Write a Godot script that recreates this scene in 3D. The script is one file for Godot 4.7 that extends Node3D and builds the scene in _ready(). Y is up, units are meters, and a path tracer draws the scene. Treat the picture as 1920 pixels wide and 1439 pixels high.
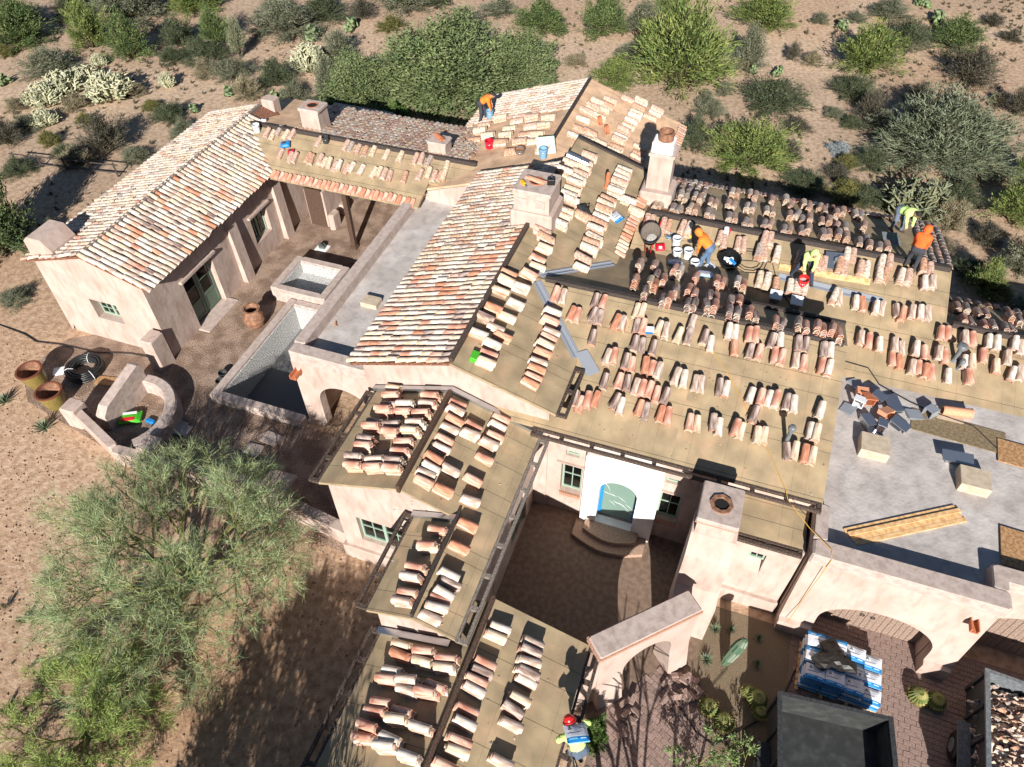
extends Node3D

var M := {}
var NAMES := {}
var rng := RandomNumberGenerator.new()
var PLANES := {}
var tile_meshes := []
var laid_meshes := []
var stack_hold := []

func _ready():
	rng.seed = 7
	setup_view()
	setup_materials()
	setup_planes()
	build_terrain()
	build_main_house()
	build_guest_house()
	build_porch()
	build_garden()
	build_driveway()
	build_plants()
	build_tile_stacks()
	build_roof_things()
	build_people()

# ---------------------------------------------------------------- camera, sky, sun
func setup_view():
	var cam := Camera3D.new()
	cam.name = "camera"
	add_child(cam)
	cam.position = Vector3(0, 21, 0)
	var th := deg_to_rad(19.75)
	var p := deg_to_rad(47.5)
	var fwd := Vector3(-sin(th) * cos(p), -sin(p), -cos(th) * cos(p))
	var right := Vector3(cos(th), 0, -sin(th))
	var up := right.cross(fwd)
	var r := deg_to_rad(-0.5)
	var right2 := right * cos(r) + up * sin(r)
	var up2 := -right * sin(r) + up * cos(r)
	cam.basis = Basis(right2, up2, -fwd)
	cam.fov = 55.06
	cam.near = 0.1
	cam.far = 900.0
	cam.current = true
	var we := WorldEnvironment.new()
	we.name = "world_environment"
	var env := Environment.new()
	env.background_mode = Environment.BG_SKY
	var sky := Sky.new()
	var sm := ProceduralSkyMaterial.new()
	sm.sky_top_color = Color(0.34, 0.46, 0.62)
	sm.sky_horizon_color = Color(0.72, 0.78, 0.84)
	sm.ground_bottom_color = Color(0.45, 0.38, 0.32)
	sm.ground_horizon_color = Color(0.72, 0.72, 0.72)
	sm.sky_curve = 0.12
	sm.sky_energy_multiplier = 0.62
	sky.sky_material = sm
	env.sky = sky
	env.tonemap_mode = Environment.TONE_MAPPER_LINEAR
	env.tonemap_exposure = 1.7
	env.sdfgi_enabled = true
	env.ssao_enabled = true
	env.ssil_enabled = true
	we.environment = env
	add_child(we)
	var sun := DirectionalLight3D.new()
	sun.name = "sun"
	sun.light_color = Color(1.0, 0.975, 0.945)
	sun.light_energy = 1.6
	sun.light_angular_distance = 0.5
	sun.shadow_enabled = true
	var el := deg_to_rad(26.5)
	var d := Vector3(-0.235 * cos(el), -sin(el), -0.972 * cos(el)).normalized()
	add_child(sun)
	sun.look_at_from_position(Vector3(20, 60, 60), Vector3(20, 60, 60) + d, Vector3.UP)

# ---------------------------------------------------------------- naming
func numbered(n: String) -> String:
	var k: int = NAMES.get(n, -1) + 1
	NAMES[n] = k
	return n if k == 0 else "%s_%03d" % [n, k]

func tag(o: Node, label: String, category: String, group := "", kind := ""):
	if label: o.set_meta("label", label)
	if category: o.set_meta("category", category)
	if group: o.set_meta("group", group)
	if kind: o.set_meta("kind", kind)
	return o

func thing(called: String, label: String, category: String, at := Vector3.ZERO, turn := 0.0, group := "") -> Node3D:
	var o := Node3D.new()
	o.name = numbered(called)
	add_child(o)
	o.position = at
	o.rotation.y = turn
	tag(o, label, category, group)
	return o

func obj(called: String, st: SurfaceTool, m: Material, parent: Node = null) -> MeshInstance3D:
	var o := MeshInstance3D.new()
	o.mesh = st.commit()
	o.material_override = m
	if parent:
		o.name = called
		parent.add_child(o, true)
	else:
		o.name = numbered(called)
		add_child(o)
	return o

func inst(called: String, mesh: Mesh, m: Material, parent: Node, xf := Transform3D.IDENTITY) -> MeshInstance3D:
	var o := MeshInstance3D.new()
	o.mesh = mesh
	o.material_override = m
	o.transform = xf
	o.name = called
	parent.add_child(o, true)
	return o

func struct(called: String, st: SurfaceTool, m: Material) -> MeshInstance3D:
	var o := obj(called, st, m)
	o.set_meta("kind", "structure")
	return o

func dup(src: Node3D, label := "", group := "") -> Node3D:
	var c: Node3D = src.duplicate()
	var base: String = src.name
	if base.length() > 4 and base[-4] == "_" and base.right(3).is_valid_int(): base = base.left(-4)
	c.name = numbered(base)
	add_child(c)
	if label: c.set_meta("label", label)
	if group: c.set_meta("group", group)
	return c

# ---------------------------------------------------------------- mesh helpers
func mb() -> SurfaceTool:
	var st := SurfaceTool.new()
	st.begin(Mesh.PRIMITIVE_TRIANGLES)
	return st

func tri(st: SurfaceTool, a: Vector3, b: Vector3, c: Vector3):
	var n := (c - a).cross(b - a).normalized()
	for v in [a, b, c]:
		st.set_normal(n)
		st.add_vertex(v)

# three [position, normal] corners, wound so that the face looks the way its normals do
func wound(st: SurfaceTool, a: Array, b: Array, c: Array):
	var g: Vector3 = (c[0] - a[0]).cross(b[0] - a[0])
	for v in ([a, b, c] if g.dot(a[1] + b[1] + c[1]) >= 0.0 else [a, c, b]):
		st.set_normal(v[1])
		st.add_vertex(v[0])

func quad(st: SurfaceTool, a: Vector3, b: Vector3, c: Vector3, d: Vector3):
	tri(st, a, b, c)
	tri(st, a, c, d)

func box(st: SurfaceTool, lo: Vector3, hi: Vector3, xf := Transform3D.IDENTITY):
	var p := []
	for i in 8:
		p.append(xf * Vector3(hi.x if i & 1 else lo.x, hi.y if i & 2 else lo.y, hi.z if i & 4 else lo.z))
	quad(st, p[2], p[3], p[1], p[0])
	quad(st, p[5], p[7], p[6], p[4])
	quad(st, p[6], p[7], p[3], p[2])
	quad(st, p[0], p[1], p[5], p[4])
	quad(st, p[4], p[6], p[2], p[0])
	quad(st, p[1], p[3], p[7], p[5])

# box with chamfered vertical-and-top edges
func cbox(st: SurfaceTool, lo: Vector3, hi: Vector3, c: float, xf := Transform3D.IDENTITY):
	var r := [Vector2(lo.x, lo.z), Vector2(hi.x, lo.z), Vector2(hi.x, hi.z), Vector2(lo.x, hi.z)]
	var ring := func(i: float) -> Array:
		return [Vector2(lo.x + c, lo.z + i), Vector2(hi.x - c, lo.z + i), Vector2(hi.x - i, lo.z + c), Vector2(hi.x - i, hi.z - c), Vector2(hi.x - c, hi.z - i), Vector2(lo.x + c, hi.z - i), Vector2(lo.x + i, hi.z - c), Vector2(lo.x + i, lo.z + c)]
	var a: Array = ring.call(0.0)
	var b := []
	var mid := Vector2((lo.x + hi.x) / 2, (lo.z + hi.z) / 2)
	for q in a: b.append(q + (mid - q).normalized() * c * 1.2)
	for i in 8:
		var j := (i + 1) % 8
		quad(st, xf * Vector3(a[j].x, lo.y, a[j].y), xf * Vector3(a[i].x, lo.y, a[i].y), xf * Vector3(a[i].x, hi.y - c, a[i].y), xf * Vector3(a[j].x, hi.y - c, a[j].y))
		quad(st, xf * Vector3(a[j].x, hi.y - c, a[j].y), xf * Vector3(a[i].x, hi.y - c, a[i].y), xf * Vector3(b[i].x, hi.y, b[i].y), xf * Vector3(b[j].x, hi.y, b[j].y))
		tri(st, xf * Vector3(mid.x, hi.y, mid.y), xf * Vector3(b[j].x, hi.y, b[j].y), xf * Vector3(b[i].x, hi.y, b[i].y))
		tri(st, xf * Vector3(mid.x, lo.y, mid.y), xf * Vector3(a[i].x, lo.y, a[i].y), xf * Vector3(a[j].x, lo.y, a[j].y))

# polygon in local xy, extruded from z0 to z1
func prism(st: SurfaceTool, poly: Array, z0: float, z1: float, xf := Transform3D.IDENTITY):
	var pk := PackedVector2Array(poly)
	if not Geometry2D.is_polygon_clockwise(pk): pk.reverse()
	var ix := Geometry2D.triangulate_polygon(pk)
	for i in range(0, ix.size(), 3):
		var a := pk[ix[i]]
		var b := pk[ix[i + 1]]
		var c := pk[ix[i + 2]]
		tri(st, xf * Vector3(a.x, a.y, z1), xf * Vector3(b.x, b.y, z1), xf * Vector3(c.x, c.y, z1))
		tri(st, xf * Vector3(c.x, c.y, z0), xf * Vector3(b.x, b.y, z0), xf * Vector3(a.x, a.y, z0))
	for i in pk.size():
		var a := pk[i]
		var b := pk[(i + 1) % pk.size()]
		quad(st, xf * Vector3(a.x, a.y, z0), xf * Vector3(a.x, a.y, z1), xf * Vector3(b.x, b.y, z1), xf * Vector3(b.x, b.y, z0))

# polygon in (z, y), extruded along x
func prism_x(st: SurfaceTool, poly: Array, x0: float, x1: float):
	var q := []
	for p in poly: q.append(Vector2(-p.x, p.y))
	prism(st, q, x0, x1, Transform3D(Basis(Vector3(0, 0, -1), Vector3(0, 1, 0), Vector3(1, 0, 0)), Vector3.ZERO))

# slab through four top corners
func slab(st: SurfaceTool, a: Vector3, b: Vector3, c: Vector3, d: Vector3, t: float):
	var n := (c - a).cross(b - a).normalized()
	if n.y < 0:
		var s := b
		b = d
		d = s
		n = -n
	var o := -Vector3(0, t, 0)
	quad(st, a, b, c, d)
	quad(st, d + o, c + o, b + o, a + o)
	var r := [a, b, c, d]
	for i in 4:
		var p: Vector3 = r[i]
		var q: Vector3 = r[(i + 1) % 4]
		quad(st, q, p, p + o, q + o)

func tube(st: SurfaceTool, pts: Array, radii: Array, sides := 6, caps := true):
	var rings := []
	var ref := Vector3.UP
	for i in pts.size():
		var d: Vector3 = (pts[mini(i + 1, pts.size() - 1)] - pts[maxi(i - 1, 0)]).normalized()
		if absf(d.dot(ref)) > 0.95: ref = Vector3.RIGHT
		var u := d.cross(ref).normalized()
		var w := d.cross(u).normalized()
		var ring := []
		var r: float = radii[mini(i, radii.size() - 1)]
		for k in sides:
			var an := TAU * k / sides
			ring.append([pts[i] + (u * cos(an) + w * sin(an)) * r, u * cos(an) + w * sin(an)])
		rings.append(ring)
	for i in rings.size() - 1:
		for k in sides:
			var j := (k + 1) % sides
			var vs := [rings[i][k], rings[i + 1][k], rings[i + 1][j], rings[i][k], rings[i + 1][j], rings[i][j]]
			wound(st, vs[0], vs[1], vs[2])
			wound(st, vs[3], vs[4], vs[5])
	if caps:
		for e in [0, rings.size() - 1]:
			for k in range(1, sides - 1):
				tri(st, rings[e][0][0], rings[e][k][0], rings[e][k + 1][0])

# profile of (radius, y)
func lathe(st: SurfaceTool, prof: Array, sides: int, xf := Transform3D.IDENTITY):
	for i in prof.size() - 1:
		var p: Vector2 = prof[i]
		var q: Vector2 = prof[i + 1]
		var nn := Vector2(q.y - p.y, p.x - q.x).normalized()
		for k in sides:
			var a := TAU * k / sides
			var b := TAU * (k + 1) / sides
			var ca := Vector3(cos(a), 0, sin(a))
			var cb := Vector3(cos(b), 0, sin(b))
			var vs := [[ca * p.x + Vector3.UP * p.y, ca], [ca * q.x + Vector3.UP * q.y, ca], [cb * q.x + Vector3.UP * q.y, cb], [ca * p.x + Vector3.UP * p.y, ca], [cb * q.x + Vector3.UP * q.y, cb], [cb * p.x + Vector3.UP * p.y, cb]]
			for v in vs:
				v[1] = (xf.basis * (v[1] * nn.x + Vector3.UP * nn.y)).normalized()
				v[0] = xf * v[0]
			wound(st, vs[0], vs[1], vs[2])
			wound(st, vs[3], vs[4], vs[5])

# ---------------------------------------------------------------- materials
func noise_tex(sd: int, freq: float, cols: Array, offs: Array, size := 512, oct := 5, type := FastNoiseLite.TYPE_SIMPLEX_SMOOTH) -> NoiseTexture2D:
	var n := FastNoiseLite.new()
	n.seed = sd
	n.frequency = freq
	n.fractal_octaves = oct
	n.noise_type = type
	var t := NoiseTexture2D.new()
	t.width = size
	t.height = size
	t.seamless = true
	t.noise = n
	var g := Gradient.new()
	g.offsets = PackedFloat32Array(offs)
	g.colors = PackedColorArray(cols)
	t.color_ramp = g
	return t

func bump_tex(sd: int, freq: float, strength: float, size := 512, type := FastNoiseLite.TYPE_SIMPLEX_SMOOTH) -> NoiseTexture2D:
	var n := FastNoiseLite.new()
	n.seed = sd
	n.frequency = freq
	n.noise_type = type
	n.fractal_octaves = 4
	var t := NoiseTexture2D.new()
	t.width = size
	t.height = size
	t.seamless = true
	t.noise = n
	t.as_normal_map = true
	t.bump_strength = strength
	return t

func plain(c: Color, rough := 0.9, metal := 0.0) -> StandardMaterial3D:
	var m := StandardMaterial3D.new()
	m.albedo_color = c
	m.roughness = rough
	m.metallic = metal
	return m

func tri_mat(tex: Texture2D, scale: float, rough := 0.9, world := true, nrm: Texture2D = null, ns := 1.0) -> StandardMaterial3D:
	var m := StandardMaterial3D.new()
	m.albedo_texture = tex
	m.roughness = rough
	m.uv1_triplanar = true
	m.uv1_world_triplanar = world
	m.uv1_scale = Vector3.ONE * scale
	m.uv1_triplanar_sharpness = 6.0
	if nrm:
		m.normal_enabled = true
		m.normal_texture = nrm
		m.normal_scale = ns
	return m

func detail(m: StandardMaterial3D, tex: Texture2D, scale: float):
	m.detail_enabled = true
	m.detail_albedo = tex
	m.detail_blend_mode = BaseMaterial3D.BLEND_MODE_MUL
	m.detail_uv_layer = BaseMaterial3D.DETAIL_UV_2
	m.uv2_triplanar = true
	m.uv2_world_triplanar = true
	m.uv2_scale = Vector3.ONE * scale

func paper_image(base: Color, sd: int) -> ImageTexture:
	var s := 1024
	var im := Image.create(s, s, false, Image.FORMAT_RGB8)
	var n := FastNoiseLite.new()
	n.seed = sd
	n.frequency = 0.006
	n.fractal_octaves = 4
	var n2 := FastNoiseLite.new()
	n2.seed = sd + 9
	n2.frequency = 0.25
	for y in s:
		for x in s:
			var k := 1.0 + 0.17 * n.get_noise_2d(x, y) + 0.05 * n2.get_noise_2d(x, y)
			var dust := clampf(n.get_noise_2d(y * 0.7 + 300.0, x * 0.7) * 2.6 - 0.25, 0.0, 1.0) * 0.42
			im.set_pixel(x, y, Color(base.r * k, base.g * k, base.b * k).lerp(Color(0.72, 0.59, 0.47) * k, dust))
	# lap seams and chalk lines of the felt: one sheet is 6 m across
	for i in 7:
		var c := int((i + 0.5 + 0.3 * sin(i * 2.7)) * s / 7.0)
		for x in s:
			var w := c + int(2.5 * n.get_noise_2d(x * 2.0, i * 40))
			var k := 0.66 + 0.12 * n2.get_noise_2d(x * 0.05, i)
			for o in 3:
				im.set_pixel(x, (w + o) % s, im.get_pixel(x, (w + o) % s) * k)
				if o < 2: im.set_pixel((w + o) % s, x, im.get_pixel((w + o) % s, x) * (k + 0.2))
	for i in 260:
		var x := int(absf(n2.get_noise_2d(i * 91.7, 3)) * 3000) % s
		var y := int(absf(n2.get_noise_2d(i * 37.1, 77)) * 3000) % s
		im.fill_rect(Rect2i(x, y, 1 + i % 3, 1 + i % 2), base * 0.62)
	return ImageTexture.create_from_image(im)

func setup_materials():
	var stn := bump_tex(4, 0.03, 3.0)
	var st := noise_tex(11, 0.006, [Color8(174, 154, 143), Color8(184, 165, 154), Color8(191, 173, 163)], [0.15, 0.5, 0.9])
	M.stucco = tri_mat(st, 0.22, 0.93, true, stn, 0.25)
	detail(M.stucco, noise_tex(14, 0.012, [Color(0.93, 0.92, 0.91), Color(0.985, 0.98, 0.975), Color.WHITE], [0.2, 0.42, 0.62]), 0.3)
	M.stucco.uv2_scale = Vector3(0.5, 0.16, 0.5)
	M.stucco_white = tri_mat(noise_tex(12, 0.008, [Color8(232, 228, 222), Color8(244, 241, 237)], [0.2, 0.8]), 0.3, 0.9, true, stn, 0.2)
	M.cap = tri_mat(noise_tex(13, 0.012, [Color8(160, 144, 135), Color8(178, 162, 153), Color8(188, 173, 164)], [0.15, 0.5, 0.85]), 0.5, 0.93, true, stn, 0.3)
	M.paper = tri_mat(paper_image(Color8(157, 139, 110), 3), 1.0 / 6.0, 0.92)
	M.paper2 = tri_mat(paper_image(Color8(206, 172, 140), 8), 1.0 / 6.0, 0.92)
	M.flat_roof = tri_mat(noise_tex(15, 0.008, [Color8(172, 164, 159), Color8(184, 177, 172), Color8(194, 188, 184)], [0.2, 0.55, 0.85]), 0.16, 0.92, true, bump_tex(5, 0.08, 2.0), 0.25)
	detail(M.flat_roof, noise_tex(16, 0.02, [Color(0.92, 0.92, 0.925), Color(0.97, 0.97, 0.97), Color.WHITE], [0.25, 0.42, 0.65], 512, 6), 0.2)
	M.pan = tri_mat(noise_tex(17, 0.02, [Color8(96, 62, 46), Color8(142, 98, 76)], [0.3, 0.7]), 1.0, 0.95)
	M.wood_dark = tri_mat(noise_tex(18, 0.02, [Color8(52, 42, 36), Color8(80, 66, 57), Color8(108, 92, 80)], [0.2, 0.55, 0.9]), 1.4, 0.85, false)
	M.wood_post = tri_mat(noise_tex(19, 0.02, [Color8(66, 48, 38), Color8(92, 70, 56)], [0.3, 0.7]), 1.4, 0.8, false)
	M.wood_grey = tri_mat(noise_tex(20, 0.02, [Color8(104, 95, 88), Color8(140, 130, 121)], [0.3, 0.7]), 1.5, 0.85, false)
	M.ridge = tri_mat(noise_tex(21, 0.02, [Color8(50, 43, 40), Color8(74, 66, 62)], [0.3, 0.7]), 1.5, 0.7, false)
	M.lumber = tri_mat(noise_tex(22, 0.012, [Color8(196, 150, 98), Color8(216, 176, 124), Color8(226, 192, 146)], [0.2, 0.5, 0.8]), 0.8, 0.8, false)
	M.plywood = tri_mat(noise_tex(23, 0.02, [Color8(150, 112, 74), Color8(182, 144, 104)], [0.3, 0.7]), 0.8, 0.85, false)
	M.felt_dark = tri_mat(noise_tex(24, 0.02, [Color8(112, 98, 74), Color8(136, 120, 92)], [0.3, 0.7]), 0.8, 0.9, false)
	M.cedar = tri_mat(noise_tex(25, 0.02, [Color8(126, 106, 94), Color8(152, 132, 118)], [0.3, 0.7]), 1.2, 0.8, false)
	M.flashing = plain(Color8(150, 156, 165), 0.45, 0.2)
	M.silver = plain(Color8(190, 194, 200), 0.28, 0.9)
	M.steel_dark = tri_mat(noise_tex(26, 0.02, [Color8(44, 46, 48), Color8(60, 62, 64)], [0.3, 0.7]), 1.0, 0.55, false)
	M.steel_grey = tri_mat(noise_tex(27, 0.03, [Color8(92, 97, 100), Color8(112, 117, 120)], [0.3, 0.7]), 0.5, 0.5, false)
	M.liner = tri_mat(noise_tex(28, 0.012, [Color8(46, 48, 48), Color8(54, 56, 55), Color8(66, 68, 66)], [0.3, 0.6, 0.9]), 0.4, 0.6, false)
	M.green_paint = plain(Color8(146, 168, 150), 0.6)
	M.green_dark = plain(Color8(92, 110, 96), 0.6)
	M.step = tri_mat(noise_tex(62, 0.03, [Color8(150, 122, 104), Color8(180, 152, 132)], [0.3, 0.7]), 1.0, 0.9)
	var gl := plain(Color(0.05, 0.06, 0.06, 1), 0.08)
	M.glass = gl
	M.void = plain(Color8(24, 21, 19), 1.0)
	M.terracotta = tri_mat(noise_tex(29, 0.03, [Color8(168, 96, 62), Color8(196, 124, 88)], [0.3, 0.7]), 1.5, 0.85, false)
	M.terra_light = tri_mat(noise_tex(30, 0.03, [Color8(206, 142, 108), Color8(222, 164, 130)], [0.3, 0.7]), 1.5, 0.85, false)
	M.brick_edge = tri_mat(noise_tex(31, 0.05, [Color8(150, 100, 78), Color8(180, 136, 112), Color8(196, 170, 152)], [0.2, 0.5, 0.8]), 1.5, 0.9)
	M.pot_yellow = tri_mat(noise_tex(32, 0.02, [Color8(112, 98, 50), Color8(138, 122, 70)], [0.3, 0.7]), 1.2, 0.35, false)
	M.pot_rim = plain(Color8(112, 66, 48), 0.5)
	M.pot_brown = tri_mat(noise_tex(33, 0.01, [Color8(118, 84, 64), Color8(156, 114, 88)], [0.3, 0.7]), 1.0, 0.75, false)
	M.hose_black = plain(Color8(34, 35, 36), 0.45)
	M.rope = plain(Color8(196, 150, 60), 0.8)
	M.cord = plain(Color8(30, 30, 32), 0.6)
	M.white_plastic = plain(Color8(214, 218, 222), 0.45)
	M.white_cloth = plain(Color8(226, 228, 230), 0.7)
	M.blue_plastic = plain(Color8(120, 160, 190), 0.5)
	M.blue = plain(Color8(22, 120, 186), 0.5)
	M.tape_blue = plain(Color8(24, 124, 200), 0.6)
	M.red = plain(Color8(206, 34, 36), 0.5)
	M.crimson = plain(Color8(190, 20, 46), 0.5)
	M.orange_plastic = plain(Color8(232, 130, 30), 0.5)
	M.lime_plastic = plain(Color8(70, 170, 40), 0.55)
	M.black_plastic = plain(Color8(26, 26, 27), 0.38)
	M.tarp = plain(Color8(30, 26, 22), 0.5)
	M.yellow = plain(Color8(222, 170, 30), 0.5)
	M.paper_grey = plain(Color8(198, 200, 204), 0.75)
	M.cement = tri_mat(noise_tex(34, 0.03, [Color8(150, 146, 140), Color8(176, 172, 166)], [0.3, 0.7]), 1.0, 0.95, false)
	M.mortar_dark = tri_mat(noise_tex(35, 0.03, [Color8(92, 84, 76), Color8(116, 106, 96)], [0.3, 0.7]), 1.2, 0.95)
	M.curb_box = tri_mat(noise_tex(36, 0.01, [Color8(176, 160, 138), Color8(190, 175, 154)], [0.3, 0.7]), 0.8, 0.9, false)
	M.plastic_film = plain(Color(0.7, 0.85, 0.8, 0.16), 0.15)
	M.plastic_film.transparency = BaseMaterial3D.TRANSPARENCY_ALPHA
	M.pool = tri_mat(noise_tex(37, 0.05, [Color8(150, 150, 148), Color8(200, 200, 198), Color8(226, 226, 224)], [0.2, 0.5, 0.8], 512, 3), 0.7, 0.9, true, bump_tex(6, 0.04, 12.0), 1.6)
	M.pool_dark = tri_mat(noise_tex(38, 0.05, [Color8(92, 93, 94), Color8(126, 127, 127)], [0.3, 0.7]), 0.9, 0.9, true, bump_tex(6, 0.08, 8.0), 1.0)
	# earth
	M.earth = tri_mat(noise_tex(40, 0.02, [Color8(170, 145, 121), Color8(193, 168, 143), Color8(207, 185, 162)], [0.2, 0.5, 0.8], 1024, 6), 0.14, 0.97, true, bump_tex(41, 0.05, 5.0, 1024), 0.35)
	M.earth.vertex_color_use_as_albedo = true
	detail(M.earth, noise_tex(42, 0.08, [Color(0.8, 0.77, 0.74), Color(0.97, 0.965, 0.96), Color.WHITE], [0.2, 0.4, 0.7], 1024, 4), 0.35)
	M.dg = tri_mat(noise_tex(43, 0.06, [Color8(136, 114, 98), Color8(162, 139, 122), Color8(182, 160, 142)], [0.25, 0.5, 0.8], 512, 5), 0.5, 0.97, true, bump_tex(44, 0.06, 7.0), 0.9)
	detail(M.dg, noise_tex(45, 0.02, [Color(0.8, 0.78, 0.76), Color.WHITE], [0.3, 0.7]), 0.1)
	M.court = tri_mat(noise_tex(46, 0.06, [Color8(114, 94, 80), Color8(124, 104, 89), Color8(132, 112, 97)], [0.25, 0.5, 0.75], 512, 6), 0.14, 0.97, true, bump_tex(44, 0.06, 4.0), 0.15)
	M.gravel = tri_mat(noise_tex(47, 0.14, [Color8(84, 72, 58), Color8(134, 116, 92), Color8(166, 150, 126)], [0.25, 0.5, 0.78], 512, 3), 0.6, 0.97, true, bump_tex(48, 0.12, 8.0), 1.0)
	M.joint = tri_mat(noise_tex(49, 0.06, [Color8(122, 104, 94), Color8(144, 124, 112)], [0.3, 0.7]), 0.8, 0.97)
	M.paver = []
	for c in [[156, 130, 119], [148, 124, 114], [164, 138, 127], [142, 120, 110]]:
		var b := Color8(c[0], c[1], c[2])
		M.paver.append(tri_mat(noise_tex(50 + c[0], 0.05, [b.darkened(0.16), b.lightened(0.06)], [0.3, 0.7], 256), 1.5, 0.92))
	# roof tiles
	M.tile = {}
	var tones := {
		"w": [[172, 146, 130], [204, 190, 176], [220, 212, 200]], "c": [[186, 154, 126], [206, 186, 160], [218, 204, 182]],
		"p": [[174, 118, 98], [198, 146, 124], [216, 178, 158]], "o": [[172, 110, 82], [192, 134, 106], [206, 164, 138]], "g": [[112, 92, 84], [146, 124, 114], [186, 170, 160]]}
	for k in tones:
		var a := []
		for v in 2:
			var q: Array = tones[k]
			a.append(tri_mat(noise_tex(70 + v * 17 + k.unicode_at(0), 0.012, [Color8(q[0][0], q[0][1], q[0][2]), Color8(q[1][0], q[1][1], q[1][2]), Color8(q[2][0], q[2][1], q[2][2])], [0.2, 0.5, 0.8], 256, 3), 1.3, 0.9, false))
			a[v].uv1_scale = Vector3(2.0, 2.0, 0.6)
			a[v].uv1_offset = Vector3(v * 0.37, v * 0.61, v * 0.13)
		M.tile[k] = a
	M.tile_tint = tri_mat(noise_tex(99, 0.03, [Color(0.76, 0.71, 0.67), Color(0.92, 0.9, 0.88), Color.WHITE], [0.22, 0.48, 0.75], 512, 3), 0.6, 0.9, true)
	M.tile_tint.vertex_color_use_as_albedo = true
	M.leaf = plain(Color.WHITE, 0.75)
	M.leaf.vertex_color_use_as_albedo = true
	M.leaf.backlight_enabled = true
	M.leaf.backlight = Color(0.12, 0.15, 0.06)
	M.twig = plain(Color8(92, 84, 60), 0.85)
	M.bark_green = tri_mat(noise_tex(60, 0.04, [Color8(96, 100, 52), Color8(136, 138, 78)], [0.3, 0.7], 256), 2.0, 0.8, false)
	M.bark = tri_mat(noise_tex(61, 0.04, [Color8(62, 50, 40), Color8(90, 76, 62)], [0.3, 0.7], 256), 2.0, 0.9, false)
	M.cactus = plain(Color.WHITE, 0.7)
	M.cactus.vertex_color_use_as_albedo = true
	M.person = plain(Color.WHITE, 0.85)
	M.person.vertex_color_use_as_albedo = true
	M.person.normal_enabled = true
	M.person.normal_texture = bump_tex(63, 0.03, 10.0, 256)
	M.person.normal_scale = 0.9
	M.person.uv1_triplanar = true
	M.person.uv1_scale = Vector3.ONE * 2.2

func setup_planes():
	PLANES = {"R3L": ["x", -3.35, 3.72, 0.35], "R3R": ["x", -3.35, 3.72, -0.35], "R2L": ["x", -4.95, 4.23, 0.35], "R1L": ["x", -6.58, 4.8, 0.35], "R1R": ["x", -6.58, 4.8, -0.35],
		"HR": ["x", -6.55, 6.05, -0.317], "HL": ["x", -6.55, 6.05, 0.33], "EF": ["z", -17.78, 5.75, -0.287], "EB": ["z", -17.78, 5.75, 0.287], "WF": ["z", -23.45, 5.1, -0.322], "WB": ["z", -23.45, 5.1, 0.22],
		"FB": ["z", -21.4, 4.44, 0.3], "PL": ["x", -7.75, 5.4, 0.33], "PR": ["x", -7.75, 5.4, -0.33], "KF": ["z", -25.35, 4.5, -0.375], "KB": ["z", -25.35, 4.5, 0.17], "CR": ["x", -22.0, 4.55, -0.345], "CL": ["x", -22.0, 4.55, 0.3]}

func py(pl: String, x: float, z: float) -> float:
	var p: Array = PLANES[pl]
	return p[2] + p[3] * ((x if p[0] == "x" else z) - p[1])

func on(pl: String, x: float, z: float, up := 0.0) -> Vector3:
	return Vector3(x, py(pl, x, z) + up, z)

# local z runs down the slope, y is the roof's normal
func frame(pl: String) -> Basis:
	var p: Array = PLANES[pl]
	var s: float = p[3]
	var down := Vector3(-signf(s), -absf(s), 0).normalized() if p[0] == "x" else Vector3(0, -absf(s), -signf(s)).normalized()
	var n := Vector3(-s, 1, 0).normalized() if p[0] == "x" else Vector3(0, 1, -s).normalized()
	return Basis(n.cross(down), n, down)

func deck(st: SurfaceTool, pl: String, x0: float, x1: float, z0: float, z1: float, t := 0.09, up := 0.0):
	slab(st, on(pl, x0, z0, up), on(pl, x1, z0, up), on(pl, x1, z1, up), on(pl, x0, z1, up), t)

# ---------------------------------------------------------------- terrain
func inside_yard(x: float, z: float) -> float:
	# 0 in the yard and house, 1 far outside
	var dx := maxf(maxf(-27.0 - x, x - 14.0), 0.0)
	var dz := maxf(maxf(-34.0 - z, z - 8.0), 0.0)
	return clampf(sqrt(dx * dx + dz * dz) / 6.0, 0.0, 1.0)

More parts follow.
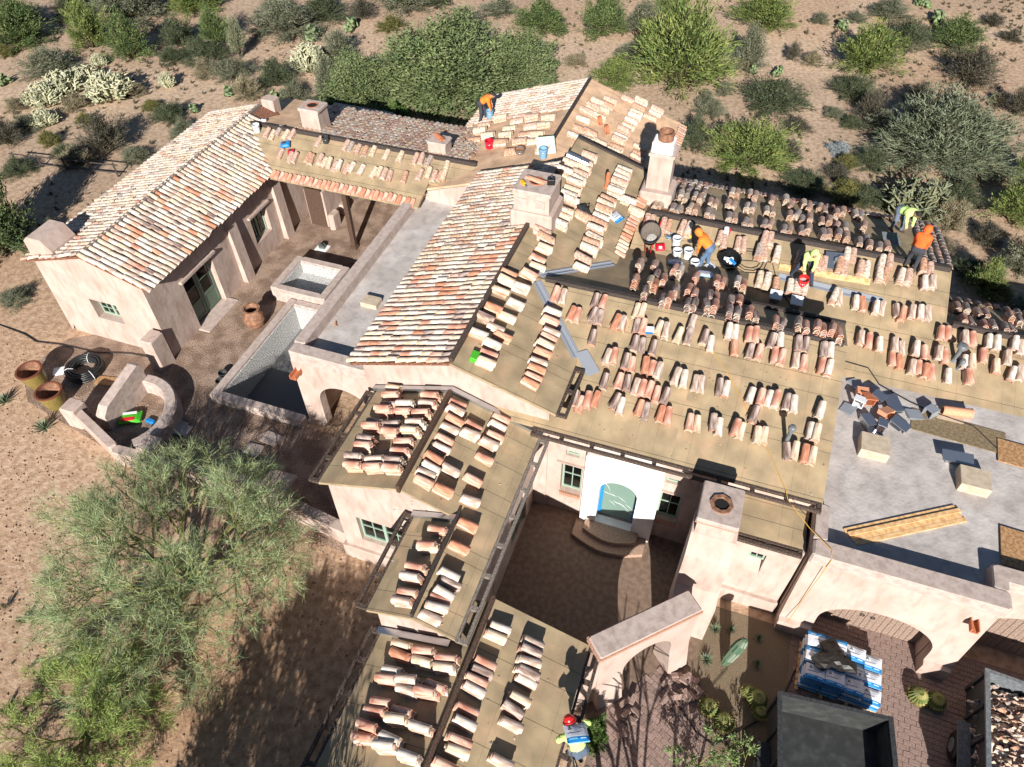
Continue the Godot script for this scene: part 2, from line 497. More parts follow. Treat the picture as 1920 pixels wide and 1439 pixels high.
func build_terrain():
	var n := FastNoiseLite.new()
	n.seed = 21
	n.frequency = 0.05
	n.fractal_octaves = 4
	var n2 := FastNoiseLite.new()
	n2.seed = 5
	n2.frequency = 0.035
	n2.fractal_octaves = 3
	var st := mb()
	var xs := []
	var zs := []
	var v := -400.0
	while v <= 400.0:
		xs.append(v)
		zs.append(v)
		v += 40.0 if v < -80.0 or v >= 80.0 else 1.25
	var hgt := func(x, z): return inside_yard(x, z) * (0.3 * n.get_noise_2d(x, z) + 0.08 * n.get_noise_2d(x * 5.0, z * 5.0)) - 0.0
	var vid := []
	for z in zs:
		for x in xs:
			var k := 1.0 + 0.2 * n2.get_noise_2d(x, z)
			# a pale sandy wash and trodden paths cross the scrub
			var wash: float = exp(-pow(Vector2((x + 13.0) / 6.5, (z + 47.5) / 3.2).length(), 4.0)) + exp(-pow((z + 47.0 + 0.55 * (x + 10.0) + 5.0 * n2.get_noise_2d(x * 1.4, 9.0)) / 2.6, 2.0)) + exp(-pow((x - 2.2 + 0.18 * (z + 40.0) + 2.0 * n2.get_noise_2d(3.0, z * 2.0)) / 0.9, 2.0)) * float(z < -36.0)
			wash *= inside_yard(x, z)
			var c := Color(0.86 * k, 0.85 * k, 0.84 * k).lerp(Color(1.22, 1.2, 1.18), clampf(wash, 0, 1) * 0.85)
			var red := clampf(n2.get_noise_2d(x * 0.7 + 90.0, z * 0.7) * 1.6, 0.0, 1.0)
			var soil := exp(-(pow((x + 10.5) / 5.5, 2.0) + pow((z + 4.0) / 4.5, 2.0)))
			c = c.lerp(Color(0.74, 0.62, 0.53), soil * 0.8)
			c = c.lerp(Color(c.r * 1.04, c.g * 0.95, c.b * 0.88), red)
			st.set_color(c)
			st.add_vertex(Vector3(x, hgt.call(x, z), z))
	var w := xs.size()
	for j in w - 1:
		for i in w - 1:
			# the pool is dug into the ground
			if xs[i] >= -17.6 and xs[i + 1] <= -12.4 and zs[j] >= -20.1 and zs[j + 1] <= -13.7: continue
			for q in [j * w + i, j * w + i + 1, (j + 1) * w + i + 1, j * w + i, (j + 1) * w + i + 1, (j + 1) * w + i]:
				st.add_index(q)
	st.generate_normals()
	struct("ground", st, M.earth)
	# trodden granite of the walled yard, and the courtyard floor
	var g := mb()
	var flat := Transform3D(Basis(Vector3(1, 0, 0), Vector3(0, 0, -1), Vector3(0, 1, 0)), Vector3.ZERO)
	prism(g, [Vector2(-23.5, 29.5), Vector2(-16.8, 29.5), Vector2(-16.8, 10.1), Vector2(-19.0, 10.3), Vector2(-23.6, 11.2), Vector2(-25.0, 12.4), Vector2(-24.6, 14.5), Vector2(-23.5, 15.2)], -0.1, 0.006, flat)
	prism(g, [Vector2(-16.8, 29.5), Vector2(-12.3, 29.5), Vector2(-12.3, 19.2), Vector2(-16.8, 19.2)], -0.1, 0.006, flat)
	prism(g, [Vector2(-16.8, 13.6), Vector2(-9.0, 13.6), Vector2(-9.0, 9.4), Vector2(-16.8, 10.1)], -0.1, 0.006, flat)
	struct("yard_ground", g, M.dg)
	var cst := mb()
	box(cst, Vector3(-4.3, -0.1, -13.6), Vector3(2.2, 0.006, -7.0))
	struct("courtyard_ground", cst, M.court)

# ---------------------------------------------------------------- wall with openings
func csg(called: String, m: Material, parent: Node) -> CSGCombiner3D:
	var c := CSGCombiner3D.new()
	c.name = called
	parent.add_child(c, true)
	c.set_meta("mat", m)
	c.material_override = m
	return c

func csg_box(c: CSGCombiner3D, lo: Vector3, hi: Vector3, cut := false):
	var b := CSGBox3D.new()
	b.name = "solid"
	b.size = hi - lo
	b.position = (lo + hi) / 2
	b.material = c.get_meta("mat")
	if cut: b.operation = CSGShape3D.OPERATION_SUBTRACTION
	c.add_child(b, true)

# polygon in xy, spanning z0..z1
func csg_poly(c: CSGCombiner3D, poly: Array, z0: float, z1: float, cut := false, xf := Transform3D.IDENTITY):
	var b := CSGPolygon3D.new()
	b.name = "profile"
	var pk := PackedVector2Array(poly)
	if Geometry2D.is_polygon_clockwise(pk): pk.reverse()
	b.polygon = pk
	b.depth = z1 - z0
	b.transform = xf * Transform3D(Basis.IDENTITY, Vector3(0, 0, z1))
	b.material = c.get_meta("mat")
	if cut: b.operation = CSGShape3D.OPERATION_SUBTRACTION
	c.add_child(b, true)

func arch_poly(x0: float, x1: float, y0: float, spring: float, top: float, seg := 14) -> Array:
	var p := [Vector2(x0, y0)]
	for i in seg + 1:
		var a := PI - PI * i / seg
		p.append(Vector2((x0 + x1) / 2 + cos(a) * (x1 - x0) / 2, spring + sin(a) * (top - spring)))
	p.append(Vector2(x1, y0))
	return p

# window whose origin is the opening's centre on its plane, z looks out
func window(parent: Node, xf: Transform3D, w: float, h: float, cols: int, rows: int, m: Material = null, leaves := 1):
	if m == null: m = M.green_paint
	var st := mb()
	var f := 0.06
	box(st, Vector3(-w / 2, -h / 2, -0.05), Vector3(w / 2, -h / 2 + f, 0.03), xf)
	box(st, Vector3(-w / 2, h / 2 - f, -0.05), Vector3(w / 2, h / 2, 0.03), xf)
	for s in [-1, 1]:
		box(st, Vector3(s * (w / 2 - f / 2) - f / 2, -h / 2 + f, -0.05), Vector3(s * (w / 2 - f / 2) + f / 2, h / 2 - f, 0.03), xf)
	if leaves == 2: box(st, Vector3(-0.05, -h / 2 + f, -0.05), Vector3(0.05, h / 2 - f, 0.034), xf)
	var win := obj("window", st, m, parent)
	var mu := mb()
	for i in range(1, cols):
		var x := -w / 2 + w * i / cols
		if leaves == 2 and absf(x) < 0.06: continue
		box(mu, Vector3(x - 0.014, -h / 2 + f, -0.03), Vector3(x + 0.014, h / 2 - f, 0.012), xf)
	for j in range(1, rows):
		var y := -h / 2 + h * j / rows
		box(mu, Vector3(-w / 2 + f, y - 0.014, -0.032), Vector3(w / 2 - f, y + 0.014, 0.010), xf)
	obj("glazing_bars", mu, m, win)
	for i in cols:
		for j in rows:
			var g := mb()
			box(g, Vector3(-w / 2 + w * i / cols + 0.012, -h / 2 + h * j / rows + 0.012, -0.025), Vector3(-w / 2 + w * (i + 1) / cols - 0.012, -h / 2 + h * (j + 1) / rows - 0.012, -0.018), xf)
			obj("pane", g, M.glass, win)
	return win

func facing(dir: Vector3, at: Vector3) -> Transform3D:
	var z := dir.normalized()
	return Transform3D(Basis(Vector3.UP.cross(z), Vector3.UP, z), at)

# two boards with blocks between them, hung along an eave: a and b are the ends of the deck edge, out is the way away from the roof
func eave_frame(parent: Node, a: Vector3, b: Vector3, out: Vector3, m: Material = null, gap := 0.17):
	if m == null: m = M.wood_dark
	var along := (b - a).normalized()
	var L := (b - a).length()
	var xf := Transform3D(Basis(along, along.cross(out).normalized() * (1.0 if along.cross(out).y > 0 else -1.0), out), a)
	var st := mb()
	box(st, Vector3(0, -0.1, 0.012), Vector3(L, 0.0, 0.075), xf)
	var fr := obj("eave_frame", st, m, parent)
	var o2 := mb()
	box(o2, Vector3(0, -0.1, 0.075 + gap), Vector3(L, 0.012, 0.155 + gap), xf)
	obj("board", o2, m, fr)
	var n := int(L / 0.85)
	for i in n + 1:
		var x := clampf(L * i / n, 0.06, L - 0.06)
		var bl := mb()
		box(bl, Vector3(x - 0.06, -0.095, 0.0752), Vector3(x + 0.06, -0.008, 0.0748 + gap), xf)
		obj("block", bl, m, fr)
	return fr

func ridge_board(parent: Node, a: Vector3, b: Vector3, m: Material = null, h := 0.16, w := 0.1):
	if m == null: m = M.ridge
	var d := (b - a).normalized()
	var s := d.cross(Vector3.UP).normalized()
	var xf := Transform3D(Basis(d, s.cross(d), s), a)
	var st := mb()
	cbox(st, Vector3(0, -0.06, -w / 2), Vector3((b - a).length(), h, w / 2), 0.015, xf)
	return obj("ridge_board", st, m, parent)

func strip(parent: Node, called: String, pl: String, a: Vector2, b: Vector2, w: float, m: Material, up := 0.012):
	var d := (b - a).normalized()
	var s := Vector2(-d.y, d.x) * w / 2
	var st := mb()
	for k in 2:
		var o := s * (1.0 - 2.0 * k)
		var e := s * 0.04 * (1.0 - 2.0 * k)
		slab(st, on(pl, a.x + e.x, a.y + e.y, up), on(pl, b.x + e.x, b.y + e.y, up), on(pl, b.x + o.x, b.y + o.y, up + 0.03), on(pl, a.x + o.x, a.y + o.y, up + 0.03), 0.01)
	return obj(called, st, m, parent)

# ---------------------------------------------------------------- curved roof tiles
func make_tile(r0: float, r1: float, L: float, t: float, warp: float, arch := 0.92) -> ArrayMesh:
	var st := mb()
	var seg := 6
	var o := []
	var inn := []
	for e in 2:
		var r := r0 if e == 0 else r1
		var z := -L / 2 if e == 0 else L / 2
		var ro := []
		var ri := []
		for k in seg + 1:
			var a := PI * k / seg
			var ww := 1.0 + warp * sin(k * 2.1 + e)
			ro.append([Vector3(cos(a) * r, sin(a) * r * arch * ww, z), Vector3(cos(a), sin(a) * 1.2, 0).normalized()])
			ri.append(Vector3(cos(a) * (r - t), sin(a) * (r - t) * (arch - 0.02) * ww, z))
		o.append(ro)
		inn.append(ri)
	for k in seg:
		wound(st, o[0][k], o[0][k + 1], o[1][k + 1])
		wound(st, o[0][k], o[1][k + 1], o[1][k])
		quad(st, inn[0][k + 1], inn[0][k], inn[1][k], inn[1][k + 1])
		for e in 2:
			if e == 0: quad(st, o[0][k + 1][0], o[0][k][0], inn[0][k], inn[0][k + 1])
			else: quad(st, o[1][k][0], o[1][k + 1][0], inn[1][k + 1], inn[1][k])
	return st.commit()

func tone_of(wt: String) -> String:
	return wt[rng.randi() % wt.length()]

const TINT := {"w": [0.70, 0.62, 0.54], "c": [0.68, 0.56, 0.43], "p": [0.57, 0.40, 0.32], "o": [0.54, 0.33, 0.23], "g": [0.42, 0.36, 0.33]}

# rows of laid cover tiles on a plane. Up to `single` of them (those nearest the camera) are pieces of their own, the rest one mass
func tile_field(parent: Node3D, pl: String, c0: float, c1: float, s0: float, s1: float, spacing: float, expo: float, tones: String, single: int, skip := 0.0, ragged := 0.0):
	var fr := frame(pl)
	var isx: bool = PLANES[pl][0] == "x"
	var list := []
	var ncol := int(absf(c1 - c0) / spacing)
	for i in ncol + 1:
		var c := lerpf(c0, c1, float(i) / ncol)
		var rows := int(absf(s1 - s0) / expo)
		for j in rows + 1:
			if skip > 0.0 and rng.randf() < skip: continue
			var s := lerpf(s0, s1, float(j) / maxi(rows, 1)) + rng.randf_range(-0.02, 0.02)
			var cc := c + rng.randf_range(-0.02, 0.02) + ragged * rng.randf_range(-1, 1)
			var b := fr
			b = b.rotated(fr.y, rng.randf_range(-0.06, 0.06) - ragged * rng.randf_range(-1, 1) * 2.0)
			b = b.rotated(b.x, 0.085 + rng.randf_range(-0.02, 0.03))
			var lift := 0.035 + (0.035 if rng.randf() < 0.07 else 0.0) + rng.randf_range(0, 0.008)
			var p := on(pl, s if isx else cc, cc if isx else s, lift)
			list.append([Transform3D(b, p), (p - Vector3(0, 21, 0)).length(), tone_of(tones)])
	list.sort_custom(func(a, b): return a[1] < b[1])
	for i in mini(single, list.size()):
		var e: Array = list[i]
		inst("roof_tile", laid_meshes[i % 3], M.tile[e[2]][i % 2], parent, e[0])
	if list.size() > single:
		var mm := MultiMesh.new()
		mm.transform_format = MultiMesh.TRANSFORM_3D
		mm.use_colors = true
		mm.mesh = laid_meshes[0]
		mm.instance_count = list.size() - single
		for i in range(single, list.size()):
			mm.set_instance_transform(i - single, list[i][0])
			var t: Array = TINT[list[i][2]]
			var k := rng.randf_range(0.88, 1.1)
			mm.set_instance_color(i - single, Color(t[0] * k, t[1] * k, t[2] * k))
		var mi := MultiMeshInstance3D.new()
		mi.multimesh = mm
		mi.material_override = M.tile_tint
		mi.name = "roof_tiles"
		mi.set_meta("kind", "stuff")
		parent.add_child(mi, true)

func chimney(parent: Node, lo: Vector3, hi: Vector3, cap_over: float, cap_t: float, flare := 0.0) -> MeshInstance3D:
	var st := mb()
	var mid := (lo + hi) / 2
	var pts := [[lo.y, flare], [hi.y - cap_t, 0.0]]
	var r := []
	for e in pts:
		r.append([Vector3(lo.x - e[1], e[0], lo.z - e[1]), Vector3(hi.x + e[1], e[0], lo.z - e[1]), Vector3(hi.x + e[1], e[0], hi.z + e[1]), Vector3(lo.x - e[1], e[0], hi.z + e[1])])
	for i in 4:
		quad(st, r[0][(i + 1) % 4], r[0][i], r[1][i], r[1][(i + 1) % 4])
	var c := obj("chimney", st, M.stucco, parent)
	var cp := mb()
	cbox(cp, Vector3(lo.x - cap_over, hi.y - cap_t, lo.z - cap_over), Vector3(hi.x + cap_over, hi.y, hi.z + cap_over), 0.03)
	obj("chimney_cap", cp, M.cap, c)
	return c

func flue(parent: Node, at: Vector3, r: float, h: float, m: Material):
	var st := mb()
	lathe(st, [Vector2(r, 0), Vector2(r * 1.02, h), Vector2(r * 0.84, h), Vector2(r * 0.82, 0.01)], 20, Transform3D(Basis.IDENTITY, at))
	var f := obj("flue", st, m, parent)
	var d := mb()
	lathe(d, [Vector2(r * 0.83, 0.012), Vector2(0.001, 0.012)], 20, Transform3D(Basis.IDENTITY, at))
	obj("flue_hole", d, M.void, parent)
	return f

# ---------------------------------------------------------------- main house
func build_main_house():
	tile_meshes = [make_tile(0.092, 0.114, 0.52, 0.016, 0.0), make_tile(0.09, 0.112, 0.51, 0.017, 0.04), make_tile(0.094, 0.117, 0.53, 0.016, -0.04)]
	laid_meshes = [make_tile(0.09, 0.12, 0.405, 0.018, 0.0, 0.7), make_tile(0.088, 0.117, 0.4, 0.019, 0.05, 0.74), make_tile(0.092, 0.123, 0.41, 0.018, -0.05, 0.68)]
	var h := thing("main_house", "sprawling pink stucco house with its clay tile roofs half stripped to tan felt", "house")
	# ---- entry block: courtyard front with windows and doorway
	var w := csg("wall", M.stucco, h)
	csg_box(w, Vector3(-4.0, -0.2, -13.95), Vector3(4.02, 4.28, -13.3))
	csg_box(w, Vector3(-3.16, 1.08, -13.6), Vector3(-2.48, 2.56, -13.2), true)
	csg_box(w, Vector3(-0.05, 1.04, -13.6), Vector3(0.63, 2.5, -13.2), true)
	csg_box(w, Vector3(-3.05, 2.98, -13.5), Vector3(-2.62, 3.22, -13.2), true)
	csg_box(w, Vector3(0.02, 2.98, -13.5), Vector3(0.47, 3.22, -13.2), true)
	csg_poly(w, arch_poly(-1.86, -0.66, 0.3, 2.15, 2.72), -13.85, -13.0, true)
	var fb := mb()
	prism_x(fb, [Vector2(-13.9, -0.2), Vector2(-13.9, 4.5), Vector2(-17.78, 5.64), Vector2(-18.9, 5.3), Vector2(-18.9, -0.2)], -3.98, 4.0)
	prism_x(fb, [Vector2(-18.0, 3.0), Vector2(-18.0, 5.55), Vector2(-21.7, 4.5), Vector2(-21.7, 3.0)], -4.6, 1.0)
	obj("wall", fb, M.stucco, h)
	window(h, facing(Vector3(0, 0, 1), Vector3(-2.82, 1.82, -13.5)), 0.66, 1.46, 2, 2)
	window(h, facing(Vector3(0, 0, 1), Vector3(0.29, 1.77, -13.5)), 0.66, 1.44, 2, 2)
	window(h, facing(Vector3(0, 0, 1), Vector3(-2.835, 3.1, -13.42)), 0.42, 0.23, 2, 1)
	window(h, facing(Vector3(0, 0, 1), Vector3(0.245, 3.1, -13.42)), 0.44, 0.23, 2, 1)
	for wx in [-3.16, -0.05]:
		for i in 9:
			var b := mb()
			cbox(b, Vector3(wx + 0.002 + i * 0.076, 0.94 + (0.0 if wx < -1 else -0.03), -13.33), Vector3(wx + 0.07 + i * 0.076, 1.075 + (0.0 if wx < -1 else -0.04), -13.2 + rng.randf_range(-0.012, 0.012)), 0.008)
			obj("brick", b, M.brick_edge, h)
	for wx in [-3.3, -0.2]:
		var b := mb()
		box(b, Vector3(wx, 2.6 - (0.0 if wx < -1 else 0.05), -13.32), Vector3(wx + 0.95, 2.64 - (0.0 if wx < -1 else 0.05), -13.22))
		obj("lintel_ledge", b, M.stucco, h)
	# white plastered door surround
	var ds := csg("door_surround", M.stucco_white, h)
	var pr := [Vector2(-2.36, -0.1), Vector2(-2.36, 3.62)]
	for i in 9: pr.append(Vector2(-2.3 + 2.2 * i / 8.0, 3.66 + 0.22 * sin(PI * i / 8.0)))
	pr.append(Vector2(-0.04, 3.62))
	pr.append(Vector2(-0.04, -0.1))
	csg_poly(ds, pr, -13.297, -12.98)
	csg_poly(ds, arch_poly(-1.85, -0.67, 0.3, 2.15, 2.7), -13.5, -12.7, true)
	var dr := mb()
	prism(dr, arch_poly(-1.84, -0.68, 0.34, 2.14, 2.68), -13.42, -13.36)
	var door := obj("door", dr, M.green_dark, h)
	var fm := mb()
	for k in 9:
		var cx := rng.randf_range(-1.7, -0.85)
		var cy := rng.randf_range(0.7, 2.2)
		tube(fm, [Vector3(cx - 0.12, cy + 0.08, -13.31), Vector3(cx, cy, -13.305), Vector3(cx + rng.randf_range(0.1, 0.3), cy - rng.randf_range(0.05, 0.3), -13.31)], [0.002, 0.009, 0.002], 4)
	obj("plastic_crease", fm, M.white_cloth, door)
	var fl := mb()
	prism(fl, arch_poly(-1.84, -0.68, 0.34, 2.14, 2.68), -13.345, -13.34)
	obj("plastic_sheet", fl, M.plastic_film, door)
	var tp := mb()
	box(tp, Vector3(-1.85, 0.5, -13.335), Vector3(-1.75, 2.2, -13.28))
	obj("masking_tape", tp, M.tape_blue, door)
	var tp2 := mb()
	box(tp2, Vector3(-0.73, 0.4, -13.335), Vector3(-0.668, 2.2, -13.27))
	obj("masking_tape", tp2, M.tape_blue, door)
	# curved steps at the door
	for k in 2:
		var s := mb()
		var x0: float = [-2.45, -2.15][k]
		var x1: float = [-0.12, -0.42][k]
		var poly := [Vector2(x0, 12.98), Vector2(x0, [12.45, 12.66][k])]
		for i in 11: poly.append(Vector2(lerpf(x0, x1, i / 10.0), [12.4, 12.62][k] - [0.32, 0.24][k] * sin(PI * i / 10.0)))
		poly.append(Vector2(x1, 12.98))
		prism(s, poly, -0.1, [0.17, 0.34][k], Transform3D(Basis(Vector3(1, 0, 0), Vector3(0, 0, -1), Vector3(0, 1, 0)), Vector3.ZERO))
		obj("doorstep", s, M.step, h)
	# ---- rear right wing, far right wing
	var wb := mb()
	prism_x(wb, [Vector2(-18.5, -0.2), Vector2(-18.5, 3.4), Vector2(-23.45, 4.98), Vector2(-27.2, 4.15), Vector2(-27.2, -0.2)], -3.2, 7.3)
	prism_x(wb, [Vector2(-18.45, -0.2), Vector2(-18.45, 3.38), Vector2(-21.4, 4.32), Vector2(-23.6, 3.66), Vector2(-23.6, -0.2)], 7.2, 15.0)
	obj("wall", wb, M.stucco, h)
	# ---- hall and rear pavilion
	var hb := mb()
	prism(hb, [Vector2(-9.62, -0.2), Vector2(-9.62, 4.92), Vector2(-6.55, 5.93), Vector2(-3.62, 5.0), Vector2(-3.62, -0.2)], -24.2, -13.25)
	prism(hb, [Vector2(-6.6, 3.0), Vector2(-6.6, 5.92), Vector2(-3.63, 4.98), Vector2(-3.63, 3.0)], -26.1, -24.1)
	obj("wall", hb, M.stucco, h)
	var pb := mb()
	prism(pb, [Vector2(-12.3, -0.2), Vector2(-12.3, 3.78), Vector2(-7.75, 5.28), Vector2(-3.4, 3.85), Vector2(-3.4, -0.2)], -32.4, -24.0)
	obj("wall", pb, M.stucco, h)
	# ---- front wing of three stepped gables
	var r1 := csg("wall", M.stucco, h)
	csg_poly(r1, [Vector2(-8.95, -0.3), Vector2(-8.95, 3.87), Vector2(-6.58, 4.7), Vector2(-4.05, 3.82), Vector2(-4.05, -0.3)], -13.24, -9.5)
	csg_box(r1, Vector3(-8.33, 1.16, -9.75), Vector3(-6.72, 2.42, -9.4), true)
	csg_box(r1, Vector3(-4.25, 0.1, -12.5), Vector3(-3.9, 1.9, -11.1), true)
	var lg := mb()
	cbox(lg, Vector3(-9.06, -0.3, -13.2), Vector3(-4.9, 0.62, -9.38), 0.03)
	obj("plinth", lg, M.stucco, h)
	window(h, facing(Vector3(0, 0, 1), Vector3(-7.525, 1.79, -9.66)), 1.6, 1.25, 4, 2, null, 2)
	var cd := mb()
	box(cd, Vector3(-4.2, 0.1, -12.49), Vector3(-4.16, 1.89, -11.11))
	var cdo := obj("door", cd, M.green_dark, h)
	for k in 2:
		var pn := mb()
		box(pn, Vector3(-4.16, 0.25, -12.38 + k * 0.68), Vector3(-4.135, 1.75, -11.86 + k * 0.68))
		obj("door_panel", pn, M.green_dark, cdo)
	var r2 := mb()
	prism(r2, [Vector2(-6.0, -0.3), Vector2(-6.0, 3.76), Vector2(-4.95, 4.13), Vector2(-4.06, 3.8), Vector2(-4.06, -0.3)], -9.6, -6.6)
	prism(r2, [Vector2(-5.72, -0.3), Vector2(-5.72, 2.8), Vector2(-3.35, 3.62), Vector2(-1.02, 2.8), Vector2(-1.02, -0.3)], -7.72, 2.0)
	obj("wall", r2, M.stucco, h)
	# ---- left flat-roofed gallery with an arch
	var g := csg("wall", M.stucco, h)
	csg_box(g, Vector3(-12.95, -0.2, -24.0), Vector3(-9.6, 3.25, -13.9))
	csg_box(g, Vector3(-12.6, -0.3, -22.0), Vector3(-9.9, 2.9, -14.25), true)
	csg_poly(g, arch_poly(-12.2, -10.2, -0.3, 1.45, 2.35), -14.5, -13.6, true)
	var pp := mb()
	cbox(pp, Vector3(-12.96, 3.2, -24.2), Vector3(-12.55, 3.72, -14.3), 0.05)
	cbox(pp, Vector3(-12.95, 3.2, -14.32), Vector3(-9.64, 3.7, -13.88), 0.05)
	cbox(pp, Vector3(-12.9, 3.2, -24.5), Vector3(-9.64, 3.6, -24.1), 0.05)
	obj("parapet", pp, M.cap, h)
	var fr := mb()
	box(fr, Vector3(-12.56, 3.2, -24.12), Vector3(-9.63, 3.3, -14.31))
	obj("flat_roof", fr, M.flat_roof, h)
	var sp := mb()
	var k8 := Transform3D(Basis.IDENTITY, Vector3(-12.72, 2.86, -13.9))
	box(sp, Vector3(-0.12, -0.12, 0), Vector3(0.12, -0.09, 0.42), k8)
	box(sp, Vector3(-0.12, -0.09, 0), Vector3(-0.09, 0.06, 0.42), k8)
	box(sp, Vector3(0.09, -0.09, 0), Vector3(0.12, 0.06, 0.42), k8)
	obj("rain_spout", sp, M.terracotta, h)
	# ---- garage with arched doors
	var ga := csg("wall", M.stucco, h)
	csg_box(ga, Vector3(4.06, -0.2, -12.75), Vector3(8.7, 3.6, -11.85))
	csg_box(ga, Vector3(8.6, -0.2, -13.1), Vector3(16.0, 3.6, -12.45))
	csg_poly(ga, [Vector2(11.8, -0.2), Vector2(11.8, 3.6), Vector2(11.72, 3.6), Vector2(11.5, 0.6), Vector2(11.36, 0.55), Vector2(11.36, -0.2)], 4.08, 8.72, false, Transform3D(Basis(Vector3(0, 0, -1), Vector3(0, 1, 0), Vector3(1, 0, 0)), Vector3.ZERO))
	csg_poly(ga, arch_poly(5.0, 8.0, -0.3, 1.1, 2.05, 18), -12.3, -11.0, true)
	csg_poly(ga, arch_poly(8.95, 12.2, -0.3, 1.5, 2.6, 18), -13.0, -11.0, true)
	var gb := mb()
	box(gb, Vector3(4.07, -0.2, -18.9), Vector3(16.0, 3.55, -13.11))
	box(gb, Vector3(4.07, -0.2, -13.1), Vector3(8.55, 3.54, -12.76))
	obj("wall", gb, M.stucco, h)
	var gr := mb()
	box(gr, Vector3(4.05, 3.5, -19.0), Vector3(8.5, 3.602, -11.86))
	box(gr, Vector3(8.5, 3.5, -19.0), Vector3(16.0, 3.602, -12.6))
	obj("flat_roof", gr, M.flat_roof, h)
	var gp := mb()
	cbox(gp, Vector3(4.05, 3.55, -12.1), Vector3(8.78, 3.97, -11.6), 0.05)
	cbox(gp, Vector3(8.38, 3.55, -12.85), Vector3(8.77, 3.965, -12.08), 0.05)
	cbox(gp, Vector3(8.4, 3.55, -12.83), Vector3(16.0, 3.96, -12.4), 0.05)
	cbox(gp, Vector3(4.04, 3.55, -13.3), Vector3(4.4, 3.968, -12.08), 0.05)
	obj("parapet", gp, M.cap, h)
	for a in [[5.0, 8.0, -12.24], [8.95, 12.2, -12.85]]:
		var gd := mb()
		box(gd, Vector3(a[0], -0.1, a[2] - 0.06), Vector3(a[1], 3.0, a[2] - 0.03))
		var gdo := obj("garage_door", gd, M.wood_dark, h)
		var nb := 19
		for i in nb:
			var b := mb()
			var x0: float = lerpf(a[0], a[1], float(i) / nb)
			box(b, Vector3(x0 + 0.006, -0.05, a[2] - 0.03), Vector3(x0 + (a[1] - a[0]) / nb - 0.006, 3.0, a[2] + rng.randf_range(0.0, 0.01)))
			obj("plank", b, M.cedar, gdo)
		for s in [-0.14, 0.14]:
			var rr := mb()
			var ring := []
			for i in 11: ring.append(Vector3((a[0] + a[1]) / 2 - 0.05 + s + 0.055 * cos(TAU * i / 10), 0.75 + 0.055 * sin(TAU * i / 10), a[2] + 0.03))
			tube(rr, ring, [0.011], 5)
			obj("ring_handle", rr, M.black_plastic, gdo)
	var s2 := mb()
	var xf := Transform3D(Basis.IDENTITY, Vector3(8.3, 3.0, -11.83))
	box(s2, Vector3(-0.1, -0.1, 0), Vector3(0.1, -0.07, 0.5), xf)
	box(s2, Vector3(-0.1, -0.07, 0), Vector3(-0.07, 0.06, 0.5), xf)
	box(s2, Vector3(0.07, -0.07, 0), Vector3(0.1, 0.06, 0.5), xf)
	obj("rain_spout", s2, M.terracotta, h)
	# ---- little room between the chimney and the garage
	var lr := csg("wall", M.stucco, h)
	csg_box(lr, Vector3(2.0, -0.2, -13.35), Vector3(4.0, 3.35, -11.95))
	csg_box(lr, Vector3(2.69, 2.36, -12.2), Vector3(3.15, 2.74, -11.8), true)
	csg_poly(lr, [Vector2(12.19, 2.365), Vector2(11.9, 2.365), Vector2(11.9, 1.6)], 2.69, 3.15, true, Transform3D(Basis(Vector3(0, 0, -1), Vector3(0, 1, 0), Vector3(1, 0, 0)), Vector3.ZERO))
	window(h, facing(Vector3(0, 0, 1), Vector3(2.92, 2.55, -12.06)), 0.44, 0.36, 2, 1)
	var lb := mb()
	cbox(lb, Vector3(2.3, -0.2, -12.0), Vector3(4.02, 0.6, -11.82), 0.05)
	obj("plinth", lb, M.stucco, h)
	var ld := mb()
	slab(ld, Vector3(1.95, 3.62, -13.3), Vector3(3.98, 3.62, -13.3), Vector3(3.9, 3.45, -12.0), Vector3(2.02, 3.45, -12.0), 0.08)
	obj("roof_deck", ld, M.paper, h)
	eave_frame(h, Vector3(2.1, 3.45, -12.0), Vector3(3.92, 3.45, -12.0), Vector3(0, 0, 1), null, 0.1)
	# ---- roof decks
	var mk := func(pl, x0, x1, z0, z1, m = null):
		var s := mb()
		deck(s, pl, x0, x1, z0, z1)
		return obj("roof_deck", s, M.paper if m == null else m, h)
	mk.call("EF", -5.5, 4.1, -17.78, -12.98)
	mk.call("EB", -5.5, 4.1, -19.25, -17.78)
	mk.call("EB", -5.2, 1.02, -21.9, -19.25)
	mk.call("WF", -3.25, 7.45, -23.45, -18.8)
	mk.call("WB", -3.25, 7.45, -27.5, -23.45)
	var f1 := mb()
	deck(f1, "WF", 7.45, 15.2, -21.4, -18.8)
	obj("roof_deck", f1, M.paper, h)
	mk.call("FB", 7.47, 15.2, -23.9, -21.4)
	mk.call("HR", -6.55, -3.38, -26.25, -13.04)
	var hl := mb()
	deck(hl, "HL", -9.92, -6.55, -24.3, -13.04)
	var hld := obj("roof_deck", hl, M.pan, h)
	tile_field(hld, "HL", -13.16, -24.2, -9.85, -6.75, 0.235, 0.325, "wwwwwwcccppog", 230)
	mk.call("PL", -12.75, -7.75, -32.7, -24.0, M.paper2)
	mk.call("PR", -7.75, -3.0, -32.7, -24.0, M.paper2)
	mk.call("R1L", -9.2, -6.58, -13.1, -9.42)
	mk.call("R1R", -6.58, -3.84, -13.1, -9.42)
	mk.call("R1R", -4.95, -3.84, -9.42, -6.48)
	mk.call("R2L", -6.22, -4.95, -9.42, -6.48)
	mk.call("R3L", -5.93, -3.35, -6.48, 2.0)
	var r3b := mb()
	deck(r3b, "R3L", -4.06, -3.35, -7.72, -6.48)
	obj("roof_deck", r3b, M.paper, h)
	mk.call("R3R", -3.35, -0.8, -7.85, 2.0)
	# pale stepped edge where the hall meets the front wing
	var fz := mb()
	slab(fz, Vector3(-9.3, 4.02, -13.03), Vector3(-6.58, 4.93, -13.03), Vector3(-6.58, 4.93, -13.18), Vector3(-9.3, 4.02, -13.18), 0.12)
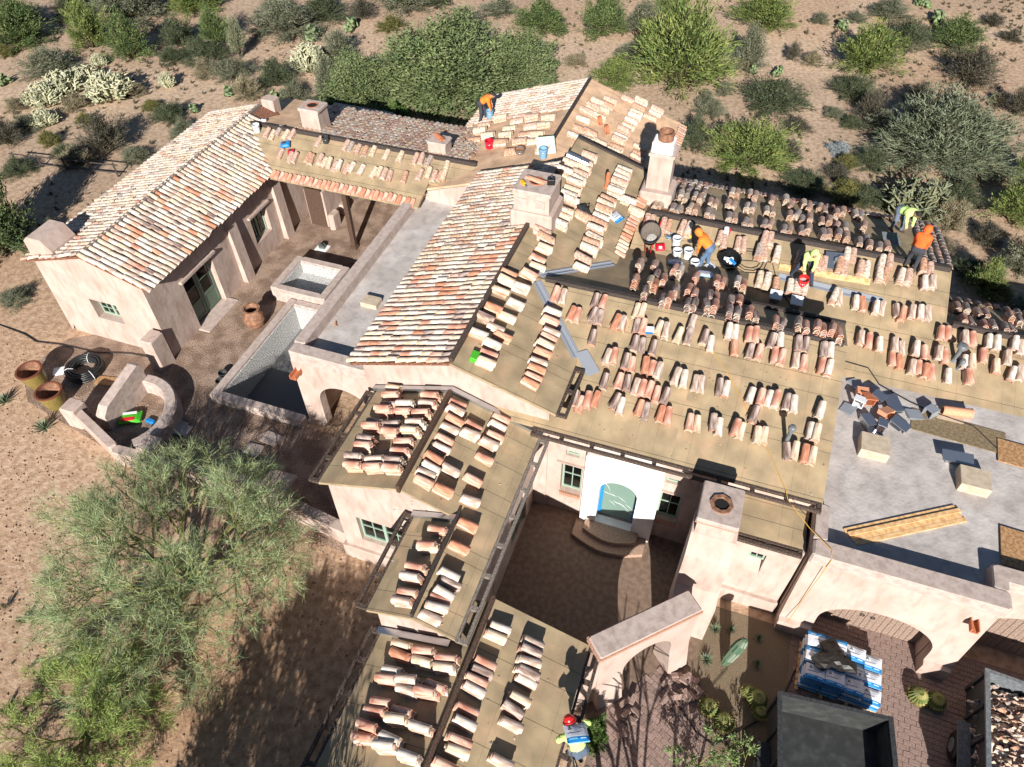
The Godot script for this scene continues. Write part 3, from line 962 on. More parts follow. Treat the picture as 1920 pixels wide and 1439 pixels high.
	slab(fz, Vector3(-6.58, 4.93, -13.03), Vector3(-3.75, 3.94, -13.03), Vector3(-3.75, 3.94, -13.18), Vector3(-6.58, 4.93, -13.18), 0.12)
	obj("flashing", fz, M.silver, h)
	var fz2 := mb()
	slab(fz2, Vector3(-6.3, 3.87, -9.3), Vector3(-4.95, 4.36, -9.3), Vector3(-4.95, 4.36, -9.46), Vector3(-6.3, 3.87, -9.46), 0.1)
	obj("flashing", fz2, M.silver, h)
	var fz3 := mb()
	slab(fz3, Vector3(-6.05, 2.84, -6.38), Vector3(-4.0, 3.56, -6.38), Vector3(-4.0, 3.56, -6.55), Vector3(-6.05, 2.84, -6.55), 0.08)
	obj("flashing", fz3, M.silver, h)
	# open metal valleys between the hall and the entry block: a sheet on either slope
	for v in [["EF", Vector2(-5.45, -17.62), Vector2(-3.42, -15.36)], ["EB", Vector2(-5.45, -17.95), Vector2(-3.5, -20.1)]]:
		var st := mb()
		var a: Vector2 = v[1]
		var b: Vector2 = v[2]
		var d := (b - a).normalized()
		var sd := Vector2(-d.y, d.x) * (1.0 if v[0] == "EB" else -1.0)
		var o := sd * 0.15
		for e in [["HR", 1.0], [v[0], -1.0]]:
			var p: Vector2 = -o * e[1]
			if (e[0] == "HR") == (p.x > 0.0): p = -p
			slab(st, on(e[0], a.x, a.y, 0.035), on(e[0], b.x, b.y, 0.035), on(e[0], b.x + p.x, b.y + p.y, 0.03), on(e[0], a.x + p.x, a.y + p.y, 0.03), 0.012)
			slab(st, on(e[0], a.x + p.x * 0.5, a.y + p.y * 0.5, 0.06), on(e[0], b.x + p.x * 0.5, b.y + p.y * 0.5, 0.06), on(e[0], b.x + p.x * 0.6, b.y + p.y * 0.6, 0.06), on(e[0], a.x + p.x * 0.6, a.y + p.y * 0.6, 0.06), 0.03)
		obj("flashing", st, M.flashing, h)
	var ft := mb()
	slab(ft, on("EF", -3.5, -15.5, 0.05), on("EF", -3.2, -15.7, 0.05), on("EF", -2.62, -15.1, 0.04), on("EF", -2.95, -14.85, 0.04), 0.012)
	obj("flashing", ft, M.flashing, h)
	# ---- ridge boards
	ridge_board(h, Vector3(-5.2, 5.76, -17.78), Vector3(3.98, 5.76, -17.78), null, 0.12, 0.14)
	ridge_board(h, on("EB", 1.0, -19.22, 0.02), on("EB", 4.1, -19.22, 0.02), null, 0.1, 0.12)
	ridge_board(h, Vector3(-3.0, 5.11, -23.45), Vector3(7.4, 5.11, -23.45), null, 0.15, 0.14)
	ridge_board(h, Vector3(7.6, 4.45, -21.4), Vector3(15.0, 4.45, -21.4), null, 0.15, 0.14)
	ridge_board(h, Vector3(-6.55, 6.06, -13.1), Vector3(-6.55, 6.06, -24.2), M.wood_dark, 0.13, 0.13)
	ridge_board(h, Vector3(-6.58, 4.8, -13.0), Vector3(-6.58, 4.8, -9.35), M.wood_post, 0.2, 0.11)
	ridge_board(h, Vector3(-4.95, 4.24, -9.6), Vector3(-4.95, 4.24, -6.5), M.ridge, 0.14, 0.07)
	ridge_board(h, Vector3(-3.35, 3.73, -7.85), Vector3(-3.35, 3.73, 2.0), M.wood_post, 0.17, 0.1)
	ridge_board(h, on("HR", -6.9 + 0.35, -26.22, 0.02), on("HR", -3.4, -26.22, 0.02), M.ridge, 0.06, 0.1)
	ridge_board(h, Vector3(-7.75, 5.41, -32.7), Vector3(-7.75, 5.41, -26.0), M.ridge, 0.1, 0.12)
	# ---- hanging eave frames
	eave_frame(h, Vector3(-4.0, 4.37, -12.98), Vector3(4.08, 4.37, -12.98), Vector3(0, 0, 1))
	eave_frame(h, Vector3(-3.84, 3.84, -13.0), Vector3(-3.84, 3.84, -6.46), Vector3(1, 0, 0), M.wood_grey)
	eave_frame(h, Vector3(-9.2, 3.88, -13.0), Vector3(-9.2, 3.88, -9.42), Vector3(-1, 0, 0))
	eave_frame(h, Vector3(-6.22, 3.78, -9.4), Vector3(-6.22, 3.78, -6.5), Vector3(-1, 0, 0))
	eave_frame(h, Vector3(-5.93, 2.81, -6.5), Vector3(-5.93, 2.81, 2.0), Vector3(-1, 0, 0))
	eave_frame(h, Vector3(-0.8, 2.82, -7.85), Vector3(-0.8, 2.82, 2.0), Vector3(1, 0, 0))
	eave_frame(h, Vector3(-3.38, 5.05, -15.0), Vector3(-3.38, 5.05, -13.04), Vector3(1, 0, 0))
	# ---- rows of tiles that stay laid
	tile_field(h, "HR", -20.75, -23.2, -3.42, -3.42, 0.21, 0.3, "pppoc", 12)
	tile_field(h, "HR", -23.6, -26.1, -3.42, -3.42, 0.2, 0.3, "ppocw", 12)
	tile_field(h, "WB", -3.1, 7.3, -27.35, -27.35, 0.215, 0.3, "pppgw", 40)
	tile_field(h, "WB", -3.1, -1.3, -27.1, -25.2, 0.26, 0.3, "pwgw", 0)
	tile_field(h, "WB", 6.65, 7.4, -27.0, -23.7, 0.25, 0.3, "ggp", 0)
	tile_field(h, "FB", 7.6, 12.0, -23.75, -23.75, 0.3, 0.3, "pog", 0)
	tile_field(h, "FB", 10.3, 13.0, -23.5, -21.8, 0.25, 0.3, "gp", 0)
	tile_field(h, "PL", -32.6, -29.75, -12.6, -7.95, 0.24, 0.33, "wwwwcp", 0)
	tile_field(h, "PL", -29.6, -27.6, -12.55, -12.55, 0.22, 0.3, "cpg", 0)
	tile_field(h, "PR", -32.3, -29.2, -3.15, -3.15, 0.2, 0.3, "ppo", 0)
	tile_field(h, "PR", -28.9, -26.8, -3.15, -3.15, 0.2, 0.3, "ppo", 0)
	# ---- chimneys
	var c1 := chimney(h, Vector3(-7.1, 4.9, -21.35), Vector3(-5.85, 7.35, -20.1), 0.05, 0.12, 0.0)
	var b1 := mb()
	cbox(b1, Vector3(-7.22, 4.8, -21.45), Vector3(-5.72, 6.55, -19.98), 0.06)
	obj("chimney_base", b1, M.stucco, c1)
	for k in 2:
		var nn := mb()
		box(nn, Vector3(-6.95 + k * 0.62, 6.75, -20.1), Vector3(-6.62 + k * 0.62, 7.05, -20.06))
		obj("niche_panel", nn, M.cap, c1)
	flue(c1, Vector3(-6.5, 7.34, -20.75), 0.26, 0.03, M.terracotta)
	var c2 := chimney(h, Vector3(-3.38, 3.6, -25.35), Vector3(-2.52, 6.9, -24.55), 0.06, 0.1, 0.0)
	var b2 := mb()
	cbox(b2, Vector3(-3.55, 3.0, -25.5), Vector3(-2.32, 5.45, -24.25), 0.06)
	obj("chimney_base", b2, M.stucco, c2)
	var b3 := mb()
	cbox(b3, Vector3(-3.38, 6.88, -25.3), Vector3(-2.6, 7.3, -24.6), 0.04)
	obj("chimney_hood", b3, M.stucco_white, c2)
	flue(c2, Vector3(-2.95, 7.28, -24.95), 0.28, 0.34, M.pot_brown)
	var c3 := chimney(h, Vector3(1.02, -0.2, -12.15), Vector3(1.98, 5.05, -11.0), 0.05, 0.14, 0.0)
	var ring := mb()
	lathe(ring, [Vector2(0.3, 0.0), Vector2(0.3, 0.05), Vector2(0.2, 0.05), Vector2(0.19, 0.005)], 8, Transform3D(Basis.IDENTITY, Vector3(1.5, 5.05, -11.55)))
	obj("flue", ring, M.pot_brown, c3)
	var hol := mb()
	lathe(hol, [Vector2(0.2, 0.01), Vector2(0.001, 0.01)], 12, Transform3D(Basis.IDENTITY, Vector3(1.5, 5.05, -11.55)))
	obj("flue_hole", hol, M.void, c3)
	for s in [[0.95, 2.1, 3.75, -10.62, 0.0], [0.96, 2.14, 1.95, -10.3, 0.0]]:
		var bt := mb()
		prism_x(bt, [Vector2(-11.6, -0.2), Vector2(-11.6, s[2] + 0.75), Vector2(-10.98, s[2] + 0.6), Vector2(s[3], s[2]), Vector2(s[3] - 0.02, -0.2)], s[0], s[1])
		obj("buttress", bt, M.stucco, c3)
	for s in [[2.02, 5.055, -12.2, 1.06, -10.95]]:
		var eb := mb()
		box(eb, Vector3(0.96, 4.87, -12.21), Vector3(2.04, 4.91, -10.94))
		obj("brick_course", eb, M.brick_edge, c3)
	return h

# ---------------------------------------------------------------- guest house on the left
func build_guest_house():
	var h := thing("guest_house", "pink stucco guest house with whitewashed barrel tile roof on the left", "house")
	var w := csg("wall", M.stucco, h)
	csg_poly(w, [Vector2(-24.65, -0.2), Vector2(-24.65, 3.7), Vector2(-22.0, 4.42), Vector2(-19.8, 3.62), Vector2(-19.8, -0.2)], -26.9, -15.05)
	csg_poly(w, [Vector2(-24.9, -0.2), Vector2(-24.64, 4.55), Vector2(-24.4, 4.75), Vector2(-23.75, 4.75), Vector2(-23.45, 4.3), Vector2(-23.4, 3.0)], -16.25, -15.05)
	csg_box(w, Vector3(-22.9, 1.22, -15.5), Vector3(-21.62, 2.2, -14.9), true)
	csg_box(w, Vector3(-20.2, 0.02, -18.7), Vector3(-19.5, 2.45, -16.85), true)
	csg_box(w, Vector3(-20.15, 0.95, -22.75), Vector3(-19.5, 2.3, -21.55), true)
	window(h, facing(Vector3(0, 0, 1), Vector3(-22.26, 1.71, -15.4)), 1.26, 0.96, 4, 3, null, 2)
	window(h, facing(Vector3(1, 0, 0), Vector3(-20.06, 1.62, -22.15)), 1.18, 1.33, 3, 2, null, 2)
	# french door
	var dx := -20.1
	for k in 2:
		var z0 := -18.68 + k * 0.92
		var dm := mb()
		box(dm, Vector3(dx, 0.03, z0), Vector3(dx + 0.05, 2.43, z0 + 0.12))
		box(dm, Vector3(dx, 0.03, z0 + 0.78), Vector3(dx + 0.05, 2.43, z0 + 0.9))
		box(dm, Vector3(dx, 2.3, z0 + 0.12), Vector3(dx + 0.05, 2.43, z0 + 0.78))
		box(dm, Vector3(dx, 0.03, z0 + 0.12), Vector3(dx + 0.05, 0.2, z0 + 0.78))
		box(dm, Vector3(dx, 0.82, z0 + 0.12), Vector3(dx + 0.05, 0.95, z0 + 0.78))
		box(dm, Vector3(dx, 1.6, z0 + 0.12), Vector3(dx + 0.045, 1.64, z0 + 0.78))
		var d := obj("door", dm, M.green_dark, h)
		var pn := mb()
		box(pn, Vector3(dx + 0.005, 0.2, z0 + 0.12), Vector3(dx + 0.03, 0.82, z0 + 0.78))
		obj("door_panel", pn, M.green_dark, d)
		for j in 2:
			var g := mb()
			box(g, Vector3(dx + 0.015, 0.95 + j * 0.68, z0 + 0.12), Vector3(dx + 0.025, 1.6 + j * 0.7, z0 + 0.78))
			obj("pane", g, M.glass, d)
	var sl := mb()
	cbox(sl, Vector3(-20.0, -0.1, -18.85), Vector3(-19.3, 0.05, -16.7), 0.02)
	obj("doorstep", sl, M.cap, h)
	var hd := mb()
	box(hd, Vector3(-19.82, 2.45, -18.9), Vector3(-19.66, 2.56, -16.7))
	box(hd, Vector3(-19.82, 2.32, -22.95), Vector3(-19.68, 2.42, -21.4))
	obj("lintel_ledge", hd, M.stucco, h)
	# battered corner piers and the slanting stub at the gable
	for z in [[-20.55, -20.0], [-23.95, -23.4]]:
		var pr := mb()
		prism(pr, [Vector2(-20.2, -0.2), Vector2(-20.2, 3.5), Vector2(-19.68, 3.4), Vector2(-19.55, 0.0), Vector2(-19.5, -0.2)], z[0], z[1])
		obj("pier", pr, M.stucco, h)
	var yw := mb()
	cbox(yw, Vector3(-20.2, -0.2, -14.95), Vector3(-19.65, 1.55, -14.2), 0.05)
	obj("yard_pier", yw, M.stucco, h)
	for d in [["CL", -25.05, -22.0, "wwwwwwccpg"], ["CR", -22.0, -19.38, "wwwwwccwcpog"]]:
		var s := mb()
		deck(s, d[0], d[1], d[2], -27.0, -14.92)
		var dk := obj("roof_deck", s, M.pan, h)
		if d[0] == "CL": tile_field(dk, "CL", -15.0, -26.95, -24.98, -22.2, 0.235, 0.33, d[3], 60)
		else: tile_field(dk, "CR", -15.0, -25.9, -19.45, -21.85, 0.235, 0.33, d[3], 240)
	ridge_board(h, Vector3(-22.0, 4.56, -26.9), Vector3(-22.0, 4.56, -15.2), M.wood_grey, 0.09, 0.16)
	var bl := mb()
	cbox(bl, Vector3(-21.95, 3.8, -27.5), Vector3(-21.3, 4.85, -26.95), 0.04)
	obj("chimney", bl, M.stucco, h)
	# gable tiles seen end-on
	return h

# ---------------------------------------------------------------- link porch
func build_porch():
	var h := thing("covered_porch", "covered porch roof of tan felt linking the guest house with the main house", "porch")
	var s := mb()
	deck(s, "KF", -20.6, -12.3, -25.35, -22.98)
	deck(s, "KF", -12.3, -9.4, -25.35, -24.2)
	var d1 := obj("roof_deck", s, M.paper, h)
	tile_field(d1, "KF", -19.2, -12.6, -23.1, -23.1, 0.2, 0.3, "pppoo", 60)
	var s2 := mb()
	slab(s2, on("KF", -21.9, -25.35), on("KF", -20.6, -25.35), on("KF", -20.6, -24.0), on("KF", -20.62, -24.0), 0.08)
	obj("roof_deck", s2, M.paper, h)
	var b := mb()
	deck(b, "KB", -22.2, -11.0, -29.2, -25.35)
	var d2 := obj("roof_deck", b, M.paper2, h)
	tile_field(d2, "KB", -19.4, -11.2, -29.0, -25.6, 0.24, 0.28, "ppwwccp", 0, 0.06, 0.03)
	ridge_board(h, Vector3(-21.5, 4.51, -25.35), Vector3(-10.6, 4.51, -25.35), null, 0.15, 0.1)
	strip(h, "flashing", "CR", Vector2(-21.75, -25.3), Vector2(-19.5, -23.05), 0.3, M.flashing)
	# timber post and beam
	for x in [-16.3, -13.1]:
		var p := mb()
		cbox(p, Vector3(x - 0.11, 0.1, -23.95), Vector3(x + 0.11, 2.95, -23.73), 0.015)
		var po := obj("post", p, M.wood_post, h)
		var f := mb()
		cbox(f, Vector3(x - 0.17, -0.02, -24.01), Vector3(x + 0.17, 0.12, -23.67), 0.02)
		obj("post_base", f, M.wood_post, po)
		var cp := mb()
		prism(cp, [Vector2(x - 0.55, 3.08), Vector2(x - 0.42, 2.92), Vector2(x + 0.42, 2.92), Vector2(x + 0.55, 3.08)], -23.94, -23.74)
		obj("post_cap", cp, M.wood_post, po)
	var bm := mb()
	box(bm, Vector3(-19.4, 3.08, -23.96), Vector3(-12.7, 3.36, -23.72))
	obj("beam", bm, M.wood_post, h)
	for i in 14:
		var r := mb()
		var x := -19.2 + i * 0.5
		slab(r, on("KF", x, -25.3, -0.095), on("KF", x + 0.09, -25.3, -0.095), on("KF", x + 0.09, -23.05, -0.095), on("KF", x, -23.05, -0.095), 0.11)
		obj("rafter", r, M.wood_post, h)
	var w := mb()
	box(w, Vector3(-19.85, -0.2, -29.0), Vector3(-12.4, 3.2, -28.5))
	box(w, Vector3(-19.2, -0.2, -26.4), Vector3(-18.2, 1.9, -24.9))
	obj("wall", w, M.stucco, h)
	var dr := mb()
	box(dr, Vector3(-19.15, 0.0, -24.92), Vector3(-18.3, 2.0, -24.86))
	obj("door", dr, M.wood_post, h)
	var lw := mb()
	cbox(lw, Vector3(-19.6, -0.2, -26.4), Vector3(-17.9, 0.55, -26.0), 0.08)
	cbox(lw, Vector3(-18.1, -0.2, -25.4), Vector3(-17.8, 0.8, -24.7), 0.08)
	obj("low_wall", lw, M.stucco, h)
	var c := chimney(h, Vector3(-19.15, 3.2, -26.7), Vector3(-18.25, 5.4, -25.9), 0.06, 0.13, 0.05)
	flue(c, Vector3(-18.7, 5.39, -26.3), 0.26, 0.03, M.terracotta)
	var c2 := chimney(h, Vector3(-12.95, 3.6, -26.4), Vector3(-12.15, 5.0, -25.75), 0.04, 0.1, 0.0)
	var tl := mb()
	tl.append_from(tile_meshes[0], 0, Transform3D(Basis(Vector3.UP, 0.9), Vector3(-12.5, 5.0, -26.1)))
	tl.append_from(tile_meshes[1], 0, Transform3D(Basis(Vector3.UP, 0.95), Vector3(-12.6, 5.06, -26.15)))
	obj("chimney_hood", tl, M.terracotta, c2)
	return h

# ---------------------------------------------------------------- walled garden on the left
func wall_run(called: String, label: String, cat: String, a: Vector2, b: Vector2, t: float, h: float, m: Material, group := "") -> MeshInstance3D:
	var d := b - a
	var st := mb()
	cbox(st, Vector3(0, -0.2, -t / 2), Vector3(d.length(), h, t / 2), 0.05)
	var o := obj(called, st, m)
	o.position = Vector3(a.x, 0, a.y)
	o.rotation.y = -atan2(d.y, d.x)
	tag(o, label, cat, group)
	return o

func pot_mesh(prof: Array, m: Material, label: String, at: Vector3, s: float, rim: Material):
	var t := thing("planter", label, "pot", at)
	var st := mb()
	lathe(st, prof, 28, Transform3D(Basis.IDENTITY.scaled(Vector3.ONE * s), Vector3.ZERO))
	obj("body", st, m, t)
	var top: Vector2 = prof[-1]
	var r := mb()
	lathe(r, [Vector2(top.x - 0.01, top.y - 0.06), Vector2(top.x + 0.03, top.y - 0.03), Vector2(top.x + 0.025, top.y + 0.02), Vector2(top.x - 0.05, top.y + 0.02), Vector2(top.x - 0.075, top.y - 0.06)], 28, Transform3D(Basis.IDENTITY.scaled(Vector3.ONE * s), Vector3.ZERO))
	obj("rim", r, rim, t)
	var i := mb()
	var inner := []
	for k in range(prof.size() - 1, -1, -1): inner.append(Vector2(maxf(prof[k].x - 0.07, 0.001), maxf(prof[k].y - 0.02, 0.3)))
	lathe(i, inner, 24, Transform3D(Basis.IDENTITY.scaled(Vector3.ONE * s), Vector3.ZERO))
	obj("inside", i, M.pot_brown, t)
	return t

func build_garden():
	# raised water trough along the gallery and the small square basin above it
	var p := thing("empty_pool", "drained plaster pool with pale rim running beside the flat-roofed gallery", "pool", Vector3.ZERO)
	var fl := mb()
	box(fl, Vector3(-16.75, -1.15, -19.2), Vector3(-12.9, -1.0, -13.6))
	obj("pool_floor", fl, M.pool_dark, p)
	for r in [[-16.95, -19.35, -16.62, -13.5], [-16.62, -13.82, -12.98, -13.5], [-16.62, -19.35, -12.98, -19.05]]:
		var c := mb()
		cbox(c, Vector3(r[0], -1.1, r[1]), Vector3(r[2], 0.4, r[3]), 0.03)
		obj("pool_rim", c, M.cap, p)
	var wl := mb()
	box(wl, Vector3(-16.62, -1.0, -19.05), Vector3(-16.58, 0.3, -13.82))
	box(wl, Vector3(-16.58, -1.0, -19.05), Vector3(-12.98, 0.3, -19.01))
	box(wl, Vector3(-12.99, -1.0, -19.0), Vector3(-12.9, 0.1, -13.82))
	obj("pool_lining", wl, M.pool, p)
	var b := thing("square_basin", "small square basin with rough white lining above the drained pool", "pool", Vector3.ZERO)
	for r in [[-17.9, -21.7, -17.6, -19.4], [-15.6, -21.7, -15.3, -19.4], [-17.6, -21.7, -15.6, -21.4], [-17.6, -19.7, -15.6, -19.4]]:
		var c := mb()
		cbox(c, Vector3(r[0], -0.1, r[1]), Vector3(r[2], 0.72, r[3]), 0.03)
		obj("basin_rim", c, M.cap, b)
	var bf := mb()
	box(bf, Vector3(-17.6, -0.1, -21.4), Vector3(-15.6, 0.1, -19.7))
	box(bf, Vector3(-17.6, 0.1, -21.4), Vector3(-15.6, 0.64, -21.36))
	box(bf, Vector3(-17.6, 0.1, -21.36), Vector3(-17.56, 0.64, -19.7))
	obj("basin_lining", bf, M.pool, b)
	# fire pit: curved seat wall, slab wall, garden walls and piers
	var arc := mb()
	var prev := []
	for i in 19:
		var a := deg_to_rad(-112.0 + 150.0 * i / 18.0)
		var ring := []
		for q in [[1.5, -0.1], [1.5, 0.6], [1.55, 0.64], [1.88, 0.64], [1.94, 0.58], [1.98, -0.1]]:
			ring.append(Vector3(-19.3 + cos(a) * q[0], q[1], -11.6 + sin(a) * q[0]))
		if i > 0:
			for k in 5: quad(arc, prev[k], ring[k], ring[k + 1], prev[k + 1])
		prev = ring
	tag(obj("curved_wall", arc, M.cap), "curved low stucco seat wall around the fire pit", "garden wall")
	var sw := mb()
	prism_x(sw, [Vector2(-13.35, -0.1), Vector2(-13.35, 1.32), Vector2(-13.2, 1.38), Vector2(-11.4, 1.02), Vector2(-11.1, 0.75), Vector2(-11.1, -0.1)], -19.95, -19.55)
	tag(obj("slab_wall", sw, M.cap), "thick sloping stucco slab wall at the fire pit's back", "garden wall")
	wall_run("garden_wall", "low garden wall from the square pier to the fire pit, behind the palo verde", "garden wall", Vector2(-20.9, -11.1), Vector2(-18.4, -10.15), 0.3, 0.75, M.stucco)
	wall_run("garden_wall", "low garden wall running behind the palo verde below the stepping slabs", "garden wall", Vector2(-18.4, -10.1), Vector2(-12.3, -10.5), 0.34, 0.7, M.stucco)
	wall_run("garden_wall", "low garden wall joining the thick pier to the front gable", "garden wall", Vector2(-11.6, -10.2), Vector2(-9.0, -9.85), 0.36, 0.75, M.stucco)
	for q in [[-20.95, -11.1, 0.32, 0.95, "square stucco pier at the outer end of the garden wall"], [-11.95, -10.45, 0.5, 1.15, "thick stucco pier between the two lower garden walls"], [-17.2, -10.6, 0.34, 0.9, "stucco pier half hidden by the palo verde twigs"]]:
		var c := mb()
		cbox(c, Vector3(-q[2], -0.1, -q[2]), Vector3(q[2], q[3], q[2]), 0.05)
		var o := obj("garden_pier", c, M.stucco)
		o.position = Vector3(q[0], 0, q[1])
		tag(o, q[4], "pier")
	var bw := mb()
	cbox(bw, Vector3(-22.3, -0.1, -33.4), Vector3(-18.6, 1.6, -32.9), 0.05)
	tag(obj("rear_garden_wall", bw, M.stucco), "short pale wall in shade behind the porch roof", "garden wall")
	# pots
	var urn := [Vector2(0.001, 0), Vector2(0.26, 0.01), Vector2(0.4, 0.18), Vector2(0.46, 0.42), Vector2(0.42, 0.64), Vector2(0.3, 0.8), Vector2(0.27, 0.86), Vector2(0.33, 0.93)]
	pot_mesh(urn, M.pot_brown, "round brown clay urn standing alone in the yard by the pool", Vector3(-17.7, 0, -17.75), 1.0, M.pot_brown)
	var tub := [Vector2(0.001, 0), Vector2(0.34, 0.01), Vector2(0.42, 0.3), Vector2(0.48, 0.65), Vector2(0.5, 0.85)]
	var t1: Node3D = pot_mesh(tub, M.pot_yellow, "yellow glazed planter nearer the house wall, pale light inside", Vector3(-23.85, 0, -12.1), 0.95, M.pot_rim)
	t1.rotation = Vector3(0.05, 0, 0.03)
	pot_mesh(tub, M.pot_yellow, "yellow glazed planter with twig shadows on it, nearest the palo verde", Vector3(-22.4, 0, -11.45), 0.93, M.pot_rim)
	# coil of black drain hose
	var hose := thing("hose_coil", "black corrugated drain hose coiled in a ring beside the planters", "hose", Vector3(-22.6, 0, -13.25))
	var hs := mb()
	for k in 9:
		var rr: float = 0.46 + 0.11 * (k % 3)
		var yy: float = 0.07 + 0.105 * int(k / 3.0)
		var ring := []
		for i in 33: ring.append(Vector3(cos(TAU * i / 32) * rr, yy + 0.012 * sin(i * 2.0 + k), sin(TAU * i / 32) * rr))
		tube(hs, ring, [0.056, 0.05], 7, false)
	obj("coil", hs, M.hose_black, hose)
	for a in [0.4, 2.4, 4.3]:
		var tw := mb()
		var pts := []
		for i in 9: pts.append(Vector3(cos(a), 0, sin(a)) * (0.57 + 0.22 * cos(TAU * i / 8)) + Vector3(0, 0.17 + 0.2 * sin(TAU * i / 8), 0))
		tube(tw, pts, [0.014], 4, false)
		obj("white_tie", tw, M.white_cloth, hose)
	# paving slabs lying about
	for q in [[-14.18, -12.02, 0.32, "grey stepping slab nearest the thick pier"], [-13.86, -12.68, 0.32, "grey stepping slab nearest the pool's front rim"], [-17.45, -12.05, 0.34, "grey slab at the fire pit wall, its corner under another slab"], [-17.1, -11.92, 0.3, "grey slab overlapping another beside the fire pit wall"]]:
		var s := mb()
		cbox(s, Vector3(-q[2], 0.0, -q[2] * 0.8), Vector3(q[2], 0.05, q[2] * 0.8), 0.006)
		var o := obj("stone_slab", s, M.cap)
		o.position = Vector3(q[0], 0.01 + (0.055 if q[3].contains("overlapping") else 0.0), q[1])
		o.rotation.y = rng.randf_range(-0.1, 0.1)
		tag(o, q[3], "paving slab")
	var bd := mb()
	cbox(bd, Vector3(-0.4, 0, -0.22), Vector3(0.4, 0.03, 0.22), 0.004)
	var bo := obj("wooden_board", bd, M.plywood)
	bo.position = Vector3(-21.5, 0.01, -13.05)
	bo.rotation.y = 0.2
	tag(bo, "pale board lying on the dirt behind the slab wall", "board")
	var sh := mb()
	cbox(sh, Vector3(-0.28, 0, -0.2), Vector3(0.28, 0.06, 0.2), 0.02)
	var so := obj("crumpled_sheet", sh, M.white_cloth)
	so.position = Vector3(-23.55, 0.01, -12.9)
	so.rotation.y = 0.6
	tag(so, "white crumpled sheet between the planters and the hose coil", "sheet")
	# bags in the fire pit
	var soil := thing("soil_bag", "bright green soil bag with red print lying in the fire pit", "bag", Vector3(-19.25, 0.02, -11.75), 0.5)
	var sb := pillow(0.8, 0.22, 0.5)
	obj("sack", sb, M.lime_plastic, soil)
	var rb := mb()
	cbox(rb, Vector3(-0.3, 0.19, 0.05), Vector3(0.2, 0.225, 0.2), 0.01)
	obj("red_print", rb, M.red, soil)
	var wb := mb()
	cbox(wb, Vector3(-0.25, 0.19, -0.2), Vector3(0.25, 0.227, -0.1), 0.01)
	obj("white_print", wb, M.white_cloth, soil)
	var bs := mb()
	cbox(bs, Vector3(-0.18, 0, -0.08), Vector3(0.18, 0.12, 0.08), 0.03)
	var blo := obj("blue_cloth", bs, M.blue)
	blo.position = Vector3(-18.5, 0.02, -11.9)
	tag(blo, "small blue cloth on the dark fire pit floor", "cloth")
	# paint buckets by the pool rim
	for q in [[-17.25, -14.75, "small dark bucket by the pool rim, farthest from the slabs"], [-17.1, -14.35, "small dark bucket by the pool rim, nearest the slabs"]]:
		bucket(Vector3(q[0], 0.02, q[1]), 0.17, 0.26, M.steel_dark, q[2])
	# cables across the dirt
	var cb := mb()
	tube(cb, [Vector3(-29, 0.05, -14.3), Vector3(-27.9, 0.04, -14.2), Vector3(-26.5, 0.04, -14.1), Vector3(-25.7, 0.04, -13.9), Vector3(-24.6, 0.04, -14.1), Vector3(-23.0, 0.04, -14.2), Vector3(-21.6, 0.04, -14.6), Vector3(-20.6, 0.04, -14.7)], [0.022], 5)
	tag(obj("ground_cable", cb, M.cord), "dark cable trailing over the dirt towards the guest house corner", "cable")
	var rl := thing("fence_rail", "low dark rail fence leading to the guest house's back eave", "fence", Vector3.ZERO)
	for k in 2:
		var r := mb()
		tube(r, [Vector3(-36.8, 0.3 + k * 0.45, -24.3), Vector3(-30.6, 0.3 + k * 0.45, -25.2)], [0.035], 5)
		obj("rail", r, M.ridge, rl)
	for i in 5:
		var r := mb()
		var x := -36.6 + i * 1.45
		tube(r, [Vector3(x, -0.1, -24.33 - i * 0.21), Vector3(x, 0.85, -24.33 - i * 0.21)], [0.045], 5)
		obj("post", r, M.ridge, rl)
	var sawd := thing("tile_saw", "small power saw on a white sheet below the porch post", "saw", Vector3(-17.7, 0.01, -23.3))
	var s1 := mb()
	cbox(s1, Vector3(-0.3, 0, -0.25), Vector3(0.3, 0.02, 0.25), 0.005)
	obj("sheet", s1, M.white_cloth, sawd)
	var s3 := mb()
	cbox(s3, Vector3(-0.15, 0.02, -0.1), Vector3(0.15, 0.25, 0.1), 0.03)
	obj("motor", s3, M.green_dark, sawd)
	var s4 := mb()
	lathe(s4, [Vector2(0.001, -0.01), Vector2(0.13, -0.01), Vector2(0.13, 0.01), Vector2(0.001, 0.01)], 16, Transform3D(Basis(Vector3.RIGHT, PI / 2), Vector3(0.05, 0.22, 0.13)))
	obj("blade", s4, M.silver, sawd)

func pillow(w: float, h: float, d: float) -> SurfaceTool:
	var st := mb()
	var n := 6
	var P := func(i, j, top):
		var u: float = -1.0 + 2.0 * i / n
		var v: float = -1.0 + 2.0 * j / n
		var e: float = (1.0 - pow(absf(u), 4.0)) * (1.0 - pow(absf(v), 4.0))
		return Vector3(u * w / 2, h * (0.5 + (0.5 if top else -0.5) * (0.35 + 0.65 * e) + 0.02 * sin(u * 5.0 + v * 3.0)), v * d / 2)
	for top in [true, false]:
		for i in n:
			for j in n:
				quad(st, P.call(i, j, top), P.call(i + 1, j, top), P.call(i + 1, j + 1, top), P.call(i, j + 1, top))
	for i in n:
		quad(st, P.call(i, 0, true), P.call(i, 0, false), P.call(i + 1, 0, false), P.call(i + 1, 0, true))
		quad(st, P.call(i, n, true), P.call(i + 1, n, true), P.call(i + 1, n, false), P.call(i, n, false))
		quad(st, P.call(0, i, true), P.call(0, i + 1, true), P.call(0, i + 1, false), P.call(0, i, false))
		quad(st, P.call(n, i, true), P.call(n, i, false), P.call(n, i + 1, false), P.call(n, i + 1, true))
	return st

var bag_mesh: ArrayMesh
var bag_mat: StandardMaterial3D

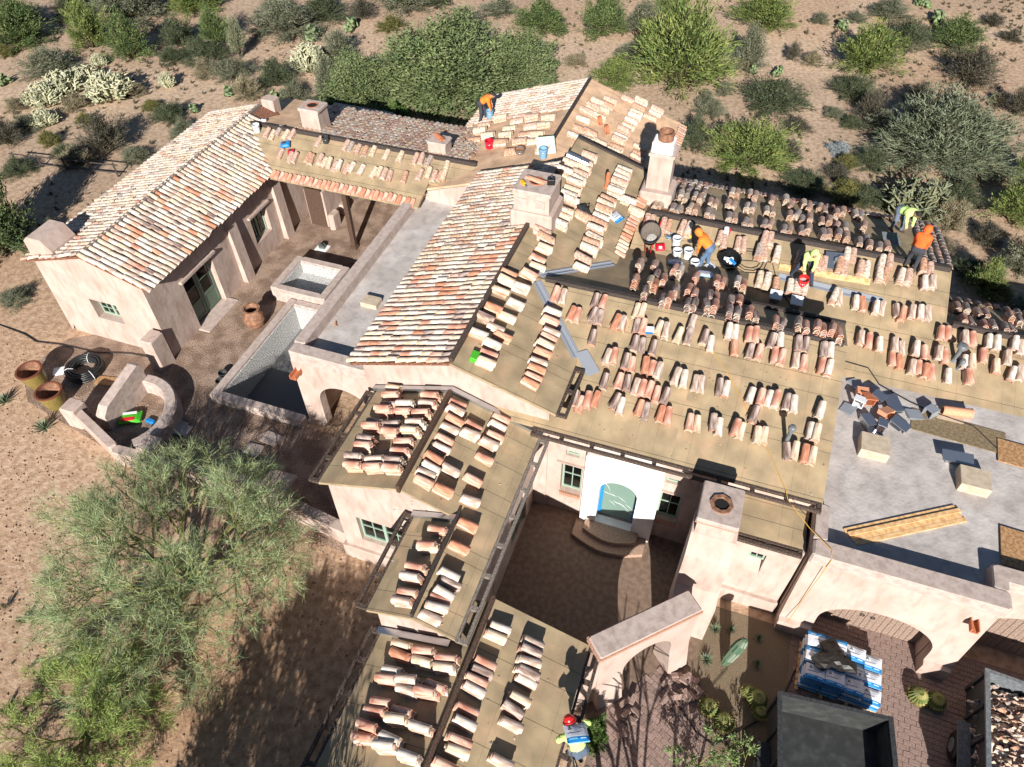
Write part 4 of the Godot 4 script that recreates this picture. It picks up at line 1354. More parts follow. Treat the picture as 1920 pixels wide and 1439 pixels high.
func make_bag():
	if bag_mesh: return
	var im := Image.create(160, 128, false, Image.FORMAT_RGB8)
	im.fill(Color8(216, 220, 226))
	im.fill_rect(Rect2i(0, 94, 160, 34), Color8(20, 124, 190))
	im.fill_rect(Rect2i(14, 100, 60, 10), Color8(120, 190, 226))
	im.fill_rect(Rect2i(96, 104, 44, 6), Color8(210, 230, 240))
	for k in 6: im.fill_rect(Rect2i(64, 14 + k * 10, 70 - (k * 17) % 30, 3), Color8(120, 126, 140))
	im.fill_rect(Rect2i(12, 62, 90, 6), Color8(70, 80, 110))
	for y in 26:
		im.fill_rect(Rect2i(34 - y / 2, 18 + y, 2 + y, 1), Color8(46, 44, 54))
	for y in 12: im.fill_rect(Rect2i(34 - y / 3, 30 + y, 1 + y * 2 / 3, 1), Color8(216, 220, 226))
	bag_mat = StandardMaterial3D.new()
	bag_mat.albedo_texture = ImageTexture.create_from_image(im)
	bag_mat.roughness = 0.6
	var src: ArrayMesh = pillow(0.5, 0.125, 0.43).commit()
	var a := src.surface_get_arrays(0)
	var st := mb()
	var v: PackedVector3Array = a[Mesh.ARRAY_VERTEX]
	var nn: PackedVector3Array = a[Mesh.ARRAY_NORMAL]
	for i in v.size():
		st.set_normal(nn[i])
		st.set_uv(Vector2(v[i].x / 0.5 + 0.5, v[i].z / 0.43 + 0.5))
		st.add_vertex(v[i])
	bag_mesh = st.commit()

func cement_bag(at: Vector3, turn: float, label: String, group := "", basis0 := Basis.IDENTITY) -> MeshInstance3D:
	make_bag()
	var o := MeshInstance3D.new()
	o.mesh = bag_mesh
	o.material_override = bag_mat
	o.name = numbered("cement_bag")
	add_child(o)
	o.transform = Transform3D(basis0 * Basis(Vector3.UP, turn), at)
	tag(o, label, "cement bag", group)
	return o

func bucket(at: Vector3, r: float, h: float, m: Material, label: String, tilt := Basis.IDENTITY, fill: Material = null) -> Node3D:
	var t := thing("bucket", label, "bucket", at)
	t.basis = tilt
	var st := mb()
	lathe(st, [Vector2(0.001, 0.0), Vector2(r * 0.84, 0.0), Vector2(r * 0.97, h * 0.86), Vector2(r * 1.05, h * 0.87), Vector2(r * 1.06, h * 0.93), Vector2(r, h * 0.94), Vector2(r * 1.03, h), Vector2(r * 0.93, h), Vector2(r * 0.84, h * 0.2)], 20)
	obj("pail", st, m, t)
	var f := mb()
	lathe(f, [Vector2(r * 0.9, h * 0.55), Vector2(0.001, h * 0.57)], 16)
	obj("contents", f, fill if fill else M.mortar_dark, t)
	var hd := mb()
	var pts := []
	for i in 13: pts.append(Vector3(cos(PI * i / 12) * r * 1.08, h * 0.9 - sin(PI * i / 12) * r * 0.5, sin(PI * i / 12) * r * 1.12))
	tube(hd, pts, [0.008], 4)
	obj("handle", hd, M.silver, t)
	return t

# ---------------------------------------------------------------- driveway, gate arch, trailers
func build_driveway():
	var j := mb()
	box(j, Vector3(2.0, -0.1, -11.5), Vector3(4.7, 0.007, 4.0))
	struct("gravel_bed", j, M.gravel)
	var bed := mb()
	prism(bed, [Vector2(-0.2, -4.0), Vector2(-0.2, 7.3), Vector2(0.5, 8.3), Vector2(1.3, 9.3), Vector2(2.1, 8.9), Vector2(2.7, 8.0), Vector2(3.2, 5.0), Vector2(3.3, -4.0)], -0.1, 0.011, Transform3D(Basis(Vector3(1, 0, 0), Vector3(0, 0, -1), Vector3(0, 1, 0)), Vector3.ZERO))
	var walk := struct("brick_path", bed, M.joint)
	var bed2 := mb()
	box(bed2, Vector3(4.6, -0.1, -12.3), Vector3(15.0, 0.012, 4.0))
	var drive := struct("brick_driveway", bed2, M.joint)
	# herringbone-free running bond, laid at the drive's own slant
	var bm := mb()
	cbox(bm, Vector3(-0.145, 0, -0.07), Vector3(0.145, 0.05, 0.07), 0.008)
	var brick: ArrayMesh = bm.commit()
	var pw := PackedVector2Array([Vector2(-0.1, 2.0), Vector2(-0.1, -7.3), Vector2(0.5, -8.2), Vector2(1.3, -9.2), Vector2(2.05, -8.8), Vector2(2.6, -7.9), Vector2(3.1, -5.0), Vector2(3.2, 2.0)])
	for part in 2:
		var list := []
		var turn: float = [0.42, 0.05][part]
		for r in range(-60, 60):
			for c in range(-40, 40):
				var q := Vector2(c * 0.3 + (0.15 if r % 2 else 0.0), r * 0.15).rotated(turn) + Vector2([1.4, 7.5][part], [-5.0, -9.0][part])
				var ok := false
				if part == 0: ok = Geometry2D.is_point_in_polygon(q, pw) and q.y < -3.5
				else: ok = q.x > 4.75 and q.x < 11.5 and q.y > -12.2 and q.y < -5.5
				if ok:
					var b := Basis(Vector3.UP, -turn + rng.randf_range(-0.02, 0.02)).rotated(Vector3.RIGHT, rng.randf_range(-0.012, 0.012))
					list.append([Transform3D(b, Vector3(q.x, -0.022 + rng.randf_range(-0.006, 0.006), q.y)), q.distance_to(Vector2(1.2, -8.0) if part == 0 else Vector2(5.6, -9.5))])
		list.sort_custom(func(a, b): return a[1] < b[1])
		var host: Node3D = walk if part == 0 else drive
		var single := 150
		for i in mini(single, list.size()): inst("brick", brick, M.paver[rng.randi() % 4], host, list[i][0])
		var mm := MultiMesh.new()
		mm.transform_format = MultiMesh.TRANSFORM_3D
		mm.mesh = brick
		mm.instance_count = maxi(list.size() - single, 0)
		for i in mm.instance_count: mm.set_instance_transform(i, list[i + single][0])
		var mi := MultiMeshInstance3D.new()
		mi.multimesh = mm
		mi.material_override = M.paver[part]
		mi.name = "bricks"
		mi.set_meta("kind", "stuff")
		host.add_child(mi, true)
	# gate arch wall at 45 degrees
	var dir := Vector3(0.715, 0, -0.699)
	var nrm := Vector3(0.699, 0, 0.715)
	var xf := Transform3D(Basis(dir, Vector3.UP, nrm), Vector3(-0.62, 0, -7.72))
	var arch := Node3D.new()
	arch.name = "gate_arch"
	add_child(arch)
	arch.transform = xf
	tag(arch, "thick slanting stucco wall with an arched gateway into the courtyard", "gate wall")
	var ca := csg("wall", M.stucco, arch)
	csg_poly(ca, [Vector2(-0.6, -0.2), Vector2(-0.6, 2.6), Vector2(0.0, 2.6), Vector2(0.0, 3.05), Vector2(2.95, 3.05), Vector2(2.95, -0.2)], -0.24, 0.24)
	csg_poly(ca, [Vector2(-0.56, -0.2), Vector2(-0.3, 1.2), Vector2(-0.235, 2.9), Vector2(0.235, 2.9), Vector2(0.235, -0.2)], 0.02, 2.93, false, Transform3D(Basis(Vector3(0, 0, -1), Vector3(0, 1, 0), Vector3(1, 0, 0)), Vector3.ZERO))
	csg_poly(ca, arch_poly(0.8, 2.3, -0.3, 1.5, 2.25), -0.6, 1.0, true)
	var cp := mb()
	cbox(cp, Vector3(-0.05, 3.05, -0.3), Vector3(2.95, 3.17, 0.3), 0.03)
	obj("wall_cap", cp, M.cap, arch)
	for e in [[-0.08, 0.3, 2.97, 0.345], [-0.08, -0.345, 2.97, -0.3], [-0.1, -0.3, -0.05, 0.3]]:
		var n := 16 if e[2] > 1.0 else 4
		for i in n:
			var b := mb()
			var f0 := float(i) / n
			var f1 := float(i + 1) / n
			if n == 16: cbox(b, Vector3(lerpf(e[0], e[2], f0) + 0.005, 3.02, e[1]), Vector3(lerpf(e[0], e[2], f1) - 0.005, 3.1, e[3]), 0.008)
			else: cbox(b, Vector3(e[0], 3.02, lerpf(e[1], e[3], f0) + 0.005), Vector3(e[2], 3.1, lerpf(e[1], e[3], f1) - 0.005), 0.008)
			obj("brick", b, M.brick_edge, arch)
	# loose bricks heaped along the path edge
	for i in 34:
		var near: bool = i < 20
		var b := MeshInstance3D.new()
		b.mesh = brick
		b.material_override = M.paver[rng.randi() % 4]
		b.name = numbered("loose_brick")
		add_child(b)
		var q := Vector2(1.85, -8.55) + Vector2(rng.randf_range(-0.55, 0.5), rng.randf_range(-0.6, 0.6)) if near else Vector2(0.62, -7.75) + Vector2(rng.randf_range(-0.25, 0.2), rng.randf_range(-0.2, 1.1))
		b.position = Vector3(q.x, 0.02 + rng.randf_range(0, 0.16), q.y)
		b.rotation = Vector3(rng.randf_range(-0.4, 0.4), rng.randf_range(0, PI), rng.randf_range(-0.4, 0.4))
		tag(b, "loose red-brown paving brick tossed in the heap right of the gate arch" if near else "loose red-brown paving brick in the row left of the brick path", "brick", "loose bricks right of the arch" if near else "loose bricks left of the path")
	# pallets of cement bags
	var pal := thing("pallet", "wooden pallets under the cement bags by the garage", "pallet", Vector3(5.88, 0, -10.45), -0.03)
	for i in 7:
		var b := mb()
		box(b, Vector3(-1.08, 0.09, -0.68 + i * 0.2), Vector3(1.08, 0.11, -0.56 + i * 0.2))
		obj("slat", b, M.lumber, pal)
	for i in 4:
		var b := mb()
		box(b, Vector3(-1.05 + i * 0.66, 0.01, -0.68), Vector3(-0.97 + i * 0.66, 0.088, 0.74))
		obj("bearer", b, M.lumber, pal)
	var lv := [7, 7, 6, 4]
	var rown := ["back", "middle", "front"]
	var coln := ["leftmost", "second", "third", "rightmost"]
	var ordn := ["top", "second", "third", "fourth", "fifth", "sixth", "lowest"]
	for c in 4:
		for r in 3:
			for k in lv[c]:
				var x := 5.88 + (c - 1.5) * 0.525 + rng.randf_range(-0.02, 0.02)
				var z := -10.45 + (r - 1) * 0.46 + rng.randf_range(-0.02, 0.02)
				cement_bag(Vector3(x, 0.112 + k * 0.12, z), -0.03 + rng.randf_range(-0.05, 0.05) + (PI if rng.randf() < 0.3 else 0.0), "white and blue cement bag, %s of the %s pile in the %s row" % [ordn[mini(lv[c] - 1 - k, 6)], coln[c], rown[r]], "cement bags on the pallets")
	# crumpled dark tarp on the bags
	var tp := mb()
	var nt := 16
	var tpf := func(i, k):
		var a: float = TAU * i / nt
		var rr: float = k / 5.0 * (0.52 + 0.16 * sin(a * 3.0 + 0.6) + 0.07 * sin(a * 7.0))
		return Vector3(cos(a) * rr, 0.2 - 0.16 * pow(k / 5.0, 1.5) + 0.045 * sin(a * 5.0 + k * 1.7) * (k / 5.0), sin(a) * rr * 0.85)
	for i in nt:
		for k in 5: quad(tp, tpf.call(i, k), tpf.call(i + 1, k), tpf.call(i + 1, k + 1), tpf.call(i, k + 1))
	var to := obj("crumpled_tarp", tp, M.tarp)
	to.position = Vector3(5.5, 0.98, -10.5)
	tag(to, "dark crumpled tarp thrown over the cement bags", "tarp")
	# trailers
	trailer("dump_trailer", "empty black dump trailer box parked at the bottom edge", Vector3(5.65, 0, -6.9), 0.1, 2.75, 4.1, 1.55, false)
	trailer("dump_trailer", "grey dump trailer filled with broken roof tiles at the lower right corner", Vector3(10.2, 0, -8.9), -0.06, 2.4, 4.4, 1.6, true)
	var rub := []
	for i in 1500:
		var q := Vector2(rng.randf_range(-1.1, 1.1), rng.randf_range(-2.05, 2.05))
		var y := 0.95 + 0.35 * cos(q.x * 1.2) * cos(q.y * 0.6) + rng.randf_range(-0.12, 0.08)
		var b := Basis(Vector3.UP, rng.randf() * TAU).rotated(Vector3(rng.randf() - 0.5, 0, rng.randf() - 0.5).normalized(), rng.randf_range(-0.9, 0.9)).scaled(Vector3(rng.randf_range(0.5, 1.2), 1, rng.randf_range(0.25, 0.75)))
		rub.append(Transform3D(b, Vector3(10.2, y, -8.9) + Basis(Vector3.UP, -0.06) * Vector3(q.x, 0, q.y)))
	var mm := MultiMesh.new()
	mm.transform_format = MultiMesh.TRANSFORM_3D
	mm.use_colors = true
	mm.mesh = tile_meshes[0]
	mm.instance_count = rub.size()
	for i in rub.size():
		mm.set_instance_transform(i, rub[i])
		var t: Array = TINT[tone_of("ppowcg")]
		mm.set_instance_color(i, Color(t[0], t[1], t[2]))
	var mi := MultiMeshInstance3D.new()
	mi.multimesh = mm
	mi.material_override = M.tile_tint
	mi.name = "tile_rubble"
	add_child(mi)
	tag(mi, "heap of broken clay roof tiles filling the grey trailer", "rubble", "", "stuff")
	cement_bag(Vector3(5.2, 0.62, -6.2), 0.5, "single cement bag lying inside the empty black trailer")
	# cables on the drive
	var cb := mb()
	tube(cb, [Vector3(4.9, 0.04, -11.3), Vector3(5.0, 0.04, -10.9), Vector3(4.75, 0.04, -10.2), Vector3(4.55, 0.04, -9.5), Vector3(4.3, 0.04, -8.9), Vector3(3.6, 0.04, -8.2), Vector3(2.9, 0.04, -7.5), Vector3(2.4, 0.04, -7.7), Vector3(1.9, 0.05, -8.2)], [0.018], 5)
	tag(obj("ground_cable", cb, M.cord), "thin dark cable looping over the gravel between cacti", "cable")

func trailer(called: String, label: String, at: Vector3, turn: float, w: float, L: float, h: float, open_grey: bool):
	var t := thing(called, label, "trailer", at, turn)
	var m: Material = M.steel_grey if open_grey else M.steel_dark
	var ins: Material = M.steel_grey if open_grey else M.liner
	var fl := mb()
	box(fl, Vector3(-w / 2 + 0.06, 0.5, -L / 2 + 0.06), Vector3(w / 2 - 0.06, 0.58, L / 2 - 0.06))
	obj("bed", fl, ins, t)
	for s in [-1, 1]:
		var sd := mb()
		box(sd, Vector3(s * (w / 2 - 0.03) - 0.03, 0.45, -L / 2), Vector3(s * (w / 2 - 0.03) + 0.03, h, L / 2))
		for k in 6: box(sd, Vector3(s * (w / 2 + 0.03) - 0.03, 0.5, -L / 2 + 0.1 + k * (L - 0.3) / 5), Vector3(s * (w / 2 + 0.03) + 0.03, h - 0.05, -L / 2 + 0.17 + k * (L - 0.3) / 5))
		obj("side_panel", sd, M.steel_dark, t)
		var il := mb()
		box(il, Vector3(s * (w / 2 - 0.07) - 0.008, 0.58, -L / 2 + 0.07), Vector3(s * (w / 2 - 0.07) + 0.008, h - 0.06, L / 2 - 0.07))
		obj("side_lining", il, ins, t)
		var rl := mb()
		cbox(rl, Vector3(s * (w / 2 - 0.02) - 0.06, h + 0.002, -L / 2 - 0.04), Vector3(s * (w / 2 - 0.02) + 0.06, h + 0.07, L / 2 + 0.04), 0.01)
		obj("top_rail", rl, M.steel_grey if open_grey else M.steel_dark, t)
		var fd := mb()
		box(fd, Vector3(s * (w / 2 + 0.18) - 0.16, 0.78, -1.0), Vector3(s * (w / 2 + 0.18) + 0.16, 0.82, 1.0))
		obj("fender", fd, m, t)
		for z in [-0.48, 0.48]:
			var wh := mb()
			var xw := Transform3D(Basis(Vector3(0, 0, 1), PI / 2), Vector3(s * (w / 2 + 0.2), 0.37, z))
			lathe(wh, [Vector2(0.001, -0.1), Vector2(0.3, -0.11), Vector2(0.37, -0.08), Vector2(0.37, 0.08), Vector2(0.3, 0.11), Vector2(0.001, 0.1)], 22, xw)
			var wo := obj("wheel", wh, M.black_plastic, t)
			var hb := mb()
			lathe(hb, [Vector2(0.19, -0.115), Vector2(0.17, -0.13), Vector2(0.001, -0.12)], 14, xw)
			lathe(hb, [Vector2(0.001, 0.12), Vector2(0.17, 0.13), Vector2(0.19, 0.115)], 14, xw)
			obj("rim", hb, M.steel_grey, wo)
	for e in [-1, 1]:
		var gt := mb()
		box(gt, Vector3(-w / 2 + 0.06, 0.45, e * (L / 2 - 0.03) - 0.03), Vector3(w / 2 - 0.06, h - 0.002, e * (L / 2 - 0.03) + 0.03))
		obj("end_panel", gt, ins if e < 0 else m, t)
		var rl := mb()
		cbox(rl, Vector3(-w / 2 + 0.05, h, e * (L / 2 - 0.02) - 0.05), Vector3(w / 2 - 0.05, h + 0.068, e * (L / 2 - 0.02) + 0.05), 0.01)
		obj("top_rail", rl, M.steel_grey if open_grey else M.steel_dark, t)
	return t

# ---------------------------------------------------------------- plants
func jitter(c: Color, a: float) -> Color:
	var k := 1.0 + rng.randf_range(-a, a)
	return Color(c.r * k * (1.0 + rng.randf_range(-0.08, 0.08)), c.g * k, c.b * k * (1.0 + rng.randf_range(-0.1, 0.1)))

func blade(st: SurfaceTool, p: Vector3, d: Vector3, l: float, w: float, c: Color):
	var s := d.cross(Vector3(rng.randf() - 0.5, rng.randf() - 0.5, rng.randf() - 0.5)).normalized() * w
	var n := d.cross(s).normalized()
	if n.y < 0: n = -n
	n = (n + Vector3(0, 0.5, 0)).normalized()
	st.set_color(c)
	wound(st, [p - s, n], [p + s, n], [p + d * l, n])

# unit shrub: about 1 wide and 1 tall, stems from the base with leaf slivers along them
func shrub(stems: int, per: int, l: float, w: float, cols: Array, spread := 1.0, low := 0.1, droop := 0.0, start := 0.3) -> Array:
	var st := mb()
	var tw := mb()
	for i in stems:
		var a := rng.randf() * TAU
		var e := lerpf(low, 1.0, pow(rng.randf(), 0.8)) * PI / 2
		var R := rng.randf_range(0.72, 1.0) * (1.0 + 0.16 * sin(a * 3.0 + 1.0) + 0.1 * sin(a * 5.0))
		var tip := Vector3(cos(a) * cos(e) * 0.5 * R * spread, maxf(sin(e), 0.06) * R, sin(a) * cos(e) * 0.5 * R * spread)
		var mid := tip * 0.5 + Vector3(rng.randf_range(-0.06, 0.06), 0.08, rng.randf_range(-0.06, 0.06))
		var base := Vector3(rng.randf_range(-0.06, 0.06), 0, rng.randf_range(-0.06, 0.06))
		var col: Color = cols[rng.randi() % cols.size()]
		if i % 4 == 0: tube(tw, [base, mid, tip], [0.016, 0.01, 0.004], 3, false)
		for k in per:
			var t := lerpf(start, 1.0, pow(rng.randf(), 0.7))
			var p := base.lerp(mid, minf(t * 2.0, 1.0)).lerp(mid.lerp(tip, maxf(t * 2.0 - 1.0, 0.0)), 0.5 if t < 0.5 else 1.0)
			p += Vector3(rng.randf_range(-1, 1), rng.randf_range(-1, 1), rng.randf_range(-1, 1)) * 0.055
			var d := ((tip - mid).normalized() + Vector3(rng.randf_range(-1, 1), rng.randf_range(-0.8, 0.9) - droop, rng.randf_range(-1, 1)) * 0.8).normalized()
			blade(st, p, d, l * rng.randf_range(0.6, 1.3), w * rng.randf_range(0.7, 1.3), jitter(col, 0.2))
	return [st, tw]

func L(r: float, g: float, b: float) -> Color: return Color(r, g, b)

# an open jointed cactus
func cholla(joints: int, r: float, cols: Array) -> SurfaceTool:
	var st := mb()
	for i in joints:
		var a := rng.randf() * TAU
		var e := pow(rng.randf(), 0.6)
		var p := Vector3(cos(a) * 0.42 * e, 0.1, sin(a) * 0.42 * e)
		var top := Vector3(cos(a) * 0.5 * e, rng.randf_range(0.55, 1.0) * sqrt(maxf(1.0 - e * e * 0.75, 0.05)), sin(a) * 0.5 * e)
		var c: Color = cols[rng.randi() % cols.size()]
		var pts := [p * 0.5, p.lerp(top, 0.45) + Vector3(rng.randf_range(-0.05, 0.05), 0, rng.randf_range(-0.05, 0.05)), top]
		st.set_color(jitter(c, 0.15))
		tube(st, pts, [r * 0.9, r, r * 0.55], 5)
		for k in 4:
			st.set_color(jitter(c, 0.2))
			var q: Vector3 = pts[1].lerp(top, rng.randf())
			tube(st, [q, q + Vector3(rng.randf_range(-1, 1), rng.randf_range(0.0, 0.9), rng.randf_range(-1, 1)).normalized() * 0.13], [r * 0.9, r * 0.6], 5)
	return st

func prickly(pads: int) -> SurfaceTool:
	var st := mb()
	for i in pads:
		var a := rng.randf() * TAU
		var lean := rng.randf_range(0.1, 1.0)
		var b := Basis(Vector3.UP, a) * Basis(Vector3.RIGHT, lean) * Basis(Vector3.UP, rng.randf() * 3.0)
		var o := Vector3(cos(a) * 0.32 * rng.randf(), rng.randf_range(0.05, 0.55), sin(a) * 0.32 * rng.randf())
		st.set_color(jitter(L(0.16, 0.22, 0.10), 0.25))
		lathe(st, [Vector2(0.02, 0), Vector2(0.1, 0.08), Vector2(0.15, 0.2), Vector2(0.13, 0.32), Vector2(0.06, 0.39), Vector2(0.001, 0.4)], 9, Transform3D(b.scaled_local(Vector3(1, 1, 0.24)), o))
	return st

func ribbed(ribs: int, prof: Array, c: Color, spine: Color) -> SurfaceTool:
	var st := mb()
	for i in prof.size() - 1:
		for k in ribs * 2:
			var P := func(kk, q): return Vector3(cos(PI * kk / ribs), 0, sin(PI * kk / ribs)) * q.x * (1.0 if kk % 2 == 0 else 0.84) + Vector3.UP * q.y
			st.set_color(spine if i % 2 == 1 and k % 2 == 0 else jitter(c, 0.05))
			quad(st, P.call(k + 1, prof[i]), P.call(k, prof[i]), P.call(k, prof[i + 1]), P.call(k + 1, prof[i + 1]))
	for k in ribs * 3:
		for y in 3:
			var q: Vector2 = prof[clampi(1 + y * (prof.size() - 2) / 5, 0, prof.size() - 1)]
			var a: float = TAU * floor(k / 3.0) / ribs
			blade(st, Vector3(cos(a) * q.x, q.y, sin(a) * q.x), Vector3(cos(a + (k % 3 - 1) * 0.9), 0.6, sin(a + (k % 3 - 1) * 0.9)).normalized(), 0.06, 0.006, spine)
	return st

func agave() -> SurfaceTool:
	var st := mb()
	for i in 36:
		var a: float = i * 2.4
		var e := lerpf(0.25, 1.4, i / 36.0)
		var d := Vector3(cos(a) * cos(e), sin(e), sin(a) * cos(e))
		var s := d.cross(Vector3.UP).normalized() * 0.035
		st.set_color(jitter(L(0.15, 0.2, 0.12), 0.2))
		quad(st, s * 0.6, -s * 0.6, d * 0.25 - s, d * 0.25 + s)
		tri(st, d * 0.25 + s, d * 0.25 - s, d * 0.5)
	return st

# branching tree: limbs, twigs and slivers of leaf
func grow(wood: SurfaceTool, leaf: SurfaceTool, p: Vector3, d: Vector3, len: float, r: float, depth: int, opt: Dictionary):
	var bend := Vector3(rng.randf_range(-1, 1), rng.randf_range(-0.6, 0.8), rng.randf_range(-1, 1)) * 0.28
	var m := p + (d + bend * 0.4).normalized() * len * 0.5
	var e := m + (d + bend).normalized() * len * 0.5
	tube(wood, [p, m, e], [r, r * 0.85, r * 0.66], 6 if depth > 2 else 4, false)
	if depth <= opt.leafy:
		for i in int(opt.leaves):
			var t := rng.randf()
			var q: Vector3 = (p.lerp(m, t * 2.0) if t < 0.5 else m.lerp(e, t * 2.0 - 1.0)) + Vector3(rng.randf_range(-1, 1), rng.randf_range(-1, 1), rng.randf_range(-1, 1)) * opt.fuzz
			var dd := ((e - m).normalized() + Vector3(rng.randf_range(-1, 1), rng.randf_range(-0.7, 0.7), rng.randf_range(-1, 1)) * 0.75).normalized()
			blade(leaf, q, dd, opt.l * rng.randf_range(0.5, 1.4), opt.w * rng.randf_range(0.6, 1.3), jitter(opt.cols[rng.randi() % opt.cols.size()], 0.2))
	if depth == 0: return
	var n: int = opt.forks if depth > 1 else opt.forks + 1
	for i in n:
		var a := TAU * (i + rng.randf()) / n
		var side := d.cross(Vector3.UP if absf(d.y) < 0.9 else Vector3.RIGHT).normalized().rotated(d, a)
		var nd := (d + side * rng.randf_range(0.45, 0.95) + Vector3(0, opt.up, 0)).normalized()
		var start := m.lerp(e, rng.randf_range(0.2, 1.0)) if i > 0 else e
		grow(wood, leaf, start, nd, len * rng.randf_range(0.62, 0.82), r * 0.6, depth - 1, opt)

func tree(called: String, label: String, at: Vector3, limbs: int, limb_len: float, r: float, depth: int, out: float, opt: Dictionary, wood_m: Material, cat := "tree") -> Node3D:
	var t := thing(called, label, cat, at)
	var w := mb()
	var lf := mb()
	for i in limbs:
		var a := TAU * (i + rng.randf_range(-0.3, 0.3)) / limbs
		grow(w, lf, Vector3(cos(a) * r, 0, sin(a) * r), Vector3(cos(a) * out, 1.0, sin(a) * out).normalized(), limb_len, r, depth, opt)
	obj("trunk", w, wood_m, t)
	if opt.leaves > 0: obj("crown", lf, M.leaf, t)
	return t

func build_plants():
	var lime := [L(0.169, 0.219, 0.056), L(0.213, 0.250, 0.069), L(0.125, 0.175, 0.044)]
	var green := [L(0.111, 0.163, 0.052), L(0.156, 0.202, 0.065), L(0.078, 0.124, 0.039)]
	var dark := [L(0.081, 0.106, 0.050), L(0.112, 0.131, 0.069), L(0.062, 0.081, 0.040)]
	var grey := [L(0.168, 0.180, 0.114), L(0.216, 0.222, 0.144), L(0.126, 0.138, 0.084)]
	var proto := {}
	var meshes := {}
	var mk := func(k, a): meshes[k] = [a[0].commit(), a[1].commit()]
	for v in 3:
		mk.call("green%d" % v, shrub(187, 87, 0.046, 0.0065, green, 1.0, 0.05))
		mk.call("lime%d" % v, shrub(162, 83, 0.066, 0.0058, lime, 1.05, 0.05, -0.3))
		mk.call("grey%d" % v, shrub(162, 76, 0.053, 0.0065, grey, 1.05, 0.0))
		mk.call("dark%d" % v, shrub(162, 76, 0.053, 0.0065, dark, 1.05, 0.0))
		mk.call("twiggy%d" % v, shrub(187, 41, 0.073, 0.0058, [L(0.09, 0.085, 0.055), L(0.13, 0.12, 0.085), L(0.06, 0.055, 0.04)], 1.0, 0.05, -0.2, 0.2))
	mk.call("yellow0", shrub(137, 76, 0.066, 0.0072, [L(0.19, 0.18, 0.05), L(0.14, 0.14, 0.045)], 1.0, 0.05))
	mk.call("straw0", shrub(162, 76, 0.086, 0.0050, [L(0.34, 0.29, 0.18), L(0.27, 0.23, 0.14), L(0.2, 0.18, 0.11)], 1.0, 0.05))
	mk.call("pale0", shrub(137, 64, 0.079, 0.0058, [L(0.26, 0.27, 0.16), L(0.2, 0.22, 0.13)], 0.9, 0.2))
	mk.call("silver0", shrub(150, 83, 0.059, 0.0086, [L(0.34, 0.38, 0.39), L(0.27, 0.31, 0.33)], 1.0, 0.05))
	mk.call("greypalo0", shrub(287, 114, 0.066, 0.0043, [L(0.17, 0.2, 0.12), L(0.21, 0.235, 0.15), L(0.13, 0.155, 0.09)], 1.1, 0.02, -0.2))
	mk.call("dense0", shrub(175, 114, 0.053, 0.0130, [L(0.07, 0.13, 0.025), L(0.1, 0.17, 0.035)], 0.95, 0.05))
	mk.call("mesquite0", shrub(375, 152, 0.033, 0.0065, [L(0.165, 0.215, 0.085), L(0.21, 0.255, 0.11), L(0.125, 0.17, 0.065)], 1.0, 0.0))
	mk.call("tree0", shrub(212, 114, 0.040, 0.0086, [L(0.055, 0.09, 0.03), L(0.08, 0.12, 0.04)], 1.0, 0.0))
	var cho: Array = [[cholla(110, 0.026, [L(0.42, 0.42, 0.27), L(0.5, 0.49, 0.33), L(0.3, 0.31, 0.19)]).commit()], [cholla(80, 0.02, [L(0.2, 0.22, 0.13), L(0.15, 0.16, 0.09)]).commit()]]
	var pri: ArrayMesh = prickly(22).commit()
	var groups := {"green": ["desert_bush", "bush", "green desert bushes"], "lime": ["desert_bush", "bush", "yellow-green desert bushes"], "grey": ["scrub_bush", "bush", "grey-green scrub bushes"], "dark": ["scrub_bush", "bush", "dark scrub bushes"], "twiggy": ["twiggy_shrub", "shrub", "dark twiggy shrubs"], "yellow": ["small_shrub", "shrub", "yellow-green shrubs"], "straw": ["straw_bush", "bush", "straw-coloured bushes"], "pale": ["pale_bush", "bush", ""], "silver": ["silver_bush", "bush", ""], "greypalo": ["palo_verde_bush", "bush", ""], "dense": ["leafy_bush", "bush", "leafy bushes by the house"], "mesquite": ["mesquite_tree", "tree", "mesquite thicket behind the house"], "tree": ["shade_tree", "tree", ""], "cholla": ["cholla_cactus", "cactus", "pale chollas"], "twiggy2": ["cholla_cactus", "cactus", ""], "pear": ["prickly_pear", "cactus", "prickly pears on the slopes"], "barrel": ["barrel_cactus", "cactus", ""]}
	var count := {}
	for q in PLANTS:
		var k: String = q[0]
		var at := Vector3(q[1], -0.03, q[2])
		var W: float = q[3]
		var H: float = q[4]
		var g: Array = groups[k]
		var n: int = count.get(k, 0)
		count[k] = n + 1
		var t := thing(g[0], q[5], g[1], at, rng.randf() * TAU, g[2])
		if k == "cholla" or k == "twiggy2":
			inst("stem", cho[0 if k == "cholla" else 1][0], M.cactus, t, Transform3D(Basis.IDENTITY.scaled(Vector3(W, H * 1.1, W)), Vector3.ZERO))
		elif k == "pear":
			inst("pad_clump", pri, M.cactus, t, Transform3D(Basis.IDENTITY.scaled(Vector3(W, maxf(H, W * 0.6), W)), Vector3.ZERO))
		elif k == "barrel":
			obj("stem", ribbed(12, [Vector2(0.25, 0), Vector2(0.34, 0.2), Vector2(0.36, 0.45), Vector2(0.28, 0.66), Vector2(0.12, 0.76), Vector2(0.001, 0.78)], L(0.12, 0.15, 0.08), L(0.3, 0.26, 0.18)), M.cactus, t)
		else:
			var vk := "%s%d" % [k, n % 3]
			var me: Array = meshes[vk if meshes.has(vk) else k + "0"]
			var hs := 1.2
			if k == "mesquite": hs = 1.25
			if k == "greypalo": hs = 1.1
			var xf := Transform3D(Basis.IDENTITY.scaled(Vector3(W, H * hs * 1.05, W)), Vector3.ZERO)
			inst("crown", me[0], M.leaf, t, xf)
			inst("trunk" if g[1] == "tree" else "stems", me[1], M.twig if k != "mesquite" else M.bark, t, xf)
